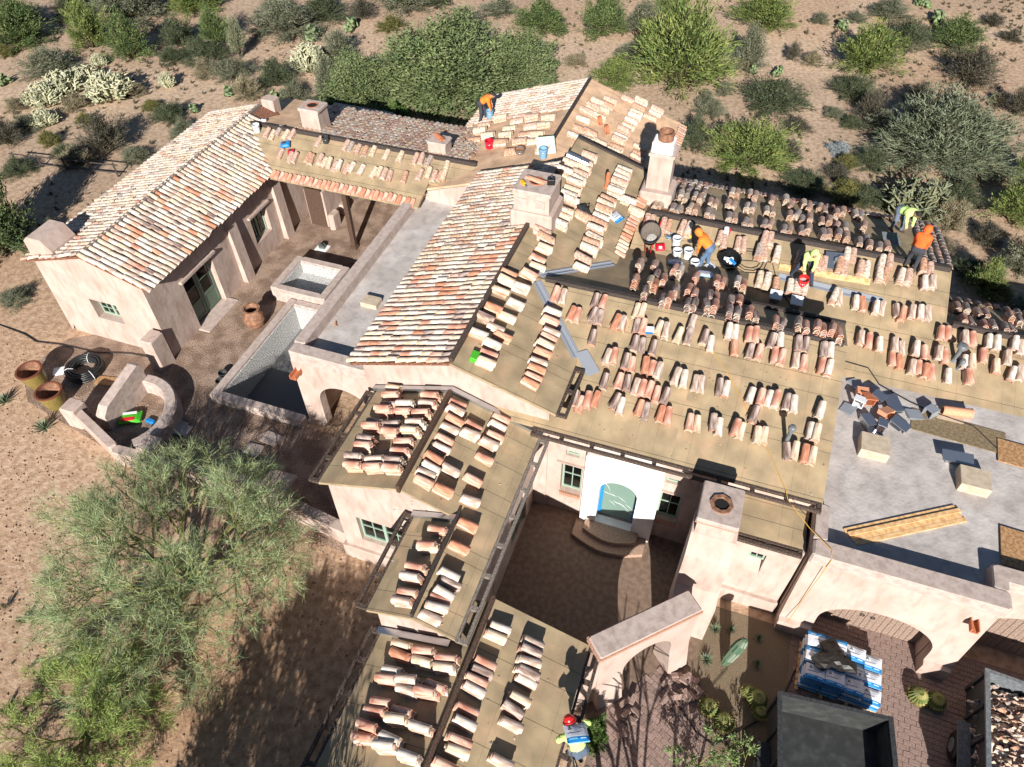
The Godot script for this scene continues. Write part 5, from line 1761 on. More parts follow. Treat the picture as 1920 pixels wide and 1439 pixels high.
	# the open palo verde in front of the garden wall
	var pv := {"leafy": 3, "leaves": 11, "fuzz": 0.1, "l": 0.27, "w": 0.005, "cols": [L(0.31, 0.37, 0.18), L(0.38, 0.43, 0.22), L(0.26, 0.34, 0.16), L(0.19, 0.31, 0.14)], "forks": 3, "up": 0.16}
	tree("palo_verde_tree", "large airy palo verde tree filling the lower left before the garden wall", Vector3(-13.1, 0, -7.0), 9, 1.62, 0.075, 5, 1.2, pv, M.bark_green)
	var pv2 := {"leafy": 3, "leaves": 30, "fuzz": 0.11, "l": 0.17, "w": 0.0065, "cols": [L(0.26, 0.34, 0.08), L(0.32, 0.4, 0.1), L(0.2, 0.28, 0.07)], "forks": 3, "up": 0.0}
	tree("palo_verde_tree", "low bright yellow-green palo verde at the bottom left corner", Vector3(-13.0, 0, -2.2), 7, 0.95, 0.05, 4, 1.5, pv2, M.bark_green)
	# trees behind the viewpoint, whose shade falls on the dirt, the gate and the drive
	var pv3 := {"leafy": 2, "leaves": 34, "fuzz": 0.2, "l": 0.25, "w": 0.02, "cols": green, "forks": 3, "up": 0.08}
	tree("shade_tree", "tree standing out of view in front, shading the dirt beside the front wing", Vector3(-5.6, 0, 2.2), 7, 2.2, 0.13, 4, 0.8, pv3, M.bark)
	var pv4 := {"leafy": 0, "leaves": 2, "fuzz": 0.12, "l": 0.14, "w": 0.011, "cols": green, "forks": 3, "up": 0.1}
	tree("shade_tree", "bare branched tree out of view in front, its shade across the brick path", Vector3(2.1, 0, -2.9), 4, 1.9, 0.075, 2, 0.35, pv4, M.bark)
	# cacti in the gravel bed
	var col := thing("column_cactus", "blue-green ribbed column cactus leaning in the gravel bed", "cactus", Vector3(2.85, -0.02, -9.85))
	col.rotation = Vector3(-0.16, 0, -0.2)
	obj("stem", ribbed(9, [Vector2(0.1, 0), Vector2(0.15, 0.3), Vector2(0.17, 0.8), Vector2(0.16, 1.15), Vector2(0.1, 1.35), Vector2(0.001, 1.4)], L(0.08, 0.14, 0.085), L(0.22, 0.26, 0.2)), M.cactus, col)
	var gb := [[2.62, -8.4, 0.31, "round golden barrel cactus, upper one of the sunlit pair"], [3.06, -8.15, 0.33, "round golden barrel cactus, lower one of the sunlit pair"], [3.83, -9.05, 0.33, "golden barrel cactus in shade beside the black trailer, larger of three"], [3.6, -9.2, 0.22, "small golden barrel cactus in shade left of a larger one"], [8.0, -10.6, 0.31, "golden barrel cactus between the trailers, left of two"], [8.46, -10.62, 0.3, "golden barrel cactus between the trailers, right of two"], [3.95, -8.75, 0.26, "golden barrel cactus in shade nearest the black trailer"]]
	for q in gb:
		var t := thing("golden_barrel", q[3], "cactus", Vector3(q[0], -0.03, q[1]), rng.randf(), "golden barrel cacti")
		var r: float = q[2] * 0.88
		obj("stem", ribbed(20, [Vector2(r * 0.7, 0), Vector2(r, r * 0.5), Vector2(r * 0.98, r), Vector2(r * 0.7, r * 1.42), Vector2(r * 0.3, r * 1.6), Vector2(0.001, r * 1.55)], L(0.12, 0.15, 0.04), L(0.4, 0.35, 0.12)), M.cactus, t)
	var ag: ArrayMesh = agave().commit()
	var av := [[2.45, -10.75, 0.5, "spiky agave in the gravel bed nearest the chimney"], [2.35, -9.75, 0.55, "spiky agave in the gravel bed left of the column cactus"], [3.75, -10.1, 0.42, "dark little agave in shade right of the column cactus"], [3.7, -10.9, 0.4, "dark little agave in shade by the garage corner"], [-22.0, -10.35, 0.95, "clump of narrow green leaves in front of the yellow planters"], [-24.4, -10.9, 0.85, "spiky green agave at the left edge below the planters"], [2.9, -10.9, 0.4, "little agave in the gravel above the column cactus"]]
	for q in av:
		var t := thing("agave_plant", q[3], "agave", Vector3(q[0], 0, q[1]), rng.randf() * 6.0, "agaves and spiky rosettes")
		inst("leaves", ag, M.cactus, t, Transform3D(Basis.IDENTITY.scaled(Vector3.ONE * q[2]), Vector3.ZERO))
	var oc := {"leafy": 1, "leaves": 14, "fuzz": 0.06, "l": 0.09, "w": 0.022, "cols": [L(0.2, 0.28, 0.1), L(0.16, 0.24, 0.08)], "forks": 2, "up": 0.1}
	tree("young_shrub", "light green leafy shrub at the bottom edge below the barrel cacti", Vector3(2.6, 0, -6.9), 5, 0.5, 0.02, 3, 0.8, oc, M.bark_green, "shrub")
	tree("young_shrub", "light green leafy shrub left of the black trailer at the bottom edge", Vector3(3.7, 0, -7.0), 4, 0.45, 0.02, 3, 0.8, oc, M.bark_green, "shrub")
	# dry tufts and stones scattered over the open ground: too many to count
	var tuft: ArrayMesh = shrub(32, 26, 0.145, 0.0158, [L(0.14, 0.12, 0.07), L(0.2, 0.165, 0.1), L(0.1, 0.1, 0.05)], 1.0, 0.1, -0.2, 0.1)[0].commit()
	var nz := FastNoiseLite.new()
	nz.seed = 33
	nz.frequency = 0.07
	var ts := []
	var ss := []
	for i in 26000:
		var x := rng.randf_range(-60.0, 26.0)
		var z := rng.randf_range(-75.0, 2.0)
		if (x > -26.5 and x < 16.0 and z > -33.5 and z < -7.0) or (x > -7.5 and z > -12.0): continue
		if x < -19.0 and x > -28.0 and z > -17.0 and z < -9.0 and rng.randf() < 0.8: continue
		var dens := nz.get_noise_2d(x, z) + (0.25 if x > 3.0 and z < -44.0 else 0.0)
		if dens < rng.randf_range(-0.15, 0.5) : continue
		if rng.randf() < 0.5: ts.append(Transform3D(Basis(Vector3.UP, rng.randf() * TAU).scaled(Vector3(1, rng.randf_range(0.5, 1.0), 1) * rng.randf_range(0.12, 0.42)), Vector3(x, -0.02, z)))
		else: ss.append(Transform3D(Basis(Vector3(rng.randf(), rng.randf(), rng.randf()).normalized(), rng.randf() * TAU).scaled(Vector3(1, 0.7, 0.9) * rng.randf_range(0.03, 0.11)), Vector3(x, 0.02, z)))
	for i in 9000:
		var x := rng.randf_range(-27.5, -6.0)
		var z := rng.randf_range(-14.0, -0.5)
		if x > -18.5 and z < -10.0: continue
		ss.append(Transform3D(Basis(Vector3(rng.randf(), rng.randf(), rng.randf()).normalized(), rng.randf() * TAU).scaled(Vector3(1, 0.7, 0.9) * (0.012 + 0.06 * pow(rng.randf(), 4.0))), Vector3(x, 0.01, z)))
	var rock := SphereMesh.new()
	rock.radial_segments = 6
	rock.rings = 3
	rock.radius = 0.7
	rock.height = 1.1
	for e in [["dry_tufts", ts, tuft, M.leaf, "dry brown grass tufts dotted over the desert ground", "grass"], ["scattered_stones", ss, rock, plain(Color8(150, 122, 102), 0.95), "small stones scattered over the desert ground", "stones"]]:
		var mm := MultiMesh.new()
		mm.transform_format = MultiMesh.TRANSFORM_3D
		mm.mesh = e[2]
		mm.instance_count = e[1].size()
		for i in e[1].size(): mm.set_instance_transform(i, e[1][i])
		var mi := MultiMeshInstance3D.new()
		mi.multimesh = mm
		mi.material_override = e[3]
		mi.name = e[0]
		add_child(mi)
		tag(mi, e[4], e[5], "", "stuff")

# ---------------------------------------------------------------- stacks of loose roof tiles
const WHERE := {"EF": ["row up from the courtyard eave", "left", "tile stacks on the entry roof"], "EB": ["row behind the entry ridge", "left", "tile stacks behind the entry ridge"], "WF": ["row up from the flat roof", "left", "tile stacks on the rear slope"],
	"FB": ["row behind the right-edge ridge", "left", "tile stacks at the right edge"], "HR": ["column right of the hall ridge", "the front", "tile stacks on the hall slope"], "R1L": ["column left of the front gable ridge", "the front", "tile stacks on the front wing"],
	"R1R": ["column right of the front gable ridge", "the front", "tile stacks on the front wing"], "R2L": ["column left of the narrow gable ridge", "the front", "tile stacks on the front wing"],
	"R3L": ["column left of the lowest roof ridge", "the front", "tile stacks on the lowest roof"], "R3R": ["column right of the lowest roof ridge", "the front", "tile stacks on the lowest roof"]}

func ordinal(n: int) -> String:
	var w := ["", "first", "second", "third", "fourth", "fifth", "sixth", "seventh", "eighth", "ninth", "tenth", "eleventh", "twelfth", "thirteenth", "fourteenth", "fifteenth", "sixteenth", "seventeenth", "eighteenth", "nineteenth", "twentieth"]
	return w[n] if n <= 20 else "twenty-" + w[n - 20]

func build_tile_stacks():
	for e in STACKS:
		var pl: String = e[0]
		var n: int = e[3]
		var fr := frame(pl).rotated(frame(pl).y, e[5])
		var t := Node3D.new()
		t.name = numbered("tile_stack")
		add_child(t)
		t.transform = Transform3D(fr, on(pl, e[1], e[2], 0.004))
		var w: Array = WHERE[pl]
		tag(t, "%s tile stack, %s from %s in %s %s" % [{"w": "whitewashed", "c": "cream", "p": "pink", "o": "orange", "g": "grey-stained"}[e[4]], ordinal(e[6]), w[1], ordinal(e[7]), w[0]], "roof tiles", w[2])
		for k in n:
			var b := Basis(Vector3.UP, rng.randf_range(-0.05, 0.05)) * Basis(Vector3.BACK, rng.randf_range(-0.06, 0.06))
			var off := Vector3(rng.randf_range(-0.01, 0.01), k * 0.05 + 0.002, rng.randf_range(-0.02, 0.02) + k * 0.008)
			var tone: String = e[4] if k == n - 1 or rng.randf() < 0.5 else tone_of("pocw")
			inst("roof_tile", tile_meshes[rng.randi() % 3], M.tile[tone][rng.randi() % 2], t, Transform3D(b, off))
	var mm := MultiMesh.new()
	mm.transform_format = MultiMesh.TRANSFORM_3D
	mm.use_colors = true
	mm.mesh = tile_meshes[1]
	var rest := []
	for e in FAR_STACKS:
		for k in int(e[3]):
			var fr := frame(e[0]).rotated(frame(e[0]).y, e[5] + rng.randf_range(-0.05, 0.05))
			var big := 1.2 if e[0] in ["PR", "PL", "HR"] else 1.05
			rest.append([Transform3D(fr.scaled_local(Vector3(big * 1.1, big, big)), on(e[0], e[1], e[2], 0.006 + k * 0.05)), e[4] if k == e[3] - 1 else tone_of("pocw")])
	mm.instance_count = rest.size()
	for i in rest.size():
		mm.set_instance_transform(i, rest[i][0])
		var t: Array = TINT[rest[i][1]]
		mm.set_instance_color(i, Color(t[0], t[1], t[2]))
	var mi := MultiMeshInstance3D.new()
	mi.multimesh = mm
	mi.material_override = M.tile_tint
	mi.name = "loose_roof_tiles"
	add_child(mi)
	var cr := MultiMesh.new()
	cr.transform_format = MultiMesh.TRANSFORM_3D
	cr.use_colors = true
	var chip := mb()
	cbox(chip, Vector3(-0.5, 0, -0.3), Vector3(0.45, 0.22, 0.35), 0.12)
	cr.mesh = chip.commit()
	var bits := []
	for e in [["EF", -4.0, 4.0, -17.6, -13.1, 260], ["WF", -3.0, 9.5, -23.2, -19.0, 260], ["HR", -6.4, -3.6, -25.5, -13.2, 200], ["R1R", -6.4, -4.0, -13.0, -6.6, 110], ["R1L", -9.0, -6.7, -13.0, -9.6, 60], ["R3R", -3.2, -0.9, -7.7, -3.0, 90], ["R3L", -5.8, -3.5, -6.4, -3.0, 60], ["PR", -7.6, -3.2, -32.0, -26.6, 160], ["PL", -12.4, -7.9, -29.5, -24.6, 120], ["KF", -19.0, -12.0, -25.2, -23.4, 90]]:
		for i in int(e[5]):
			var p := on(e[0], rng.randf_range(e[1], e[2]), rng.randf_range(e[3], e[4]), 0.003)
			bits.append(Transform3D((frame(e[0]) * Basis(Vector3.UP, rng.randf() * TAU)).scaled_local(Vector3.ONE * (0.015 + 0.06 * pow(rng.randf(), 3.0))), p))
	cr.instance_count = bits.size()
	for i in bits.size():
		cr.set_instance_transform(i, bits[i])
		var t: Array = TINT[tone_of("ppog")]
		cr.set_instance_color(i, Color(t[0], t[1], t[2]) * rng.randf_range(0.5, 1.0))
	var ci := MultiMeshInstance3D.new()
	ci.multimesh = cr
	ci.material_override = M.tile_tint
	ci.name = "tile_crumbs"
	add_child(ci)
	tag(ci, "broken tile crumbs scattered over the tan felt roofs", "crumbs", "", "stuff")
	tag(mi, "loose clay tiles stacked over the far roofs and the porch", "roof tiles", "", "stuff")

# ---------------------------------------------------------------- tools, materials and junk on the roofs
func put(called: String, label: String, cat: String, pl: String, x: float, z: float, up := 0.0, turn := 0.0, group := "") -> Node3D:
	var t := thing(called, label, cat, Vector3.ZERO, 0, group)
	t.transform = Transform3D(frame(pl) * Basis(Vector3.UP, turn), on(pl, x, z, up))
	return t

func up_bucket(pl: String, x: float, z: float, r: float, h: float, m: Material, label: String, fill: Material = null):
	return bucket(on(pl, x, z, r * 0.22), r, h, m, label, Basis.IDENTITY, fill)

func build_roof_things():
	# buckets
	up_bucket("WF", -1.68, -22.28, 0.16, 0.37, M.white_plastic, "white mortar bucket with a stick across it, uppermost beside the wheelbarrow", M.cement)
	up_bucket("WF", -1.55, -21.8, 0.16, 0.37, M.white_plastic, "white mortar bucket, lower left of the four by the hooded worker")
	up_bucket("WF", -1.18, -21.9, 0.16, 0.37, M.white_plastic, "white mortar bucket, middle one of the row beside the hooded worker")
	up_bucket("WF", -0.86, -21.5, 0.16, 0.37, M.white_plastic, "white mortar bucket held by the orange hooded worker in jeans")
	up_bucket("PL", -11.75, -30.0, 0.17, 0.4, M.blue_plastic, "pale blue bucket held by the worker on the farthest roof")
	up_bucket("PL", -7.7, -25.35, 0.17, 0.4, M.blue_plastic, "pale blue bucket behind the hall chimney")
	up_bucket("PL", -10.6, -26.9, 0.18, 0.36, M.crimson, "red bucket standing among loose tiles on the rear pavilion")
	up_bucket("PL", -8.9, -26.0, 0.2, 0.22, M.mortar_dark, "round dark mortar tub near the green glass sheet", M.terracotta)
	up_bucket("KF", -20.97, -25.0, 0.16, 0.36, M.white_plastic, "white bucket at the porch roof's valley by the guest house")
	up_bucket("KF", -17.55, -25.1, 0.15, 0.3, M.steel_dark, "dark grey bucket under the porch ridge board")
	up_bucket("WF", -2.0, -22.62, 0.15, 0.08, M.blue_plastic, "flat blue-grey lid lying between the wheelbarrow and the buckets")
	# wheelbarrow
	var wb := put("wheelbarrow", "grey wheelbarrow with yellow legs and cement in its tray", "wheelbarrow", "WF", -2.6, -22.15, 0.02, 0.1)
	var tr := mb()
	var bowl := Transform3D(Basis.IDENTITY.scaled(Vector3(0.36, 1, 0.46)), Vector3(0, 0, -0.02))
	lathe(tr, [Vector2(0.001, 0.3), Vector2(0.55, 0.31), Vector2(0.8, 0.4), Vector2(1.0, 0.66), Vector2(0.96, 0.66), Vector2(0.76, 0.42), Vector2(0.5, 0.35), Vector2(0.001, 0.34)], 20, bowl)
	obj("tray", tr, M.mortar_dark, wb)
	var rim := mb()
	var rp0 := []
	for i in 21: rp0.append(bowl * Vector3(cos(TAU * i / 20), 0.665, sin(TAU * i / 20)))
	tube(rim, rp0, [0.016], 5)
	obj("tray_rim", rim, M.steel_dark, wb)
	var ce := mb()
	lathe(ce, [Vector2(0.5, 0.38), Vector2(0.25, 0.47), Vector2(0.001, 0.49)], 12, bowl * Transform3D(Basis.IDENTITY, Vector3(0.15, 0, 0.1)))
	obj("mortar", ce, M.cement, wb)
	for s in [-1, 1]:
		var hd := mb()
		tube(hd, [Vector3(s * 0.3, 0.42, -0.85), Vector3(s * 0.22, 0.33, -0.3), Vector3(s * 0.07, 0.22, 0.6)], [0.02], 6)
		obj("handle", hd, M.red, wb)
		var lg := mb()
		tube(lg, [Vector3(s * 0.2, 0.33, -0.2), Vector3(s * 0.24, 0.0, -0.3), Vector3(s * 0.2, 0.3, 0.15)], [0.018], 5)
		obj("leg", lg, M.yellow, wb)
	var wh := mb()
	lathe(wh, [Vector2(0.001, -0.04), Vector2(0.16, -0.05), Vector2(0.2, 0), Vector2(0.16, 0.05), Vector2(0.001, 0.04)], 18, Transform3D(Basis(Vector3.BACK, PI / 2), Vector3(0, 0.2, 0.62)))
	obj("wheel", wh, M.black_plastic, wb)
	var rb := put("red_bag", "small red bag with white print beside the wheelbarrow", "bag", "WF", -2.2, -22.1, 0.0, 0.3)
	obj("sack", pillow(0.34, 0.12, 0.3), M.crimson, rb)
	var lb := mb()
	cbox(lb, Vector3(-0.06, 0.1, 0.0), Vector3(0.06, 0.125, 0.1), 0.005)
	obj("white_print", lb, M.white_cloth, rb)
	# lined mixing tub
	var mt := put("mixing_tub", "black tub lined with plastic and torn white bags, between workers", "tub", "WF", 0.28, -22.0)
	var tb := mb()
	lathe(tb, [Vector2(0.001, 0.0), Vector2(0.3, 0.0), Vector2(0.36, 0.3), Vector2(0.39, 0.34), Vector2(0.34, 0.33), Vector2(0.27, 0.1), Vector2(0.001, 0.08)], 18)
	obj("tub", tb, M.black_plastic, mt)
	for i in 4:
		var c := mb()
		cbox(c, Vector3(-0.14, 0, -0.05), Vector3(0.14, 0.04, 0.06), 0.01, Transform3D(Basis(Vector3.UP, i * 0.8) * Basis(Vector3.RIGHT, 0.5 - 0.3 * i), Vector3(-0.08 + 0.06 * i, 0.2 + 0.03 * i, -0.08 + 0.05 * i)))
		obj("torn_bag", c, M.white_cloth if i < 3 else M.blue, mt)
	var hs := mb()
	var hp := []
	for i in 26:
		var an := i * 0.62
		hp.append(on("WF", 0.95 + cos(an) * (0.34 + 0.012 * i), -22.3 + sin(an) * (0.3 + 0.01 * i), 0.03 + 0.004 * (i % 5)))
	hp.append_array([on("WF", 1.7, -22.4, 0.03), on("WF", 2.1, -21.4, 0.03), on("WF", 2.6, -20.9, 0.03)])
	tube(hs, hp, [0.014], 5)
	tag(obj("loose_hose", hs, M.cord), "loose grey hose looping beside the black mixing tub", "hose")
	# cement bags up here
	cement_bag(on("EB", -1.5, -21.2, 0.02), 0.1, "blue and white cement bag leaning below the white buckets", "", frame("EB"))
	cement_bag(on("EB", -0.4, -20.75, 0.02), 0.15, "half empty blue cement bag among tile stacks behind the entry ridge", "", frame("EB"))
	cement_bag(on("WF", -0.3, -21.6, 0.02), -0.6, "crumpled blue and white cement bag at the hooded worker's feet", "", frame("WF"))
	cement_bag(on("HR", -4.0, -22.5, 0.02), -0.4, "blue and white cement bag alone on the hall's felt slope", "", frame("HR"))
	var sm := put("torn_sheet", "torn white and blue bag wrapper tucked over a tile stack", "wrapper", "EF", -1.55, -16.7, 0.2, 0.2)
	var s1 := mb()
	cbox(s1, Vector3(-0.14, 0, -0.1), Vector3(0.14, 0.03, 0.1), 0.01)
	obj("paper", s1, M.white_cloth, sm)
	var s2 := mb()
	cbox(s2, Vector3(-0.14, 0.0, 0.101), Vector3(0.1, 0.028, 0.16), 0.01)
	obj("blue_print", s2, M.blue, sm)
	# sheet metal, flashings and vents
	var mp := put("vent_plate", "shiny metal flashing plate with a short vent pipe under the far ridge", "flashing", "WF", 3.75, -22.85, 0.14, 0.1)
	mp.basis = mp.basis * Basis(Vector3.RIGHT, 0.15)
	var m1 := mb()
	cbox(m1, Vector3(-0.36, 0, -0.32), Vector3(0.36, 0.012, 0.32), 0.003)
	obj("plate", m1, M.silver, mp)
	var m2 := mb()
	lathe(m2, [Vector2(0.11, 0.01), Vector2(0.08, 0.14), Vector2(0.001, 0.14)], 14)
	obj("pipe_collar", m2, M.steel_grey, mp)
	var dp := put("metal_sheet", "dark metal panel propped up beside the crouching lime worker", "panel", "WB", 5.6, -25.0, 0.1, 0.3)
	dp.basis = dp.basis * Basis(Vector3.RIGHT, -0.5)
	var m3 := mb()
	cbox(m3, Vector3(-0.3, 0, -0.35), Vector3(0.3, 0.015, 0.35), 0.004)
	obj("panel", m3, M.steel_grey, dp)
	var fs := thing("flashing_strip", "long pale metal flashing strip lying across the rear slope", "flashing")
	strip(fs, "metal", "WF", Vector2(2.0, -21.9), Vector2(5.45, -21.75), 0.26, M.flashing)
	var lm := thing("lumber_board", "long pale timber board by the man with the red bucket", "board")
	for k in 2:
		var bs := mb()
		slab(bs, on("WF", 1.95, -22.4 + k * 0.11, 0.05), on("WF", 4.95, -22.5 + k * 0.11, 0.05), on("WF", 4.95, -22.4 + k * 0.11, 0.05 - 0.015 * k), on("WF", 1.95, -22.3 + k * 0.11, 0.05 - 0.015 * k), 0.04)
		obj("board", bs, M.lumber, lm)
	for q in [[2.02, -21.0, "white sheet metal vent in the shaded well, left of two"], [2.72, -20.95, "white sheet metal vent in the shaded well, right of two"]]:
		var v := put("roof_vent", q[2], "vent", "WF", q[0], q[1])
		var v1 := mb()
		cbox(v1, Vector3(-0.15, 0, -0.15), Vector3(0.15, 0.3, 0.15), 0.01)
		obj("box", v1, M.steel_grey, v)
		var v2 := mb()
		cbox(v2, Vector3(-0.2, 0.302, -0.19), Vector3(0.2, 0.34, 0.19), 0.01)
		obj("hood", v2, M.white_plastic, v)
	for q in [["EF", 2.9, -14.33, 0.06, 0.7, 0.11, "grey capped vent pipe standing between tile stacks on the entry roof"], ["WF", 7.8, -20.2, 0.07, 0.6, 0.17, "round capped vent pipe among tile stacks on the far right slope"], ["WF", 7.95, -19.95, 0.06, 0.3, 0.09, "short dark vent pipe below the round capped one"], ["HR", -4.75, -24.05, 0.09, 0.55, 0.07, "terracotta coloured vent pipe standing on the upper hall slope"]]:
		var v := thing("vent_pipe", q[6], "vent pipe", on(q[0], q[1], q[2], -0.03))
		var v1 := mb()
		lathe(v1, [Vector2(q[3] * 1.8, 0.0), Vector2(q[3] * 1.05, 0.12), Vector2(q[3], 0.13), Vector2(q[3], q[4]), Vector2(0.001, q[4])], 14)
		obj("pipe", v1, M.terracotta if q[0] == "HR" else M.steel_grey, v)
		var v2 := mb()
		lathe(v2, [Vector2(0.001, q[4] + 0.002), Vector2(q[5], q[4] + 0.002), Vector2(q[5], q[4] + 0.06), Vector2(q[5] * 0.7, q[4] + 0.12), Vector2(0.001, q[4] + 0.14)], 16)
		obj("cap", v2, M.steel_grey if q[0] != "HR" else M.terracotta, v)
	var bl := put("leaf_blower", "hand blower with a black tube and red-white body by the ridge", "blower", "WF", -0.05, -22.9, 0.06, 0.1)
	var p1 := mb()
	tube(p1, [Vector3(0, 0.05, -0.2), Vector3(0.02, 0.05, 0.45), Vector3(0.05, 0.04, 0.75)], [0.05, 0.045, 0.04], 8)
	obj("tube", p1, M.black_plastic, bl)
	var p2 := mb()
	cbox(p2, Vector3(-0.1, 0, -0.48), Vector3(0.08, 0.2, -0.18), 0.04)
	obj("motor", p2, M.white_plastic, bl)
	var p3 := mb()
	cbox(p3, Vector3(0.082, 0.02, -0.42), Vector3(0.14, 0.18, -0.24), 0.02)
	obj("starter", p3, M.red, bl)
	var gr := put("angle_grinder", "small yellow grinder by the hooded worker's head", "grinder", "WF", -1.3, -22.75, 0.05, 0.4)
	var g1 := mb()
	cbox(g1, Vector3(-0.06, 0, -0.16), Vector3(0.06, 0.12, 0.1), 0.03)
	obj("body", g1, M.yellow, gr)
	var g2 := mb()
	lathe(g2, [Vector2(0.001, 0), Vector2(0.1, 0.0), Vector2(0.1, 0.02), Vector2(0.001, 0.02)], 14, Transform3D(Basis.IDENTITY, Vector3(0, 0.0, 0.18)))
	obj("disc", g2, M.steel_dark, gr)
	# things on the hall and pavilion
	var hp2 := put("metal_gutter", "curved silver sheet metal offcut across the hall's far end", "flashing", "HR", -6.1, -24.6, 0.16, 0.05)
	var h1 := mb()
	for i in 8:
		var a0 := PI * i / 8
		var a1 := PI * (i + 1) / 8
		quad(h1, Vector3(0.17 * cos(a0), 0.17 * sin(a0), -0.45), Vector3(0.17 * cos(a1), 0.17 * sin(a1), -0.45), Vector3(0.17 * cos(a1), 0.17 * sin(a1), 0.45), Vector3(0.17 * cos(a0), 0.17 * sin(a0), 0.45))
	obj("sheet", h1, M.silver, hp2)
	var gp := thing("glass_sheet", "pale green sheet of glass leaning at the hall's far end", "glass", on("PL", -7.75, -25.85, 0.3))
	gp.basis = Basis(Vector3.UP, 0.5) * Basis(Vector3.RIGHT, -0.8)
	var g3 := mb()
	cbox(g3, Vector3(-0.38, -0.35, -0.012), Vector3(0.38, 0.35, 0.012), 0.003)
	obj("pane", g3, plain(Color8(172, 190, 176), 0.25), gp)
	var nb := put("nail_box", "small green and white box at the hall roof's lower corner", "box", "HR", -6.05, -13.6, 0.0, 0.1)
	var n1 := mb()
	cbox(n1, Vector3(-0.16, 0, -0.1), Vector3(0.16, 0.17, 0.16), 0.01)
	obj("carton", n1, M.lime_plastic, nb)
	var n2 := mb()
	cbox(n2, Vector3(-0.15, 0.05, 0.162), Vector3(0.15, 0.1, 0.168), 0.001)
	obj("white_label", n2, M.white_cloth, nb)
	var tg := put("tool_bag", "open dark tool bag on tiles beside the hall chimney", "bag", "HR", -5.1, -21.85, 0.12, 0.7)
	var t1 := pillow(0.5, 0.2, 0.36)
	obj("sack", t1, M.steel_dark, tg)
	var t2 := mb()
	tube(t2, [Vector3(-0.1, 0.15, 0.1), Vector3(0.0, 0.3, 0.16), Vector3(0.12, 0.15, 0.1)], [0.02], 5)
	obj("strap", t2, M.tarp, tg)
	for q in [["stack of reddish tiles", 0], ["", 1]]:
		if q[1] == 0:
			var st := thing("speaker_box", "black radio on top of the hall chimney", "radio", Vector3(-6.0, 7.35, -20.75), 0.3)
			var r1 := mb()
			cbox(r1, Vector3(-0.13, 0, -0.1), Vector3(0.13, 0.2, 0.1), 0.02)
			obj("case", r1, M.black_plastic, st)
			var r2 := mb()
			tube(r2, [Vector3(-0.1, 0.2, 0), Vector3(0, 0.28, 0), Vector3(0.1, 0.2, 0)], [0.015], 5)
			obj("handle", r2, M.black_plastic, st)
		else:
			var st := thing("cordless_drill", "yellow cordless drill on the hall chimney's cap", "drill", Vector3(-6.88, 7.35, -20.45), 0.8)
			var r1 := mb()
			cbox(r1, Vector3(-0.05, 0.0, -0.14), Vector3(0.05, 0.1, 0.12), 0.02)
			obj("body", r1, M.yellow, st)
			var r2 := mb()
			tube(r2, [Vector3(0, 0.05, 0.12), Vector3(0, 0.05, 0.26)], [0.02, 0.008], 6)
			obj("chuck", r2, M.steel_dark, st)
	for q in [[-6.52, 7.37, -20.75, "reddish clay tile laid over the hall chimney's flue"]]:
		var o := inst("flue_tile", tile_meshes[0], M.tile["o"][0], self, Transform3D(Basis(Vector3.UP, 1.2).scaled(Vector3(1.5, 1, 1)), Vector3(q[0], q[1], q[2])))
		tag(o, q[3], "roof tile")
	# standing clay rings on the pavilion
	for q in [[-6.43, -29.5, "round terracotta flue ring standing up on the pavilion, left of two"], [-6.0, -29.1, "round terracotta flue ring standing up on the pavilion, right of two"]]:
		var t := put("flue_ring", q[2], "flue ring", "PR", q[0], q[1], 0.2, 0.6)
		var f := mb()
		lathe(f, [Vector2(0.2, -0.06), Vector2(0.2, 0.06), Vector2(0.16, 0.06), Vector2(0.16, -0.06), Vector2(0.2, -0.06)], 20, Transform3D(Basis(Vector3.RIGHT, 1.2), Vector3.ZERO))
		obj("ring", f, M.terracotta, t)
	var cv := mb()
	cbox(cv, Vector3(-0.32, 0, -0.25), Vector3(0.32, 0.18, 0.25), 0.02)
	var co := obj("skylight_curb", cv, M.curb_box)
	co.position = Vector3(-11.6, 3.302, -17.3)
	tag(co, "plain tan box on the gallery's flat roof beside the tiles", "roof box")
	for q in [[-12.3, -15.9, "small reddish tile scrap on the gallery's flat roof"]]:
		var o := inst("tile_scrap", tile_meshes[0], M.tile["o"][1], self, Transform3D(Basis(Vector3.UP, 0.4).scaled(Vector3(0.5, 0.6, 0.4)), Vector3(q[0], 3.302, q[1])))
		tag(o, q[2], "tile scrap")
	# porch roof odds and ends
	for q in [[-19.3, -24.6, M.blue, "teal tool bag slumped among tiles on the porch roof", 0.32], [-18.9, -24.35, M.crimson, "red and white rag bag next to the teal tool bag", 0.22], [-21.2, -25.9, M.white_cloth, "white rag on the felt beyond the porch ridge", 0.18]]:
		var t := put("tool_bag", q[3], "bag", "KF" if q[1] > -25.35 else "KB", q[0], q[1], 0.0, 0.4)
		obj("sack", pillow(q[4] * 1.3, q[4] * 0.7, q[4]), q[2], t)
		var s := mb()
		cbox(s, Vector3(-q[4] * 0.3, q[4] * 0.6, -0.05), Vector3(q[4] * 0.2, q[4] * 0.8, 0.06), 0.01)
		obj("flap", s, M.steel_dark, t)
	# flat garage roof
	var fy := 3.603
	for q in [[5.53, -15.95, "tan boxed skylight curb near the junk heap"], [8.2, -15.6, "tan boxed skylight curb beside the metal roof vent"]]:
		var s := mb()
		cbox(s, Vector3(-0.4, 0, -0.36), Vector3(0.4, 0.34, 0.36), 0.012)
		var o := obj("skylight_curb", s, M.curb_box)
		o.position = Vector3(q[0], fy, q[1])
		tag(o, q[2], "roof box", "boxed skylight curbs on the flat roof")
	var mv := thing("metal_vent", "shiny silver metal vent hood on the flat garage roof", "vent", Vector3(7.8, fy, -16.35), 0.08)
	var v1 := mb()
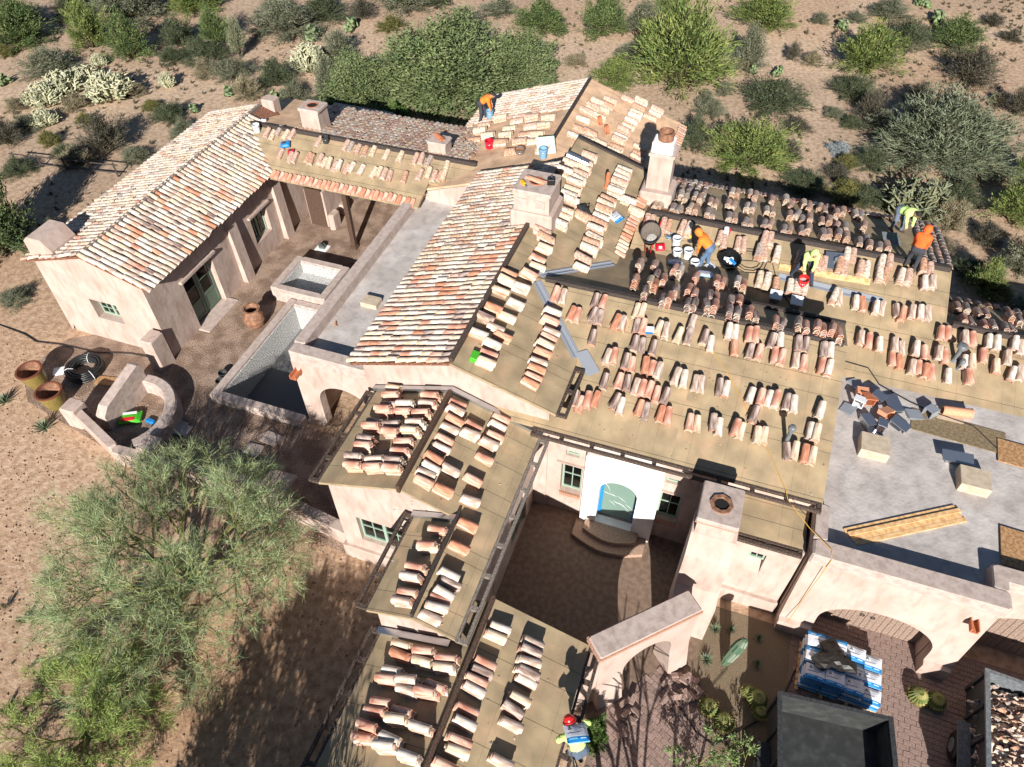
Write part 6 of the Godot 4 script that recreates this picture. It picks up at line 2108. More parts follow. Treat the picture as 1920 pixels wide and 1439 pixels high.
	cbox(v1, Vector3(-0.28, 0, -0.16), Vector3(0.28, 0.2, 0.16), 0.01)
	obj("box", v1, M.silver, mv)
	var v3 := mb()
	slab(v3, Vector3(-0.42, 0.3, -0.1), Vector3(0.42, 0.3, -0.1), Vector3(0.42, 0.21, 0.24), Vector3(-0.42, 0.21, 0.24), 0.012)
	obj("hood", v3, M.silver, mv)
	var pw := thing("felt_sheet", "dark brown sheet lying on the flat garage roof", "sheet", Vector3(7.95, fy, -17.55), -0.06)
	var w1 := mb()
	cbox(w1, Vector3(-1.32, 0, -0.45), Vector3(1.32, 0.025, 0.45), 0.005)
	obj("sheet", w1, M.felt_dark, pw)
	for q in [[9.9, -17.1, 0.9, 0.45, "tan plywood sheet at the right edge beside the dark sheet"], [9.55, -13.7, 0.75, 0.62, "tan plywood panel leaning at the flat roof's right edge, half shaded"]]:
		var s := mb()
		cbox(s, Vector3(-q[2], 0, -q[3]), Vector3(q[2], 0.03, q[3]), 0.004)
		var o := obj("plywood_sheet", s, M.plywood)
		o.position = Vector3(q[0], fy + 0.03, q[1])
		o.rotation.y = -0.06
		tag(o, q[4], "plywood")
	var lp := thing("lumber_pile", "four pale timber planks lying together on the flat garage roof", "lumber", Vector3(6.42, fy, -13.55), 0.56)
	for k in 4:
		var s := mb()
		cbox(s, Vector3(-1.68 + 0.03 * k, 0.0, -0.27 + k * 0.138), Vector3(1.68 + 0.04 * (k % 2), 0.04 + 0.04 * float(k == 1), -0.142 + k * 0.138), 0.006)
		obj("plank", s, M.lumber, lp)
	var cp := thing("clay_flue_pipe", "terracotta flue pipe lying on a pale mortar patch", "flue pipe", Vector3(7.9, fy + 0.16, -18.2), 0.15)
	var c1 := mb()
	lathe(c1, [Vector2(0.13, -0.42), Vector2(0.15, -0.38), Vector2(0.15, 0.36), Vector2(0.17, 0.42), Vector2(0.12, 0.42), Vector2(0.11, -0.42), Vector2(0.13, -0.42)], 18, Transform3D(Basis(Vector3.BACK, -PI / 2), Vector3.ZERO))
	obj("pipe", c1, M.terra_light, cp)
	var pt := mb()
	cbox(pt, Vector3(-0.4, 0, -0.28), Vector3(0.4, 0.03, 0.28), 0.02)
	var pto := obj("mortar_patch", pt, M.curb_box)
	pto.position = Vector3(7.75, fy, -18.15)
	tag(pto, "pale mortar patch under the terracotta flue pipe", "mortar")
	# heap of old vents and boxes
	var junk := [["clay_box", "orange clay vent box with an open mouth, on top of the junk heap", 5.3, -17.75, 0.12, 0.34, 0.24, 0.3, "t"], ["clay_box", "large pale orange clay slab box in the middle of the junk heap", 5.85, -17.4, 0.1, 0.42, 0.2, 0.3, "l"], ["clay_box", "orange clay vent box behind the white framed one", 5.15, -18.05, 0.06, 0.34, 0.26, 0.28, "l"], ["vent_hood", "white square vent frame with a dark opening in the junk heap", 5.05, -17.55, 0.1, 0.3, 0.28, 0.2, "w"],
		["metal_flashing", "silver bent flashing at the junk heap's front left", 5.35, -16.95, 0.0, 0.3, 0.2, 0.42, "s"], ["metal_flashing", "silver flashing standing at the front of the junk heap", 5.7, -16.85, 0.0, 0.22, 0.3, 0.3, "s"], ["metal_flashing", "grey metal duct piece right of the clay slab box", 6.25, -17.15, 0.0, 0.5, 0.18, 0.3, "s"], ["metal_flashing", "long grey metal panel at the back right of the junk heap", 6.1, -17.95, 0.05, 0.34, 0.1, 0.7, "s"], ["metal_flashing", "blue-grey metal sheet at the junk heap's right end", 6.75, -17.8, 0.0, 0.55, 0.06, 0.4, "f"], ["metal_flashing", "dark metal tray at the left end of the junk heap", 4.8, -17.35, 0.0, 0.4, 0.08, 0.4, "f"], ["metal_flashing", "flat metal sheet behind the junk heap", 5.0, -18.5, 0.0, 0.34, 0.05, 0.5, "f"], ["metal_flashing", "bent metal cap between clay boxes", 5.6, -17.95, 0.22, 0.34, 0.12, 0.3, "s"], ["metal_flashing", "square metal vent cap near the blue-grey sheet", 7.15, -17.95, 0.0, 0.3, 0.3, 0.34, "f"], ["metal_flashing", "small silver bracket at the very front of the junk heap", 5.45, -16.6, 0.0, 0.2, 0.14, 0.3, "s"]]
	for q in junk:
		var t := thing(q[0], q[1], "roof vent" if q[8] != "s" else "flashing", Vector3(q[2], fy + q[4], q[3]))
		t.rotation = Vector3(rng.randf_range(-0.25, 0.1), rng.randf_range(-0.9, 0.9), rng.randf_range(-0.2, 0.2))
		var mm: Material = {"t": M.terracotta, "l": M.terra_light, "w": M.white_plastic, "s": M.silver, "f": M.flashing}[q[8]]
		var w: float = q[5]
		var hh: float = q[6]
		var dd: float = q[7]
		var s := mb()
		box(s, Vector3(-w / 2, 0, -dd / 2), Vector3(-w / 2 + 0.025, hh, dd / 2))
		box(s, Vector3(w / 2 - 0.025, 0, -dd / 2), Vector3(w / 2, hh, dd / 2))
		box(s, Vector3(-w / 2 + 0.025, hh - 0.025, -dd / 2), Vector3(w / 2 - 0.025, hh - 0.002, dd / 2))
		box(s, Vector3(-w / 2 + 0.025, 0.0, -dd / 2), Vector3(w / 2 - 0.025, 0.02, dd / 2))
		obj("casing", s, mm, t)
		if q[8] in ["t", "w", "s"]:
			var r := mb()
			cbox(r, Vector3(-w / 2 - 0.03, hh, -dd / 2 - 0.03), Vector3(w / 2 + 0.03, hh + 0.025, dd / 2 + 0.03), 0.006)
			obj("flange", r, mm, t)
	# yellow rope from the entry roof down over the garage wall, black cord on the flat roof
	var rp := mb()
	var pts := [on("EF", 0.07, -16.96, 0.25), on("EF", 0.5, -16.5, 0.03), on("EF", 0.91, -16.1, 0.03), on("EF", 1.57, -15.2, 0.03), on("EF", 2.33, -14.26, 0.03), Vector3(3.12, 4.46, -13.0), Vector3(3.2, 4.42, -12.75), Vector3(3.9, 4.05, -12.3), Vector3(4.5, 4.0, -11.85), Vector3(4.52, 3.96, -11.58), Vector3(4.4, 1.5, -11.52), Vector3(4.3, 0.7, -11.3)]
	tube(rp, pts, [0.01], 5)
	tag(obj("yellow_rope", rp, M.rope), "yellow rope from the tile stacks over the eave and garage wall", "rope")
	var ck := mb()
	tube(ck, [on("WF", 4.6, -19.3, 0.03), on("WF", 5.3, -19.25, 0.03), Vector3(5.7, fy + 0.03, -18.75), Vector3(6.6, fy + 0.03, -18.3), Vector3(7.2, fy + 0.03, -18.1), Vector3(8.4, fy + 0.03, -17.9), Vector3(9.0, fy + 0.03, -17.2), Vector3(9.9, fy + 0.03, -16.6)], [0.018], 5)
	tag(obj("power_cord", ck, M.cord), "black power cord curving past the junk heap on the flat roof", "cord")
	# ladder at the front eave
	var ld := thing("ladder", "wooden ladder leaning on the lowest roof's eave under the carrying worker", "ladder", Vector3.ZERO)
	var foot := Vector3(0.9, 0.0, -4.2)
	var top := Vector3(-0.5, 3.5, -5.0)
	var sd := Vector3(0.28, 0, 0.5).normalized() * 0.22
	for s in [-1, 1]:
		var r := mb()
		tube(r, [foot + sd * s, top + sd * s], [0.04], 6)
		obj("rail", r, M.wood_grey, ld)
	for i in 11:
		var r := mb()
		var q := foot.lerp(top, (i + 0.6) / 11.5)
		tube(r, [q - sd, q + sd], [0.022], 5)
		obj("rung", r, M.wood_grey, ld)

# ---------------------------------------------------------------- people
# bones: [a, b, radius a, radius b, colour]; one skin over all of them, meshed where the smooth union of the tapered capsules crosses zero
func skin(st: SurfaceTool, bones: Array, cell: float, k: float):
	var lo := Vector3.INF
	var hi := -Vector3.INF
	for b in bones:
		var r: float = maxf(b[2], b[3]) + cell * 2.5
		for p in [b[0], b[1]]:
			lo = lo.min(p - Vector3.ONE * r)
			hi = hi.max(p + Vector3.ONE * r)
	var nx := int((hi.x - lo.x) / cell) + 2
	var ny := int((hi.y - lo.y) / cell) + 2
	var nz := int((hi.z - lo.z) / cell) + 2
	var sum := PackedFloat32Array()
	sum.resize(nx * ny * nz)
	var best := PackedFloat32Array()
	best.resize(nx * ny * nz)
	best.fill(9.0)
	var who := PackedInt32Array()
	who.resize(nx * ny * nz)
	for bi in bones.size():
		var b: Array = bones[bi]
		var pa: Vector3 = b[0]
		var ba: Vector3 = b[1] - pa
		var inv := 1.0 / maxf(ba.length_squared(), 1e-9)
		var ra: float = b[2]
		var rb: float = b[3]
		var m := Vector3.ONE * (maxf(ra, rb) + cell * 2.0)
		var q0 := ((pa.min(b[1]) - m - lo) / cell).floor()
		var q1 := ((pa.max(b[1]) + m - lo) / cell).ceil()
		for z in range(maxi(int(q0.z), 0), mini(int(q1.z) + 1, nz)):
			for y in range(maxi(int(q0.y), 0), mini(int(q1.y) + 1, ny)):
				for x in range(maxi(int(q0.x), 0), mini(int(q1.x) + 1, nx)):
					var p := lo + Vector3(x, y, z) * cell - pa
					var t := clampf(p.dot(ba) * inv, 0.0, 1.0)
					var d := (p - ba * t).length() - lerpf(ra, rb, t)
					var i := (z * ny + y) * nx + x
					sum[i] += exp(-k * d)
					if d < best[i]:
						best[i] = d
						who[i] = bi
	var f := PackedFloat32Array()
	f.resize(sum.size())
	for i in sum.size(): f[i] = -log(sum[i]) / k if sum[i] > 0.0 else 1.0
	var vid := {}
	var pos := []
	var col := []
	var step := [1, nx, nx * ny]
	for z in nz - 1:
		for y in ny - 1:
			for x in nx - 1:
				var i := (z * ny + y) * nx + x
				var ins := 0
				for c in 8:
					if f[i + (c & 1) + ((c >> 1) & 1) * nx + ((c >> 2) & 1) * nx * ny] < 0.0: ins += 1
				if ins == 0 or ins == 8: continue
				var acc := Vector3.ZERO
				var n := 0
				for e in 12:
					var ax := e / 4
					var o := [[0, 2, 4, 6], [0, 1, 4, 5], [0, 1, 2, 3]][ax][e % 4] as int
					var c0 := o
					var c1 := o | (1 << ax)
					var f0 := f[i + (c0 & 1) + ((c0 >> 1) & 1) * nx + ((c0 >> 2) & 1) * nx * ny]
					var f1 := f[i + (c1 & 1) + ((c1 >> 1) & 1) * nx + ((c1 >> 2) & 1) * nx * ny]
					if (f0 < 0.0) == (f1 < 0.0): continue
					var v0 := Vector3(c0 & 1, (c0 >> 1) & 1, (c0 >> 2) & 1)
					var v1 := Vector3(c1 & 1, (c1 >> 1) & 1, (c1 >> 2) & 1)
					acc += v0.lerp(v1, f0 / (f0 - f1))
					n += 1
				vid[i] = pos.size()
				pos.append(lo + (Vector3(x, y, z) + acc / n) * cell)
				col.append(bones[who[i]][4])
	var base := 0
	var faces := []
	for i in vid:
		var z: int = i / (nx * ny)
		var y: int = (i / nx) % ny
		var x: int = i % nx
		for ax in 3:
			var j: int = i + step[ax]
			if (f[i] < 0.0) == (f[j] < 0.0): continue
			var u: int = step[(ax + 1) % 3]
			var w: int = step[(ax + 2) % 3]
			var q := [i, i - u, i - u - w, i - w]
			if not (vid.has(q[1]) and vid.has(q[2]) and vid.has(q[3])): continue
			var id := [vid[q[0]], vid[q[1]], vid[q[2]], vid[q[3]]]
			if f[i] < 0.0: id.reverse()
			faces.append(id)
	var nr := []
	nr.resize(pos.size())
	nr.fill(Vector3.ZERO)
	for q in faces:
		var n: Vector3 = (pos[q[2]] - pos[q[0]]).cross(pos[q[1]] - pos[q[3]])
		for v in q: nr[v] += n
	for q in faces:
		for v in [q[0], q[1], q[2], q[0], q[2], q[3]]:
			st.set_color(col[v])
			st.set_normal(nr[v].normalized())
			st.add_vertex(pos[v])

# pose: lean in radians forward, crouch 0..1, yaw, hands in local space (z forward)
func person(label: String, at: Vector3, yaw: float, lean: float, crouch: float, hl: Vector3, hr: Vector3, shirt: Color, pants: Color, head: String, wear: Color, feet := 0.2, twist := 0.0) -> Node3D:
	var t := thing("person", label, "person", at, yaw)
	var sk := Color(0.36, 0.2, 0.13)
	var boot := Color(0.06, 0.045, 0.035)
	var hip := Vector3(0, 0.9 - 0.38 * crouch, -0.14 * sin(lean) - 0.1 * crouch)
	var up := Vector3(0, cos(lean), sin(lean)).rotated(Vector3.UP, twist)
	var rt := Vector3(1, 0, 0).rotated(Vector3.UP, twist)
	var waist := hip + up * 0.18
	var chest := hip + up * 0.4
	var neck := hip + up * 0.55
	var hd := (up * 0.75 + Vector3(0, 0.15, 0.3).rotated(Vector3.UP, twist)).normalized()
	var hc := neck + hd * 0.17
	var B := []
	B.append([hip - rt * 0.08, hip + rt * 0.08, 0.135, 0.135, pants])
	B.append([waist - rt * 0.05, waist + rt * 0.05, 0.135, 0.135, shirt])
	B.append([waist, chest, 0.14, 0.155, shirt])
	B.append([chest - rt * 0.1, chest + rt * 0.1, 0.14, 0.14, shirt])
	B.append([neck - rt * 0.13 - up * 0.06, neck + rt * 0.13 - up * 0.06, 0.08, 0.08, shirt])
	B.append([neck - up * 0.03, neck + hd * 0.09, 0.062, 0.058, sk])
	B.append([hc - hd * 0.03, hc + hd * 0.05, 0.085, 0.095, sk])
	var fwd := hd.cross(rt) * -1.0
	if fwd.dot(Vector3(0, -0.3, 1).rotated(Vector3.UP, twist)) < 0: fwd = -fwd
	B.append([hc + fwd * 0.05 - hd * 0.045, hc + fwd * 0.07 - hd * 0.06, 0.055, 0.04, sk])
	B.append([hc + fwd * 0.09 + hd * 0.01, hc + fwd * 0.112 - hd * 0.015, 0.012, 0.018, sk])
	for s in [-1, 1]:
		var shp: Vector3 = neck + rt * s * 0.19 - up * 0.07
		var hand: Vector3 = hl if s < 0 else hr
		var dv: Vector3 = hand - shp
		if dv.length() > 0.56: hand = shp + dv.normalized() * 0.56
		var mid: Vector3 = (shp + hand) / 2 + (rt * s * 0.14 - fwd * 0.05) * clampf(1.2 - dv.length() * 1.4, 0.15, 1.0)
		B.append([shp, mid, 0.072, 0.056, shirt])
		B.append([mid, hand.lerp(mid, 0.12), 0.056, 0.042, shirt])
		B.append([hand.lerp(mid, 0.1), hand, 0.036, 0.034, sk])
		B.append([hc + rt * s * 0.088, hc + rt * s * 0.1 - hd * 0.02, 0.016, 0.02, sk])
		var ft: Vector3 = Vector3(s * feet * 0.75, 0.06, s * feet * 0.5)
		var kn: Vector3 = (hip + rt * s * 0.09 + ft) / 2 + Vector3(s * 0.02, 0.03, 0.06 + 0.3 * crouch)
		B.append([hip + rt * s * 0.09, kn, 0.105, 0.078, pants])
		B.append([kn, ft + Vector3(0, 0.06, 0), 0.074, 0.055, pants])
		B.append([ft + Vector3(0, 0.0, -0.05), ft + Vector3(s * 0.02, -0.015, 0.14), 0.055, 0.045, boot])
	var st := mb()
	skin(st, B, 0.027, 42.0)
	for s in [-1, 1]:
		var shp: Vector3 = neck + rt * s * 0.19 - up * 0.07
		var hand: Vector3 = hl if s < 0 else hr
		if (hand - shp).length() > 0.56: hand = shp + (hand - shp).normalized() * 0.56
		var dr := (hand - shp).normalized()
		var sd := dr.cross(Vector3(0, 0.2, 1)).normalized()
		var pn := dr.cross(sd)
		st.set_color(sk)
		for k in 4:
			var o := hand + sd * (k - 1.5) * 0.021 + dr * 0.02
			var fl: float = [0.07, 0.08, 0.075, 0.058][k]
			tube(st, [o, o + dr * fl * 0.55 + pn * 0.004, o + dr * fl * 0.85 + pn * 0.025, o + dr * fl * 0.8 + pn * 0.05], [0.0095, 0.009, 0.008, 0.006], 5)
		var th: Vector3 = hand - sd * s * 0.03
		tube(st, [th, th - sd * s * 0.03 + dr * 0.03, th - sd * s * 0.035 + dr * 0.06 + pn * 0.02], [0.011, 0.01, 0.008], 5)
	obj("body", st, M.person, t)
	var hb := Basis(rt, hd, rt.cross(hd).normalized())
	var hx := Transform3D(hb, hc + hd * 0.02)
	var back := -1.0 if hb.z.dot(fwd) > 0 else 1.0
	var g := mb()
	if head == "hood":
		lathe(g, [Vector2(0.11, -0.12), Vector2(0.135, -0.04), Vector2(0.135, 0.04), Vector2(0.105, 0.11), Vector2(0.05, 0.145), Vector2(0.001, 0.15)], 16, Transform3D(hb * Basis(Vector3.RIGHT, 0.25 * back), hc + hd * 0.0 + hb.z * back * 0.035))
		obj("hood", g, plain(Color(wear.r, wear.g, wear.b).linear_to_srgb(), 0.85), t)
	elif head == "helmet":
		lathe(g, [Vector2(0.165, 0.0), Vector2(0.16, 0.018), Vector2(0.132, 0.022), Vector2(0.125, 0.07), Vector2(0.09, 0.125), Vector2(0.04, 0.15), Vector2(0.001, 0.152)], 18, Transform3D(hb, hc + hd * 0.035))
		obj("helmet", g, plain(Color(wear.r, wear.g, wear.b).linear_to_srgb(), 0.3), t)
	else:
		lathe(g, [Vector2(0.096, -0.03), Vector2(0.108, 0.03), Vector2(0.09, 0.09), Vector2(0.05, 0.125), Vector2(0.001, 0.13)], 14, Transform3D(hb, hc + hd * 0.02 + hb.z * back * 0.018))
		obj("hair", g, plain(Color(0.02, 0.016, 0.013).linear_to_srgb(), 0.8), t)
	var ey := mb()
	for s in [-1, 1]:
		lathe(ey, [Vector2(0.001, -0.012), Vector2(0.011, 0), Vector2(0.001, 0.012)], 8, Transform3D(Basis.IDENTITY, hc + fwd * 0.083 + rt * s * 0.034 + hd * 0.02))
	obj("eyes", ey, M.black_plastic, t)
	return t

func build_people():
	var org := Color(0.85, 0.22, 0.03)
	var orr := Color(0.85, 0.13, 0.02)
	var lime := Color(0.6, 0.88, 0.26)
	var jean := Color(0.10, 0.17, 0.28)
	var dk := Color(0.04, 0.045, 0.055)
	person("worker in orange shirt bending over a blue bucket on the farthest roof", on("PL", -12.05, -29.9, 0.0), 1.75, 1.0, 0.0, Vector3(-0.1, 0.45, 0.45), Vector3(0.12, 0.42, 0.42), org, dk, "hair", dk)
	person("worker in orange hoodie and blue jeans stooping over the white buckets", on("WF", -0.55, -21.65, 0.0), -1.75, 0.85, 0.0, Vector3(-0.15, 0.55, 0.35), Vector3(0.1, 0.6, 0.3), org, jean, "hood", org)
	person("worker in lime shirt and dark trousers carrying a red bucket", on("WF", 2.75, -21.95, 0.0), 0.2, 0.75, 0.0, Vector3(-0.1, 0.5, 0.42), Vector3(0.12, 0.5, 0.42), lime, Color(0.03, 0.04, 0.08), "hood", lime, 0.4)
	bucket(on("WF", 2.78, -21.55, 0.25), 0.17, 0.36, M.red, "bright red bucket carried by the lime-shirted worker", Basis(Vector3.RIGHT, 0.25), M.cement)
	person("worker in lime shirt and grey jeans bent far over at the rear gable", on("WB", 5.85, -26.2, 0.0), 0.75, 1.3, 0.05, Vector3(-0.1, 0.3, 0.5), Vector3(0.15, 0.3, 0.5), lime, Color(0.12, 0.15, 0.2), "hair", dk)
	person("worker in bright orange hoodie standing with his back turned at the ridge end", on("WF", 6.1, -23.2, 0.0), 2.9, 0.35, 0.1, Vector3(-0.2, 0.6, 0.35), Vector3(0.2, 0.6, 0.35), orr, dk, "hood", orr)
	var lw := person("worker in red helmet and lime shirt climbing the ladder with a cement bag", Vector3(-0.42, 2.45, -5.3), -2.36, 0.75, 0.1, Vector3(-0.28, 1.35, 0.3), Vector3(0.3, 1.3, 0.25), lime, Color(0.09, 0.12, 0.17), "helmet", Color(0.6, 0.02, 0.02), 0.12)
	cement_bag(Vector3(-0.5, 3.86, -5.36), 0.5, "blue and white cement bag on the climbing worker's shoulder", "", Basis(Vector3.RIGHT, -0.3))
	return lw

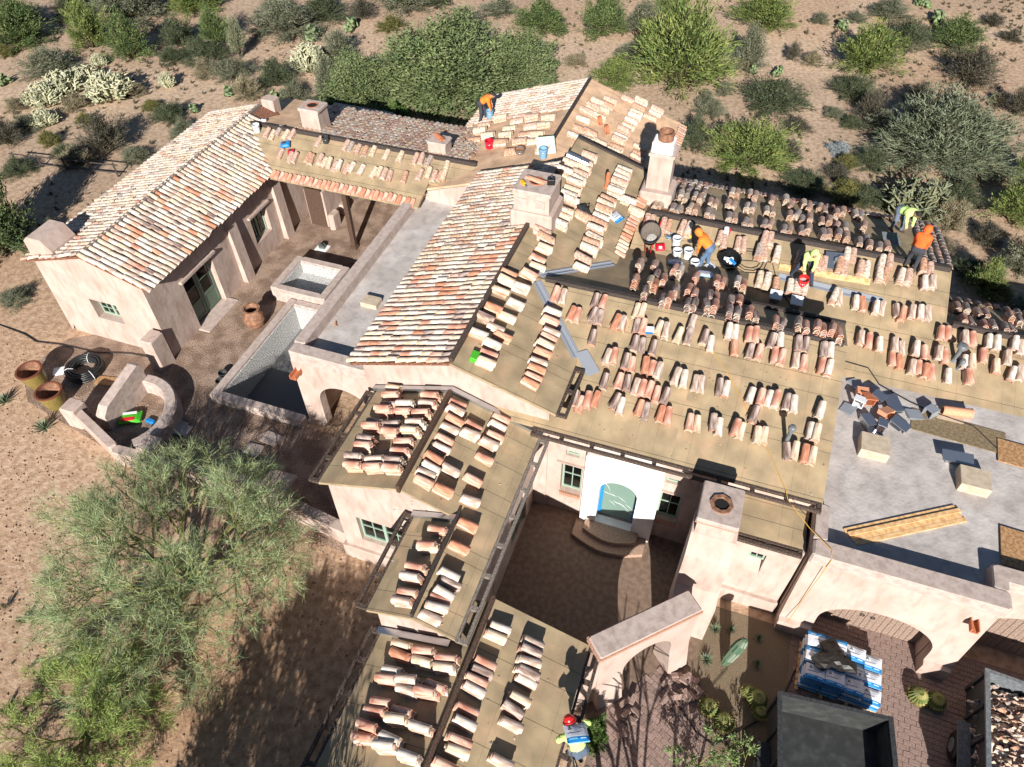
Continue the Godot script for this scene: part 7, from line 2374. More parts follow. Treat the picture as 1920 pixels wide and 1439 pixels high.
# ---------------------------------------------------------------- where plants and tile stacks stand, in metres
const PLANTS := [
	["green", -48.02, -36.79, 4.57, 2.15, "broad dark green bush at the far upper-left edge, beside the pale wash"],
	["lime", -43.11, -37.78, 3.36, 2.38, "yellow-green creosote bush between two round green bushes, upper left"],
	["green", -39.65, -37.30, 3.40, 2.20, "round bright green bush with a long shadow, upper left of the casita"],
	["grey", -44.00, -42.70, 6.25, 1.88, "wide grey-green scrub mass at the top edge, upper left"],
	["lime", -40.34, -45.34, 4.77, 1.43, "bright green bush cut by the top edge, above the casita"],
	["green", -35.40, -40.73, 2.70, 1.97, "upright green bush beside pale desert wash above the casita roof"],
	["pale", -33.05, -39.78, 1.56, 1.79, "pale bleached upright shrub beside the upright green bush"],
	["grey", -31.94, -43.94, 5.42, 1.63, "wide grey-green shrub left of the top-edge prickly pears"],
	["dark", -36.79, -37.77, 2.31, 0.69, "low dark green shrub below the round bright green bush"],
	["dark", -34.80, -38.61, 3.26, 0.98, "long low dark shrub right of its shorter low neighbour"],
	["yellow", -47.61, -34.74, 1.33, 0.64, "small yellowish shrub at the far left edge, under the broad dark bush"],
	["cholla", -40.19, -30.28, 2.26, 1.27, "pale cholla cactus at the left end of the whitish cholla row"],
	["cholla", -40.05, -31.77, 2.38, 1.36, "pale cholla cactus in the middle of the whitish cholla row"],
	["cholla", -39.85, -33.20, 2.06, 1.11, "pale cholla cactus at the upper right end of the whitish row"],
	["cholla", -37.10, -32.35, 2.78, 1.51, "large whitish cholla cactus standing just right of the cholla row"],
	["cholla", -40.71, -35.53, 1.07, 0.82, "little pale cholla cactus alone above the whitish cholla row"],
	["cholla", -34.76, -34.61, 1.03, 0.92, "little pale cholla cactus alone on bare ground left of the straw bush"],
	["cholla", -38.56, -28.41, 1.71, 0.86, "pale cholla cactus below the row, nearest the yellow-green shrubs"],
	["grey", -43.09, -33.87, 3.93, 1.18, "grey-green shrub spreading behind the whitish cholla row"],
	["straw", -38.11, -30.50, 1.96, 0.68, "straw-coloured round bush tucked below the whitish cholla row"],
	["twiggy", -33.06, -27.26, 3.16, 1.58, "dark twiggy staghorn cholla beside the casita's tiled back slope"],
	["straw", -33.77, -25.52, 2.40, 0.72, "straw-coloured bush at the casita's back eave near the dark fence"],
	["yellow", -36.41, -29.23, 1.54, 0.48, "small yellow-green shrub below the pale chollas"],
	["yellow", -36.51, -26.59, 1.51, 0.71, "yellow-green shrub left of the dark staghorn cholla"],
	["yellow", -33.78, -31.88, 1.61, 0.48, "small yellow-green shrub in the middle of bare ground above the casita roof"],
	["twiggy", -38.82, -25.96, 2.10, 1.16, "dark grey twiggy shrub at the left edge, above the pipe on the ground"],
	["tree", -31.61, -18.25, 3.55, 3.74, "large shaded green tree at the left edge beside the casita"],
	["pear", -31.38, -32.49, 0.98, 0.51, "prickly pear at the casita's upper back eave"],
	["pear", -44.67, -31.59, 1.26, 0.51, "prickly pear at the left edge left of the cholla row"],
	["pear", -30.60, -34.93, 1.23, 0.54, "prickly pear left of the pale straw bush above the casita"],
	["cholla", -27.58, -39.50, 2.33, 1.59, "grey-green cholla with a prickly pear at its foot, upper middle"],
	["pear", -29.74, -43.60, 1.85, 0.59, "prickly pear behind the grey-green cholla, upper middle"],
	["straw", -29.20, -34.90, 2.21, 1.05, "pale straw bush right behind the casita ridge's far end"],
	["grey", -31.71, -37.04, 2.89, 0.88, "grey-green shrub above the pale straw bush"],
	["grey", -24.78, -36.69, 1.79, 2.06, "grey shrub left of the big mesquite"],
	["mesquite", -22.40, -36.86, 6.06, 1.93, "left part of the mesquite thicket, darker and lower"],
	["mesquite", -18.19, -39.45, 9.81, 2.94, "largest mesquite crown behind the house, middle of the thicket"],
	["mesquite", -14.95, -42.11, 6.62, 1.99, "right-hand mesquite crown reaching to the pale wash"],
	["grey", -26.06, -50.65, 4.77, 1.43, "grey-green shrub cut by the top edge above the mesquite"],
	["twiggy", -28.21, -47.88, 2.44, 1.10, "dark twiggy shrub above two prickly pears, top middle"],
	["pear", -28.03, -45.78, 1.72, 0.57, "prickly pear clump left of the mesquite's top"],
	["yellow", -25.37, -46.60, 2.53, 0.77, "mixed yellow-green shrub above the mesquite crown"],
	["grey", -20.66, -48.87, 2.87, 1.02, "rounded grey-green shrub at the mesquite's upper edge"],
	["grey", -19.27, -51.61, 2.79, 0.86, "grey-green shrub cut by the top edge, left of two bright green bushes"],
	["green", -15.67, -50.00, 4.37, 1.51, "bright green bush, left one of a pair in the top middle"],
	["green", -11.34, -50.69, 3.77, 2.12, "bright green bush, right one of the pair in the top middle"],
	["grey", -8.88, -52.28, 2.93, 1.56, "grey shrub between the bright pair and the great lime bush"],
	["lime", -5.02, -44.83, 6.93, 3.74, "great bright lime-green palo verde right of the pale wash"],
	["lime", -8.88, -43.87, 3.12, 1.26, "lower lime-green palo verde at the wash edge, behind the roof"],
	["lime", -1.27, -55.70, 4.96, 1.59, "bright green bush cut by the top edge, right of the great lime bush"],
	["grey", -1.39, -48.38, 2.46, 2.15, "tall grey dead-looking shrub right of the great lime bush"],
	["lime", 5.74, -50.86, 4.66, 2.09, "yellow-green palo verde alone on the right slope"],
	["green", 11.09, -56.00, 4.33, 1.47, "green bush mixed with prickly pear, upper right"],
	["twiggy", 11.61, -51.03, 3.90, 1.64, "dark round staghorn cholla on the speckled slope, upper right"],
	["dark", 0.60, -43.72, 4.31, 1.29, "dark grey-green creosote right behind the far chimney"],
	["dark", 4.98, -46.99, 2.97, 0.91, "low dark creosote below the lone yellow-green palo verde"],
	["twiggy", 5.93, -44.36, 2.18, 1.19, "dark twiggy shrub above the silver bush"],
	["twiggy", 8.62, -47.01, 2.30, 1.00, "dark twiggy shrub touching the great grey palo verde"],
	["greypalo", 9.54, -40.79, 7.00, 2.78, "great grey-green palo verde on the right slope"],
	["lime", 0.04, -37.07, 5.23, 1.71, "green palo verde close behind the rear tile roof"],
	["silver", 4.48, -39.67, 1.53, 0.51, "silver-blue brittlebush with a dark shadow, right of the near palo verde"],
	["yellow", 4.98, -38.39, 1.50, 0.62, "yellow-green shrub just below the silver bush"],
	["twiggy", 14.01, -47.45, 2.25, 1.41, "dark twiggy shrub cut by the right edge"],
	["twiggy2", 8.27, -34.87, 3.19, 1.92, "spiny open cholla beside the crouching roofers"],
	["lime", 12.74, -36.07, 2.95, 1.65, "bright palo verde at the right edge beyond the roofers"],
	["lime", 13.59, -39.83, 1.64, 1.89, "bright green palo verde cut by the right edge, above the other one"],
	["straw", 9.83, -34.31, 1.75, 1.19, "bleached straw shrub right of the orange-shirted roofers"],
	["grey", 12.54, -31.93, 2.22, 1.47, "green-grey shrub at the right edge above the far wing roof"],
	["yellow", 5.00, -35.44, 2.48, 0.74, "yellow-green shrub in the shade behind the rear eave"],
	["dark", 3.03, -35.58, 2.51, 0.75, "dark shaded shrub behind the rear eave tiles"],
	["barrel", 12.34, -45.17, 0.80, 0.74, "ribbed barrel cactus alone on the right slope"],
	["grey", -2.27, -44.51, 1.14, 0.70, "small grey shrub, right one of two behind the far chimney"],
	["grey", -3.21, -43.57, 0.99, 0.51, "small grey shrub, left one of two behind the far chimney"],
	["grey", 4.81, -58.43, 1.66, 0.54, "small grey shrub near the top edge, right of centre"],
	["grey", 2.48, -57.38, 1.41, 0.59, "small grey shrub left of a prickly pear, top right"],
	["twiggy", 1.17, -50.89, 1.30, 0.83, "small dark bush on bare sand near two prickly pears"],
	["pear", 3.94, -56.70, 1.31, 0.51, "prickly pear on pale sand left of the yellow-green palo verde"],
	["pear", 0.49, -48.22, 1.11, 0.45, "flat prickly pear clump below the small dark bush"],
	["pear", -0.99, -47.91, 0.75, 0.71, "small upright prickly pear beside the tall grey shrub"],
	["pear", 9.21, -62.42, 1.54, 0.69, "prickly pear cut by the top edge, upper right"],
	["pear", 10.08, -59.65, 1.81, 0.83, "prickly pear in front of the mixed green bush"],
	["twiggy", 13.70, -60.71, 1.97, 0.64, "dark low bush high on the speckled slope"],
	["twiggy", 14.62, -58.22, 1.74, 0.64, "small dark bush near the right edge of the speckled slope"],
	["grey", 4.08, -43.73, 1.37, 0.51, "small grey-green shrub beside the footpath"],
	["dark", 5.00, -42.88, 1.34, 0.57, "small dark shrub left of the great grey palo verde"],
	["twiggy", 2.22, -41.43, 1.99, 0.62, "dim twiggy shrub left of the silver bush"],
	["grey", 6.64, -42.76, 2.31, 1.01, "grey shrub at the foot of the great grey palo verde"],
	["yellow", 8.15, -30.71, 1.18, 0.71, "yellow-green shrub in the shade right of the roof gable"],
	["lime", 10.94, -29.91, 1.80, 1.27, "light green shrub by the far wing's back eave"],
	["twiggy", 11.37, -33.58, 1.65, 0.88, "dark twiggy shrub under the right-edge palo verde"],
	["grey", -28.39, -15.65, 1.64, 0.49, "small grey-green bush alone on sand left of the casita"],
	["dark", -30.65, -20.33, 1.14, 0.51, "dark low shrub in shade left of the casita's stub wall"],
	["dense", -0.17, -6.59, 0.95, 1.07, "dense dark green bush beside the ladder"],
	["dense", -19.56, -35.21, 2.04, 0.77, "bright green leafy bush behind the porch roof"],
	["yellow", -26.16, -34.48, 1.74, 0.56, "yellow-brown shrub behind the porch chimney"],
	["pear", -27.36, -34.98, 1.42, 0.53, "prickly pear left of the porch chimney"],
	["dark", -24.59, -35.15, 2.09, 0.63, "dark shrub in shade behind the porch chimney"],
	["green", -50.84, -38.70, 3.93, 1.47, "green bush in front of the broad dark bush, upper left corner"],
	["dark", -47.91, -41.29, 2.79, 1.34, "dark green shrub in the shadowed strip at the top left"],
	["grey", -47.26, -44.01, 3.65, 1.09, "grey-green scrub cut by the top edge above the creosotes"],
	["dark", -37.83, -39.95, 2.86, 1.38, "dark shrub in the shadow of the round bright green bush"],
	["grey", -34.31, -46.20, 3.54, 1.06, "grey-green scrub left of the wide shrub, top edge"],
	["dark", -30.62, -46.73, 3.67, 1.39, "dark green spreading shrub right of the wide grey one"],
	["grey", -26.59, -41.51, 2.54, 1.51, "grey shrub between the dark spreader and the mesquite"],
	["straw", -33.45, -36.90, 2.47, 0.74, "dry straw shrub above the little pale cholla"],
	["dark", -28.52, -37.03, 2.70, 1.19, "dark shrub left of the grey-green cholla, upper middle"],
	["grey", -26.55, -35.79, 2.13, 0.77, "grey shrub close behind the porch chimney"],
	["grey", -39.13, -27.82, 2.10, 0.63, "grey shrub at the lower left of the cholla row"],
	["straw", -41.35, -29.28, 1.89, 0.57, "dry straw tuft bush left of the cholla row"],
	["grey", -31.00, -26.90, 1.91, 0.59, "grey shrub right of the dark staghorn cholla"],
	["dark", -32.06, -31.23, 2.26, 0.75, "dark shrub on bare ground above the guest house's back eave"],
	["grey", -30.26, -30.13, 2.00, 0.63, "grey shrub touching the guest house's back eave tiles"],
	["straw", -36.00, -32.94, 1.65, 0.65, "straw-coloured bush below the large whitish cholla"],
	["dark", -34.98, -26.00, 1.67, 0.50, "low dark shrub left of the straw bush by the fence"],
	["dark", -36.00, -23.80, 2.18, 0.65, "dark shrub at the left edge just above the rail fence"],
	["lime", -7.65, -55.28, 2.77, 1.28, "lime bush cut by the top edge above the great lime bush"],
	["grey", -8.65, -47.89, 2.53, 0.76, "grey scrub at the pale wash's right bank"],
	["straw", 2.41, -50.62, 1.67, 0.57, "dry straw tuft bush on bare sand, right of the dead-looking shrub"],
	["grey", 6.98, -59.87, 3.25, 1.02, "grey scrub left of the cut-off prickly pear, top right"],
	["dark", 8.04, -55.16, 3.28, 1.33, "dark bush left of the mixed green bush, upper right"],
	["grey", 12.54, -53.26, 1.87, 0.60, "small grey shrub above the dark round staghorn cholla"],
	["straw", 13.12, -48.56, 1.19, 0.54, "dry tuft bush on the speckled slope left of the right-edge shrub"],
	["twiggy", 1.97, -38.51, 1.90, 0.70, "dim twiggy shrub right of the near palo verde"],
	["yellow", 0.91, -39.81, 1.70, 0.51, "yellow-green shrub at the top of the near palo verde"],
	["dark", 6.08, -38.83, 2.05, 0.83, "dark shrub between the silver bush and the great grey palo verde"],
	["twiggy", 4.53, -37.20, 1.90, 0.58, "twiggy dry shrub below the yellow-green shrub by the silver bush"],
	["dark", 5.95, -35.32, 2.34, 0.70, "dark shrub on the shaded ground behind the roof's right half"],
	["grey", 6.97, -35.38, 1.46, 0.54, "grey shrub left of the open spiny cholla"],
	["dark", 10.46, -36.97, 2.23, 0.86, "dark bush right of the great grey palo verde's foot"],
	["grey", 12.23, -41.89, 1.77, 0.71, "grey shrub near the right edge below the barrel cactus"],
	["twiggy", 9.30, -32.46, 1.64, 0.56, "dry twiggy shrub just beyond the orange worker's gable"],
	["dark", 10.47, -31.09, 1.69, 0.55, "dark shrub right of the gable in shade"],
	["yellow", 11.57, -29.77, 1.33, 0.54, "yellow-green shrub behind the far right wing's eave"],
	["grey", 12.40, -29.02, 1.50, 0.50, "grey shrub cut by the right edge behind the wing"],
	["dark", -2.87, -37.81, 1.94, 1.40, "dark shrub in the tall chimney's shade"],
	["grey", -2.80, -41.86, 2.06, 0.79, "grey shrub between the tall chimney and the wash"],
	["dark", -24.21, -51.85, 3.03, 0.91, "dark shrub cut by the top edge, left of the rounded grey one"],
	["straw", -11.80, -45.58, 1.75, 0.52, "dry straw tuft bush in the pale wash"]]
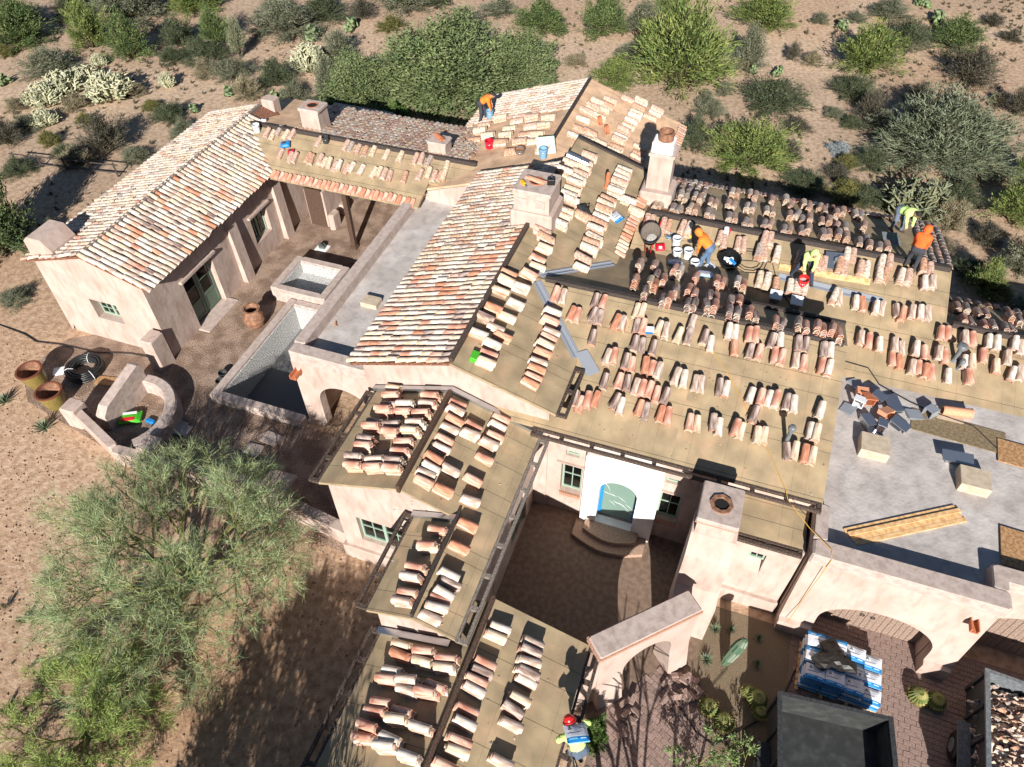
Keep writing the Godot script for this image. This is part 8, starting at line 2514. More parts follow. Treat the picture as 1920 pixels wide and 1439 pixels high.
const STACKS := [["R3R", -3.07, -3.86, 5, "p", -0.04, 1, 1], ["R3L", -3.73, -3.77, 5, "w", -0.04, 1, 1], ["R3R", -2.95, -4.22, 6, "c", 0.08, 2, 1], ["R3R", -3.00, -4.43, 6, "p", 0.00, 3, 1], ["R3R", -1.99, -4.44, 4, "w", -0.08, 1, 2], ["R3L", -4.30, -3.84, 7, "w", 0.14, 1, 2], ["R3L", -3.72, -4.41, 5, "w", -0.01, 2, 1], ["R3L", -4.27, -4.00, 6, "w", -0.04, 2, 2], ["R3R", -3.01, -4.82, 6, "w", -0.04, 4, 1], ["R3R", -3.06, -5.10, 4, "p", 0.02, 5, 1], ["R3L", -4.96, -3.89, 5, "p", 0.10, 1, 3], ["R3L", -4.30, -4.44, 7, "c", 0.10, 3, 2], ["R3R", -2.04, -5.25, 4, "w", 0.01, 2, 2], ["R3L", -4.92, -4.12, 7, "p", -0.07, 2, 3], ["R3L", -4.31, -4.64, 5, "p", 0.04, 4, 2], ["R3R", -3.07, -5.58, 4, "w", -0.02, 6, 1], ["R3L", -3.91, -5.17, 7, "p", 0.04, 3, 1], ["R3R", -2.11, -5.55, 5, "g", -0.14, 3, 2], ["R3L", -3.78, -5.36, 5, "p", -0.05, 4, 1], ["R3L", -4.95, -4.50, 5, "p", 0.04, 3, 3], ["R3R", -3.09, -5.80, 4, "p", -0.00, 7, 1], ["R3R", -2.05, -5.83, 5, "c", -0.01, 4, 2], ["R3L", -4.92, -4.72, 5, "p", 0.11, 4, 3], ["R3L", -4.42, -5.13, 5, "w", -0.08, 5, 2], ["R3R", -3.03, -6.03, 4, "g", 0.01, 8, 1], ["R3L", -3.76, -5.83, 5, "c", 0.11, 5, 1], ["R3L", -4.46, -5.34, 7, "w", 0.12, 6, 2], ["R3R", -3.02, -6.24, 4, "p", 0.00, 9, 1], ["R3R", -2.04, -6.28, 4, "w", -0.07, 5, 2], ["R3L", -3.78, -6.05, 5, "p", 0.13, 6, 1], ["R3L", -4.99, -5.25, 7, "p", 0.07, 5, 3], ["R3R", -2.09, -6.46, 6, "g", -0.04, 6, 2], ["R3L", -4.32, -5.83, 6, "c", -0.05, 7, 2], ["R1R", -4.59, -6.66, 4, "w", -0.01, 1, 4], ["R3L", -4.95, -5.46, 6, "w", 0.04, 6, 3], ["R3R", -2.13, -6.70, 6, "w", 0.11, 7, 2], ["R3L", -4.36, -6.07, 7, "p", 0.10, 8, 2], ["R1R", -4.57, -6.91, 6, "w", 0.13, 2, 4], ["R3R", -3.03, -6.94, 4, "c", 0.08, 10, 1], ["R3R", -2.17, -6.96, 6, "g", 0.03, 8, 2], ["R2L", -5.25, -6.82, 4, "w", -0.00, 1, 1], ["R3L", -4.90, -5.87, 7, "o", -0.11, 7, 3], ["R1R", -4.55, -7.15, 4, "p", 0.08, 3, 4], ["R3R", -3.00, -7.17, 4, "w", 0.08, 11, 1], ["R2L", -5.21, -7.05, 4, "p", -0.02, 2, 1], ["R3R", -2.18, -7.19, 5, "w", -0.01, 9, 2], ["R1R", -4.53, -7.32, 6, "w", -0.09, 4, 4], ["R3L", -4.96, -6.10, 7, "c", -0.01, 8, 3], ["R1R", -4.48, -7.65, 4, "g", 0.02, 5, 4], ["R2L", -5.28, -7.44, 6, "w", -0.03, 3, 1], ["R1R", -4.61, -7.84, 5, "w", -0.07, 6, 4], ["R2L", -5.28, -7.72, 6, "p", 0.02, 4, 1], ["R2L", -5.25, -8.37, 6, "p", 0.12, 5, 1], ["R1R", -4.64, -8.62, 5, "o", 0.01, 7, 4], ["R2L", -5.24, -8.93, 4, "p", -0.04, 6, 1], ["R1R", -4.67, -9.31, 5, "o", 0.02, 1, 3], ["R1R", -6.14, -9.87, 5, "p", -0.01, 1, 1], ["R1R", -5.59, -9.88, 6, "o", 0.03, 1, 2], ["R1R", -4.86, -9.99, 5, "w", 0.10, 2, 3], ["R1R", -6.18, -10.13, 4, "w", 0.07, 2, 1], ["R1L", -6.94, -9.96, 6, "p", 0.02, 1, 1], ["R1R", -6.14, -10.35, 5, "w", -0.12, 3, 1], ["R1L", -6.98, -10.21, 6, "g", -0.01, 2, 1], ["EF", 3.60, -14.12, 6, "c", -0.05, 17, 1], ["R1R", -5.66, -10.59, 4, "w", -0.05, 2, 2], ["EF", 3.43, -14.13, 5, "o", 0.02, 16, 1], ["R1R", -6.19, -10.64, 6, "o", -0.10, 4, 1], ["R1L", -7.52, -9.95, 6, "p", 0.10, 1, 2], ["R1R", -5.01, -10.63, 4, "p", -0.02, 3, 3], ["EF", 3.15, -14.15, 5, "c", -0.04, 15, 1], ["EF", 2.96, -14.10, 4, "g", 0.18, 14, 1], ["R1L", -6.99, -10.58, 5, "p", 0.06, 3, 1], ["R1L", -7.59, -10.20, 6, "w", 0.19, 2, 2], ["EF", 3.61, -14.81, 6, "c", -0.07, 11, 3], ["R1R", -6.14, -11.07, 4, "w", 0.02, 5, 1], ["EF", 3.46, -14.85, 4, "w", 0.00, 10, 3], ["R1L", -8.17, -9.96, 6, "p", -0.00, 1, 3], ["EF", 2.30, -14.36, 5, "c", 0.01, 5, 2], ["EF", 2.11, -14.34, 5, "c", 0.06, 4, 2], ["R1L", -7.05, -10.93, 5, "p", 0.07, 4, 1], ["R1R", -6.16, -11.38, 4, "p", -0.00, 6, 1], ["EF", 1.66, -14.35, 4, "c", -0.06, 3, 2], ["R1R", -4.99, -11.41, 4, "p", -0.03, 4, 3], ["R1L", -8.25, -10.21, 7, "g", 0.02, 2, 3], ["EF", 3.63, -15.52, 5, "w", -0.11, 20, 4], ["EF", 1.51, -14.39, 6, "p", -0.07, 2, 2], ["R1L", -6.96, -11.28, 7, "c", -0.01, 5, 1], ["EF", 1.06, -14.29, 6, "w", 0.09, 13, 1], ["EF", 1.93, -14.89, 5, "g", -0.09, 9, 3], ["EF", 0.89, -14.38, 5, "g", 0.13, 1, 2], ["EF", 2.90, -15.49, 6, "w", 0.09, 19, 4], ["EF", 0.47, -14.24, 4, "c", 0.09, 12, 1], ["R1R", -6.17, -11.79, 4, "w", 0.01, 7, 1], ["EF", 2.73, -15.53, 4, "g", -0.05, 18, 4], ["EF", 0.27, -14.21, 4, "p", 0.03, 11, 1], ["R1L", -6.96, -11.58, 7, "w", 0.07, 6, 1], ["EF", 2.41, -15.50, 6, "p", -0.03, 17, 4], ["R1L", -8.22, -10.68, 6, "p", 0.03, 3, 3], ["R1R", -5.63, -11.90, 6, "w", 0.08, 3, 2], ["R1R", -5.06, -11.89, 6, "w", -0.03, 5, 3], ["EF", 2.21, -15.50, 4, "w", -0.08, 16, 4], ["R1L", -7.60, -11.24, 6, "p", -0.05, 3, 2], ["EF", 2.00, -15.44, 6, "p", -0.03, 15, 4], ["HR", -5.71, -13.51, 6, "c", 0.08, 1, 2], ["EF", -0.37, -14.25, 4, "p", 0.07, 10, 1], ["R1R", -6.18, -12.08, 5, "o", -0.06, 8, 1], ["HR", -4.36, -13.59, 4, "o", -0.02, 1, 3], ["EF", 1.72, -15.48, 4, "w", -0.11, 14, 4], ["EF", -0.58, -14.25, 4, "o", -0.02, 9, 1], ["R1L", -8.27, -10.91, 6, "g", -0.07, 4, 3], ["R1R", -5.01, -12.18, 6, "p", -0.01, 6, 3], ["R1R", -5.63, -12.23, 4, "p", -0.10, 4, 2], ["EF", -1.00, -14.19, 5, "g", 0.00, 8, 1], ["R1L", -6.98, -12.00, 6, "p", 0.08, 7, 1], ["EF", 3.66, -16.83, 6, "w", -0.07, 23, 6], ["EF", -1.20, -14.25, 4, "o", -0.04, 7, 1], ["EF", 1.02, -15.46, 4, "w", -0.02, 13, 4], ["HR", -4.37, -13.84, 4, "p", -0.02, 2, 3], ["R1R", -6.26, -12.40, 6, "w", -0.08, 9, 1], ["HR", -5.74, -13.88, 4, "p", 0.05, 2, 2], ["R1L", -7.74, -11.56, 5, "g", 0.11, 4, 2], ["EF", 3.47, -16.90, 4, "p", 0.02, 22, 6], ["EF", 0.83, -15.49, 4, "g", 0.10, 12, 4], ["EF", -1.73, -14.16, 6, "w", 0.02, 6, 1], ["EF", -0.58, -14.79, 6, "g", -0.11, 8, 3], ["EF", -0.84, -14.78, 4, "p", 0.02, 7, 3], ["EF", 0.31, -15.41, 5, "w", 0.05, 11, 4], ["EF", 2.96, -16.85, 5, "p", 0.03, 21, 6], ["EF", -1.91, -14.26, 5, "g", -0.16, 5, 1], ["R1R", -5.05, -12.59, 5, "w", -0.10, 7, 3], ["R1R", -6.29, -12.67, 4, "p", 0.05, 10, 1], ["EF", 0.15, -15.42, 4, "w", 0.04, 10, 4], ["HR", -4.38, -14.13, 5, "o", 0.01, 3, 3], ["R1L", -6.97, -12.42, 5, "w", -0.04, 8, 1], ["EF", 2.75, -16.88, 4, "w", 0.03, 20, 6], ["R1L", -8.32, -11.40, 7, "p", 0.02, 5, 3], ["EF", -2.88, -13.91, 4, "p", -0.08, 2, 1], ["EF", 3.62, -17.41, 5, "w", 0.08, 17, 7], ["EF", -1.07, -14.89, 6, "p", -0.07, 6, 3], ["HR", -5.79, -14.24, 6, "w", -0.01, 3, 2], ["EF", -2.48, -14.19, 4, "o", 0.00, 4, 1], ["EF", -2.69, -14.10, 6, "p", 0.05, 3, 1], ["EF", -1.28, -14.86, 6, "p", 0.02, 5, 3], ["EF", -0.19, -15.45, 6, "w", 0.07, 9, 4], ["EF", 3.45, -17.42, 4, "g", 0.08, 16, 7], ["EF", 2.33, -16.86, 5, "p", -0.02, 19, 6], ["R1L", -7.64, -12.09, 5, "p", 0.06, 5, 2], ["EF", -1.47, -14.87, 5, "w", -0.05, 4, 3], ["EF", -3.05, -14.03, 6, "g", 0.07, 1, 1], ["EF", -0.43, -15.47, 6, "w", -0.07, 8, 4], ["R1R", -5.04, -12.86, 5, "p", 0.01, 8, 3], ["EF", 2.15, -16.87, 4, "p", 0.01, 18, 6], ["HR", -6.24, -14.40, 5, "w", 0.03, 1, 1], ["R1L", -8.36, -11.61, 5, "g", -0.15, 6, 3], ["HR", -4.42, -14.41, 5, "w", 0.03, 4, 3], ["EF", 2.92, -17.41, 5, "g", -0.01, 15, 7], ["R1L", -7.01, -12.70, 6, "p", 0.00, 9, 1], ["EF", -1.74, -14.91, 5, "g", 0.10, 3, 3], ["EF", 1.69, -16.84, 6, "p", -0.08, 17, 6], ["EF", 2.72, -17.41, 5, "g", 0.11, 14, 7], ["EF", -1.98, -14.91, 5, "p", 0.01, 2, 3], ["EB", 3.80, -17.91, 6, "p", 0.05, 19, 1], ["EF", -0.97, -15.53, 5, "w", -0.07, 7, 4], ["EF", 1.44, -16.83, 5, "g", -0.06, 16, 6], ["EF", -2.38, -14.80, 5, "g", 0.03, 1, 3], ["R1L", -7.68, -12.35, 6, "w", 0.07, 6, 2], ["EF", -1.17, -15.57, 4, "p", 0.04, 6, 4], ["EF", 2.21, -17.40, 4, "w", 0.08, 13, 7], ["HR", -5.62, -14.75, 4, "o", -0.02, 4, 2], ["EF", 1.99, -17.34, 4, "g", -0.10, 12, 7], ["EF", 0.98, -16.80, 6, "o", 0.16, 15, 6], ["EF", -1.36, -15.58, 6, "o", 0.10, 5, 4], ["R1L", -8.26, -12.08, 7, "p", 0.01, 7, 3], ["EB", 3.58, -18.03, 7, "p", -0.14, 18, 1], ["EB", 3.35, -17.98, 6, "p", 0.02, 17, 1], ["HR", -4.42, -14.82, 5, "o", 0.08, 5, 3], ["EF", -1.75, -15.53, 4, "p", 0.09, 4, 4], ["EB", 2.86, -17.91, 6, "p", 0.01, 15, 1], ["HR", -5.90, -14.92, 4, "w", 0.04, 5, 2], ["EB", 3.17, -18.01, 7, "p", -0.05, 16, 1], ["EF", 1.49, -17.37, 6, "p", 0.09, 11, 7], ["EF", 0.30, -16.78, 5, "w", 0.06, 14, 6], ["EF", -1.95, -15.57, 6, "g", 0.01, 3, 4], ["EF", 1.31, -17.35, 5, "p", 0.05, 10, 7], ["R1L", -8.24, -12.32, 5, "g", 0.05, 8, 3], ["EB", 2.63, -17.97, 7, "g", 0.03, 14, 1], ["EB", 2.17, -17.86, 5, "g", -0.12, 13, 1], ["HR", -6.32, -15.12, 5, "g", -0.01, 2, 1], ["EF", 0.90, -17.30, 6, "w", 0.04, 9, 7], ["HR", -4.46, -15.13, 6, "c", -0.06, 6, 3], ["EF", -2.34, -15.62, 6, "p", 0.06, 2, 4], ["EF", 0.08, -16.93, 5, "g", -0.06, 13, 6], ["EF", -1.30, -16.21, 5, "g", 0.04, 4, 5], ["EF", -2.52, -15.57, 5, "w", -0.02, 1, 4], ["EF", 0.72, -17.32, 6, "w", 0.04, 8, 7], ["EB", 1.99, -17.93, 5, "p", 0.09, 12, 1], ["EF", -0.38, -16.84, 6, "g", 0.03, 12, 6], ["EF", -1.63, -16.21, 4, "g", 0.05, 3, 5], ["EF", -0.67, -16.83, 5, "c", -0.14, 11, 6], ["EF", -1.85, -16.21, 6, "g", 0.02, 2, 5], ["EB", 1.38, -17.92, 6, "g", 0.10, 11, 1], ["HR", -4.43, -15.48, 5, "p", -0.06, 7, 3], ["R1L", -8.34, -12.70, 6, "p", 0.05, 9, 3], ["EF", -1.08, -16.85, 6, "w", 0.06, 10, 6], ["HR", -5.74, -15.56, 4, "c", 0.02, 6, 2], ["HR", -6.23, -15.56, 6, "o", 0.04, 3, 1], ["EB", 0.84, -17.88, 6, "g", -0.00, 9, 1], ["EF", -0.38, -17.34, 5, "w", -0.02, 7, 7], ["EB", 0.61, -17.86, 6, "g", 0.04, 8, 1], ["EB", 1.19, -18.01, 7, "p", 0.01, 10, 1], ["EF", -1.29, -16.92, 4, "c", -0.06, 9, 6], ["HR", -4.44, -15.69, 6, "w", 0.02, 8, 3], ["EF", -3.13, -16.06, 6, "g", 0.05, 1, 5], ["EF", -1.76, -16.83, 6, "p", 0.05, 8, 6], ["EF", -1.95, -16.81, 4, "g", 0.05, 7, 6], ["R1L", -8.43, -13.02, 5, "c", -0.08, 10, 3], ["EB", -0.09, -17.88, 7, "g", 0.16, 6, 1], ["EB", 0.13, -17.94, 7, "p", -0.00, 7, 1], ["EF", -2.39, -16.79, 5, "w", -0.02, 6, 6], ["EB", -0.47, -17.83, 6, "g", 0.00, 5, 1], ["EF", -2.58, -16.77, 5, "o", -0.10, 5, 6], ["EB", -0.65, -17.83, 5, "g", 0.04, 4, 1], ["HR", -4.61, -16.12, 6, "p", 0.03, 9, 3], ["EF", -1.92, -17.34, 6, "c", 0.02, 6, 7], ["EF", -2.09, -17.33, 4, "c", 0.04, 5, 7], ["HR", -5.71, -16.22, 4, "w", -0.03, 7, 2], ["EF", -3.12, -16.81, 5, "g", 0.04, 4, 6], ["EB", -1.24, -17.82, 7, "p", -0.01, 3, 1], ["EB", -1.42, -17.78, 5, "g", 0.08, 2, 1], ["EF", -3.33, -16.82, 6, "g", -0.04, 3, 6], ["HR", -6.31, -16.42, 4, "c", 0.04, 4, 1], ["EF", -3.81, -16.73, 4, "p", -0.01, 2, 6], ["HR", -4.67, -16.49, 6, "w", 0.06, 10, 3], ["EF", -4.01, -16.73, 4, "o", -0.07, 1, 6], ["EB", -2.02, -17.87, 7, "g", 0.03, 1, 1], ["EF", -3.17, -17.38, 4, "p", -0.05, 4, 7], ["WF", 9.64, -20.15, 5, "w", -0.01, 15, 2], ["EF", -3.41, -17.32, 5, "g", 0.02, 3, 7], ["WF", 9.44, -20.09, 4, "w", -0.17, 14, 2], ["EB", 0.61, -18.70, 5, "w", 0.05, 9, 2], ["EB", 0.84, -18.77, 6, "p", 0.02, 10, 2], ["EB", -0.08, -18.54, 7, "g", 0.03, 7, 2], ["EB", -0.54, -18.45, 7, "p", 0.03, 6, 2], ["WF", 8.19, -19.66, 6, "p", 0.10, 8, 1], ["HR", -6.31, -16.90, 6, "c", -0.09, 5, 1], ["HR", -5.81, -16.91, 6, "w", 0.08, 8, 2], ["EB", 0.12, -18.69, 5, "p", 0.01, 8, 2], ["WF", 8.96, -20.21, 5, "c", -0.02, 13, 2], ["WF", 7.63, -19.54, 4, "w", -0.02, 7, 1], ["EF", -4.44, -17.26, 4, "w", 0.08, 2, 7], ["EB", -1.15, -18.44, 7, "g", -0.02, 4, 2], ["WF", 9.26, -20.59, 5, "w", -0.02, 5, 3], ["EF", -4.68, -17.26, 6, "p", -0.00, 1, 7], ["WF", 7.11, -19.51, 5, "p", 0.07, 6, 1], ["WF", 8.23, -20.19, 6, "c", 0.05, 11, 2], ["WF", 8.04, -20.14, 4, "w", 0.00, 10, 2], ["WF", 6.93, -19.52, 6, "o", -0.06, 5, 1], ["WF", 9.61, -21.07, 4, "w", -0.01, 9, 4], ["WF", 8.58, -20.50, 4, "p", 0.03, 12, 2], ["EB", -0.76, -18.69, 7, "p", -0.04, 5, 2], ["HR", -6.33, -17.30, 4, "o", -0.00, 6, 1], ["WF", 6.74, -19.61, 4, "p", 0.06, 4, 1], ["WF", 9.45, -21.16, 4, "w", -0.04, 8, 4], ["WF", 6.55, -19.56, 5, "w", -0.06, 3, 1], ["WF", 7.46, -20.18, 5, "p", 0.06, 9, 2], ["WF", 8.90, -21.02, 6, "w", -0.02, 7, 4], ["WF", 8.71, -21.06, 4, "w", -0.02, 6, 4], ["WF", 7.27, -20.24, 6, "w", -0.01, 8, 2], ["WF", 6.17, -19.65, 4, "o", 0.04, 2, 1], ["EB", -1.83, -18.66, 6, "o", 0.03, 3, 2], ["HR", -5.80, -17.61, 6, "p", -0.06, 9, 2], ["EB", -2.00, -18.68, 7, "c", 0.02, 2, 2], ["WF", 6.87, -20.19, 4, "p", 0.06, 7, 2], ["WF", 8.21, -20.98, 5, "p", 0.04, 4, 3], ["WF", 5.95, -19.71, 4, "p", 0.09, 1, 1], ["EB", -2.46, -18.59, 7, "p", 0.03, 1, 2], ["WF", 7.98, -20.95, 6, "w", 0.04, 3, 3], ["WF", 6.59, -20.21, 6, "w", -0.05, 6, 2], ["WF", 6.17, -20.15, 4, "w", 0.05, 5, 2], ["FB", 9.20, -21.65, 5, "g", -0.04, 5, 1], ["WF", 7.50, -21.00, 4, "p", 0.05, 2, 3], ["WF", 5.96, -20.21, 5, "w", 0.07, 4, 2], ["WF", 7.28, -20.97, 5, "p", -0.02, 1, 3], ["FB", 8.85, -21.65, 5, "g", 0.07, 4, 1], ["FB", 9.43, -21.83, 4, "g", 0.06, 6, 1], ["WF", 5.48, -20.09, 6, "w", 0.02, 3, 2], ["FB", 8.59, -21.63, 4, "p", -0.06, 3, 1], ["EB", -1.63, -19.15, 6, "p", 0.03, 2, 3], ["HR", -5.67, -18.19, 4, "c", 0.13, 10, 2], ["WF", 5.16, -20.14, 6, "p", -0.01, 2, 2], ["FB", 8.19, -21.66, 4, "g", 0.03, 2, 1], ["WF", 4.90, -20.16, 6, "w", 0.01, 1, 2], ["FB", 7.98, -21.67, 5, "p", -0.01, 1, 1], ["EB", 0.88, -20.06, 6, "p", 0.01, 7, 4], ["HR", -5.75, -18.54, 4, "p", -0.13, 11, 2], ["WF", 6.79, -21.57, 6, "w", 0.11, 5, 5], ["EB", -1.91, -19.40, 6, "g", 0.01, 1, 3], ["WF", 6.59, -21.56, 5, "w", 0.01, 4, 5], ["EB", 0.68, -20.12, 7, "w", 0.04, 6, 4], ["WF", 6.32, -21.49, 6, "w", 0.00, 3, 5], ["EB", 0.21, -20.04, 5, "p", 0.03, 5, 4], ["EB", 0.02, -19.99, 6, "p", 0.09, 4, 4], ["WF", 6.04, -21.35, 6, "o", -0.03, 5, 4], ["WF", 5.88, -21.45, 4, "g", 0.18, 2, 5], ["WF", 5.42, -21.43, 4, "w", -0.10, 4, 4], ["EB", -0.68, -20.01, 5, "p", -0.02, 3, 4], ["WF", 5.22, -21.38, 6, "w", -0.04, 3, 4], ["FB", 9.84, -22.65, 5, "g", 0.02, 2, 2], ["HR", -4.41, -19.06, 5, "w", -0.02, 11, 3], ["HR", -5.74, -19.10, 6, "c", 0.11, 12, 2], ["WF", 4.77, -21.41, 6, "o", 0.19, 2, 4], ["EB", -1.23, -20.06, 7, "w", -0.05, 2, 4], ["WF", 4.59, -21.43, 5, "w", 0.08, 1, 4], ["WF", 6.83, -22.74, 6, "w", 0.03, 2, 6], ["FB", 9.61, -22.77, 5, "p", 0.01, 1, 2], ["EB", -1.42, -20.08, 7, "p", -0.03, 1, 4], ["WF", 6.61, -22.69, 5, "w", 0.07, 1, 6], ["WF", 4.04, -21.47, 6, "w", 0.04, 1, 5]]
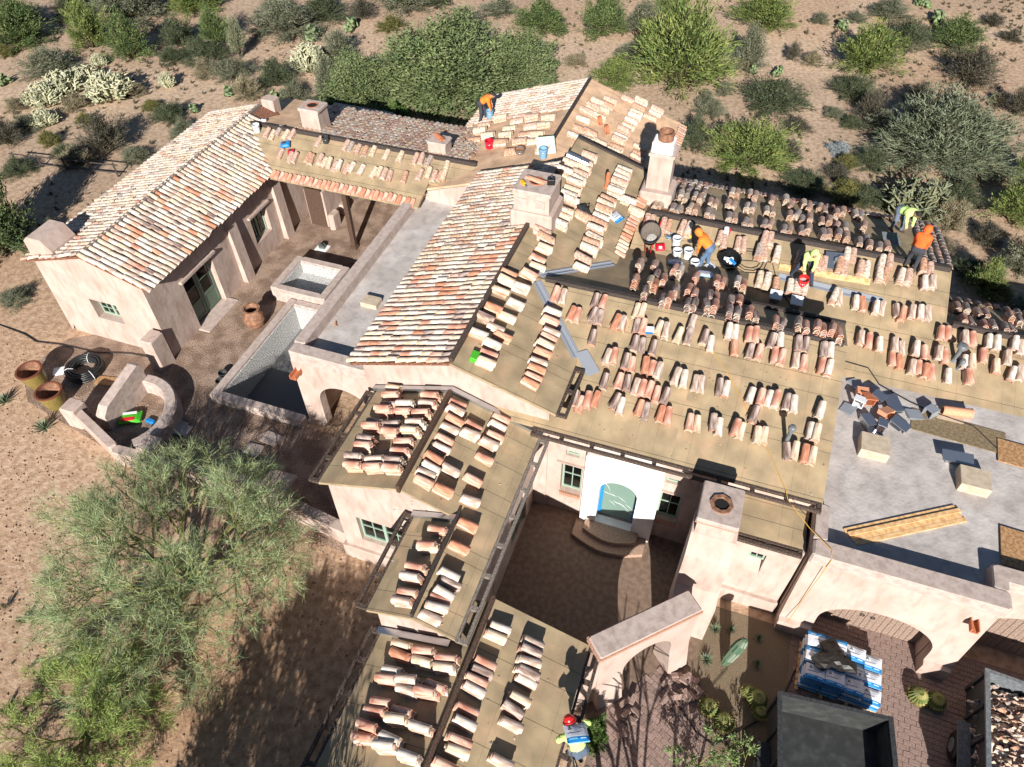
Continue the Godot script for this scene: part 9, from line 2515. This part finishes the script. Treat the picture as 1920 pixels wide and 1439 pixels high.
const FAR_STACKS := [
	["WF", 3.89, -21.43, 6, "w", -0.17], ["HR", -4.42, -19.52, 5, "p", -0.14], ["WF", 6.08, -22.70, 6, "p", -0.07], ["FB", 8.61, -22.68, 4, "p", 0.04], ["FB", 8.86, -22.76, 4, "p", -0.02], ["HR", -5.77, -19.58, 6, "o", -0.07], ["WF", 6.74, -23.21, 4, "p", 0.06], ["WF", 5.86, -22.72, 5, "w", -0.07], ["EB", -2.10, -20.18, 7, "p", 0.00], ["WF", 6.50, -23.26, 5, "o", 0.01], ["EB", -2.59, -20.06, 7, "p", -0.01], ["WF", 5.37, -22.67, 5, "o", -0.14], ["WF", 5.18, -22.62, 5, "w", 0.01], ["FB", 7.94, -22.72, 5, "p", -0.04], ["FB", 8.23, -22.80, 5, "g", -0.01], ["HR", -5.99, -19.85, 5, "p", 0.03], ["WF", 2.89, -21.50, 6, "w", -0.01], ["WF", 2.65, -21.47, 6, "w", 0.03], ["WF", 4.75, -22.73, 5, "w", -0.01], ["WF", 2.43, -21.46, 5, "w", 0.02], ["WF", 5.44, -23.18, 5, "p", 0.07], ["WF", 4.56, -22.72, 5, "p", 0.03], ["HR", -4.39, -20.13, 5, "w", 0.03], ["WF", 5.20, -23.16, 4, "w", -0.07], ["WF", 4.05, -22.63, 4, "p", 0.05], ["WF", 1.97, -21.45, 4, "o", 0.09], ["WF", 3.87, -22.66, 6, "o", 0.03], ["WF", 1.65, -21.48, 6, "w", 0.01], ["HR", -4.41, -20.46, 5, "o", 0.15], ["WF", 3.37, -22.65, 4, "p", 0.01], ["WF", 1.40, -21.52, 5, "c", -0.00], ["WF", 4.25, -23.18, 4, "p", -0.04], ["WF", 3.18, -22.64, 5, "o", 0.03], ["WF", 4.06, -23.18, 4, "w", -0.02], ["HR", -5.63, -20.67, 5, "w", -0.04], ["HR", -4.34, -20.74, 4, "c", -0.04], ["WF", 2.54, -22.63, 6, "p", -0.04], ["HR", -4.39, -20.85, 4, "w", -0.10], ["WB", 5.09, -23.94, 5, "g", -0.04], ["WB", 4.75, -23.85, 6, "p", -0.02], ["WF", 1.78, -22.60, 6, "w", -0.01], ["WB", 5.35, -24.07, 6, "p", 0.05], ["HR", -5.67, -21.13, 4, "c", -0.01], ["WF", 1.34, -22.57, 6, "p", 0.21], ["HR", -4.46, -21.21, 6, "w", 0.01], ["WF", 1.16, -22.56, 6, "g", 0.01], ["HR", -5.65, -21.41, 5, "c", 0.05], ["WF", 1.45, -23.11, 6, "p", 0.06], ["WB", 4.46, -24.18, 4, "g", 0.02], ["WF", 1.25, -23.11, 6, "p", -0.06], ["WF", 0.61, -22.75, 5, "p", 0.04], ["WF", 0.42, -22.76, 4, "p", 0.05], ["HR", -5.01, -21.62, 5, "o", -0.09], ["HR", -4.43, -21.72, 4, "o", -0.03], ["WF", -0.07, -22.72, 4, "p", 0.09], ["WB", 4.69, -24.45, 5, "g", 0.00], ["WB", 4.00, -24.27, 6, "p", 0.01], ["WB", 3.21, -24.11, 6, "g", 0.07], ["WF", -0.24, -22.87, 4, "p", -0.04], ["WB", 3.73, -24.38, 6, "g", -0.04], ["WB", 3.41, -24.30, 5, "p", 0.01], ["HR", -4.47, -22.04, 4, "w", 0.02], ["HR", -5.63, -22.17, 5, "w", -0.05], ["WB", 2.05, -24.03, 4, "p", -0.05], ["WB", 1.86, -24.02, 4, "g", 0.00], ["WB", 2.48, -24.24, 4, "g", 0.04], ["WF", -1.40, -22.90, 6, "w", -0.03], ["WB", 2.68, -24.35, 6, "p", -0.09], ["HR", -5.78, -22.36, 5, "w", 0.08], ["HR", -4.48, -22.44, 6, "o", 0.08], ["WF", -1.63, -22.97, 5, "p", -0.07], ["WB", 0.48, -23.91, 5, "g", -0.04], ["WF", -2.12, -22.93, 4, "o", -0.02], ["WB", 0.66, -24.00, 4, "p", 0.10], ["WB", 1.15, -24.16, 4, "g", -0.05], ["WF", -2.33, -22.92, 5, "p", 0.01], ["WB", 1.35, -24.27, 4, "p", -0.09], ["HR", -4.51, -22.75, 6, "c", -0.04], ["HR", -5.78, -22.78, 4, "c", 0.12], ["WF", -2.74, -22.89, 6, "p", 0.00], ["WF", -2.92, -22.90, 6, "p", 0.05], ["WB", 0.08, -24.14, 5, "p", 0.09], ["WB", -0.12, -24.13, 5, "g", 0.03], ["HR", -5.80, -23.15, 6, "w", 0.10], ["WB", 4.01, -25.36, 4, "g", -0.01], ["WB", 3.68, -25.28, 4, "p", -0.14], ["HR", -4.49, -23.19, 4, "o", 0.01], ["WB", 4.65, -25.60, 6, "p", -0.11], ["WB", -0.75, -24.07, 5, "g", 0.14], ["WB", -0.90, -24.09, 6, "g", 0.02], ["HR", -3.42, -23.32, 4, "c", -0.01], ["WB", -1.97, -23.89, 5, "g", -0.13], ["WB", 3.42, -25.50, 6, "p", -0.01], ["HR", -6.29, -23.55, 6, "w", 0.03], ["WB", 3.18, -25.46, 4, "p", -0.04], ["HR", -5.77, -23.58, 4, "w", -0.07], ["WB", 2.46, -25.27, 4, "g", 0.05], ["WB", -2.17, -23.97, 5, "g", 0.03], ["WB", -1.37, -24.20, 6, "o", 0.04], ["HR", -3.83, -23.65, 5, "w", 0.08], ["WB", -1.57, -24.19, 6, "c", -0.08], ["HR", -4.38, -23.77, 6, "w", 0.10], ["WB", 2.73, -25.50, 5, "p", 0.01], ["WB", -2.68, -23.99, 4, "c", -0.05], ["WB", -2.84, -23.99, 4, "c", -0.02], ["HR", -5.81, -23.92, 4, "p", 0.02], ["WB", 2.01, -25.40, 5, "p", -0.05], ["WB", 2.25, -25.52, 6, "g", -0.15], ["HR", -4.37, -24.05, 4, "w", 0.04], ["WB", 1.37, -25.44, 5, "p", 0.08], ["HR", -6.28, -24.25, 4, "c", -0.02], ["HR", -5.78, -24.35, 4, "c", -0.06], ["WB", 1.18, -25.53, 4, "w", 0.01], ["HR", -4.39, -24.40, 6, "p", 0.04], ["WB", 0.63, -25.43, 6, "g", -0.03], ["WB", 0.43, -25.42, 5, "w", -0.08], ["WB", 3.69, -26.36, 6, "p", -0.08], ["WB", 4.60, -26.74, 4, "g", -0.05], ["WB", -0.09, -25.43, 4, "p", -0.05], ["HR", -5.82, -24.72, 4, "p", 0.01], ["HR", -4.39, -24.74, 5, "w", -0.03], ["WB", -0.75, -25.28, 4, "p", -0.02], ["WB", -0.28, -25.43, 5, "p", 0.05], ["WB", 4.44, -26.84, 4, "w", 0.04], ["WB", 3.94, -26.77, 5, "p", -0.03], ["WB", -0.93, -25.38, 4, "p", 0.01], ["WB", 3.28, -26.62, 4, "p", 0.06], ["WB", -1.89, -25.16, 5, "c", 0.03], ["WB", -1.35, -25.35, 6, "p", 0.02], ["HR", -4.40, -25.08, 5, "c", -0.03], ["WB", 2.69, -26.59, 5, "p", -0.14], ["HR", -5.79, -25.19, 5, "p", 0.09], ["WB", 2.02, -26.53, 4, "p", -0.02], ["WB", -2.08, -25.36, 6, "w", 0.07], ["WB", -1.55, -25.54, 5, "w", -0.03], ["HR", -4.41, -25.39, 4, "w", 0.04], ["WB", 3.10, -26.90, 4, "p", -0.07], ["WB", 1.98, -26.71, 4, "p", 0.13], ["WB", 2.50, -26.88, 5, "c", 0.07], ["WB", 1.29, -26.64, 5, "p", -0.01], ["WB", 1.81, -26.91, 6, "w", 0.07], ["WB", 0.64, -26.70, 6, "p", -0.07], ["WB", -0.06, -26.74, 5, "p", 0.05], ["WB", 0.45, -26.90, 5, "w", 0.10], ["WB", -0.25, -26.74, 5, "w", 0.02], ["PL", -7.87, -25.90, 4, "o", 0.01], ["PL", -9.29, -26.11, 4, "o", 0.01], ["KF", -11.76, -24.55, 3, "c", 0.06], ["PL", -8.53, -26.81, 3, "c", 0.01], ["KF", -11.94, -24.51, 2, "o", 0.03], ["KF", -12.15, -24.43, 3, "p", 0.07], ["KF", -12.44, -24.54, 3, "c", 0.06], ["KF", -12.78, -24.38, 3, "p", 0.00], ["KF", -11.82, -25.02, 2, "c", 0.11], ["KF", -13.37, -24.13, 3, "o", 0.05], ["PR", -7.08, -27.71, 3, "w", 0.11], ["PR", -5.41, -27.78, 3, "p", -0.06], ["KF", -14.04, -24.08, 2, "p", 0.07], ["KF", -12.65, -25.07, 3, "g", -0.09], ["PR", -6.61, -27.97, 2, "c", 0.15], ["PR", -4.41, -27.93, 3, "o", 0.01], ["PL", -9.22, -26.95, 4, "p", 0.03], ["KF", -14.30, -24.11, 3, "p", -0.02], ["PL", -8.60, -27.46, 3, "c", -0.09], ["PR", -6.05, -28.10, 3, "c", -0.09], ["PR", -5.42, -28.10, 2, "c", 0.05], ["KF", -13.00, -25.13, 3, "p", 0.04], ["KF", -14.78, -24.06, 3, "c", -0.03], ["KF", -14.59, -24.18, 2, "c", 0.02], ["KF", -13.27, -25.08, 3, "p", -0.01], ["PR", -4.43, -28.31, 3, "c", -0.16], ["PR", -7.03, -28.37, 3, "o", 0.04], ["KF", -15.39, -24.11, 2, "w", -0.06], ["KF", -13.95, -25.03, 3, "c", -0.00], ["PR", -6.56, -28.42, 4, "o", -0.07], ["PR", -5.37, -28.42, 2, "o", 0.10], ["KF", -16.07, -24.01, 2, "p", 0.03], ["KF", -15.87, -24.14, 2, "w", -0.06], ["PL", -9.18, -27.58, 3, "o", 0.01], ["KF", -14.62, -25.03, 2, "c", -0.05], ["PL", -8.51, -28.15, 4, "c", -0.04], ["PL", -10.12, -27.03, 5, "o", -0.08], ["KF", -16.43, -24.07, 3, "w", 0.04], ["PR", -4.42, -28.71, 2, "o", -0.02], ["KF", -16.63, -24.03, 2, "p", 0.01], ["KF", -15.27, -25.08, 2, "c", -0.01], ["PR", -5.42, -28.91, 4, "p", 0.01], ["KF", -16.92, -24.11, 3, "c", 0.10], ["KF", -15.63, -25.01, 2, "o", 0.06], ["KF", -17.18, -24.10, 2, "c", -0.02], ["PR", -7.11, -29.14, 3, "w", 0.12], ["KF", -15.98, -25.03, 2, "p", 0.04], ["KF", -17.40, -24.19, 3, "p", 0.01], ["KF", -17.79, -24.11, 3, "o", 0.07], ["PR", -4.52, -29.22, 2, "c", 0.06], ["PL", -8.52, -28.76, 5, "c", 0.00], ["KF", -16.35, -25.09, 2, "g", 0.03], ["PL", -9.17, -28.29, 4, "p", -0.01], ["PR", -5.42, -29.33, 2, "w", -0.06], ["KF", -16.57, -25.09, 3, "p", -0.10], ["PL", -10.11, -27.67, 5, "c", -0.04], ["KF", -18.01, -24.20, 2, "o", -0.05], ["KF", -18.59, -24.04, 3, "p", 0.00], ["KF", -18.79, -24.00, 3, "p", 0.08], ["PR", -7.14, -29.84, 4, "p", 0.03], ["KF", -19.34, -24.12, 2, "p", 0.00], ["KF", -17.90, -25.06, 2, "p", -0.02], ["PR", -5.40, -29.83, 4, "p", -0.02], ["PR", -6.59, -29.95, 3, "c", 0.02], ["PL", -10.20, -28.43, 3, "c", 0.01], ["PL", -9.39, -29.11, 5, "p", 0.06], ["PR", -5.34, -30.33, 2, "c", 0.09], ["KF", -19.26, -25.12, 3, "p", -0.04], ["PR", -7.01, -30.42, 4, "p", -0.03], ["PL", -11.09, -28.02, 4, "c", -0.01], ["KF", -19.57, -25.11, 2, "c", -0.10], ["KF", -20.17, -24.94, 2, "c", 0.05], ["PR", -6.59, -30.62, 3, "c", 0.02], ["PL", -11.63, -27.81, 3, "o", 0.00], ["KF", -19.99, -25.22, 2, "g", -0.02], ["KF", -20.46, -24.98, 3, "p", -0.01], ["PR", -5.31, -30.80, 3, "w", 0.03], ["PL", -10.09, -29.14, 3, "p", 0.01], ["PL", -9.84, -29.38, 4, "p", 0.00], ["PR", -6.95, -31.01, 3, "c", -0.06], ["PR", -6.54, -31.13, 3, "o", -0.03], ["PR", -5.28, -31.28, 4, "w", 0.18], ["PL", -11.68, -28.57, 5, "c", 0.09], ["PR", -6.50, -31.55, 4, "p", 0.05], ["PR", -5.28, -31.73, 2, "c", 0.05], ["PR", -4.66, -31.82, 2, "c", 0.13], ["PL", -11.04, -29.58, 5, "c", 0.09], ["PL", -11.70, -29.21, 3, "p", 0.05], ["PR", -5.29, -32.26, 2, "o", 0.02], ["PR", -4.52, -32.35, 2, "w", 0.02], ["PR", -5.85, -32.39, 3, "p", -0.02], ["PR", -5.29, -32.74, 4, "c", 0.04], ["PR", -4.49, -32.77, 3, "p", -0.03]]
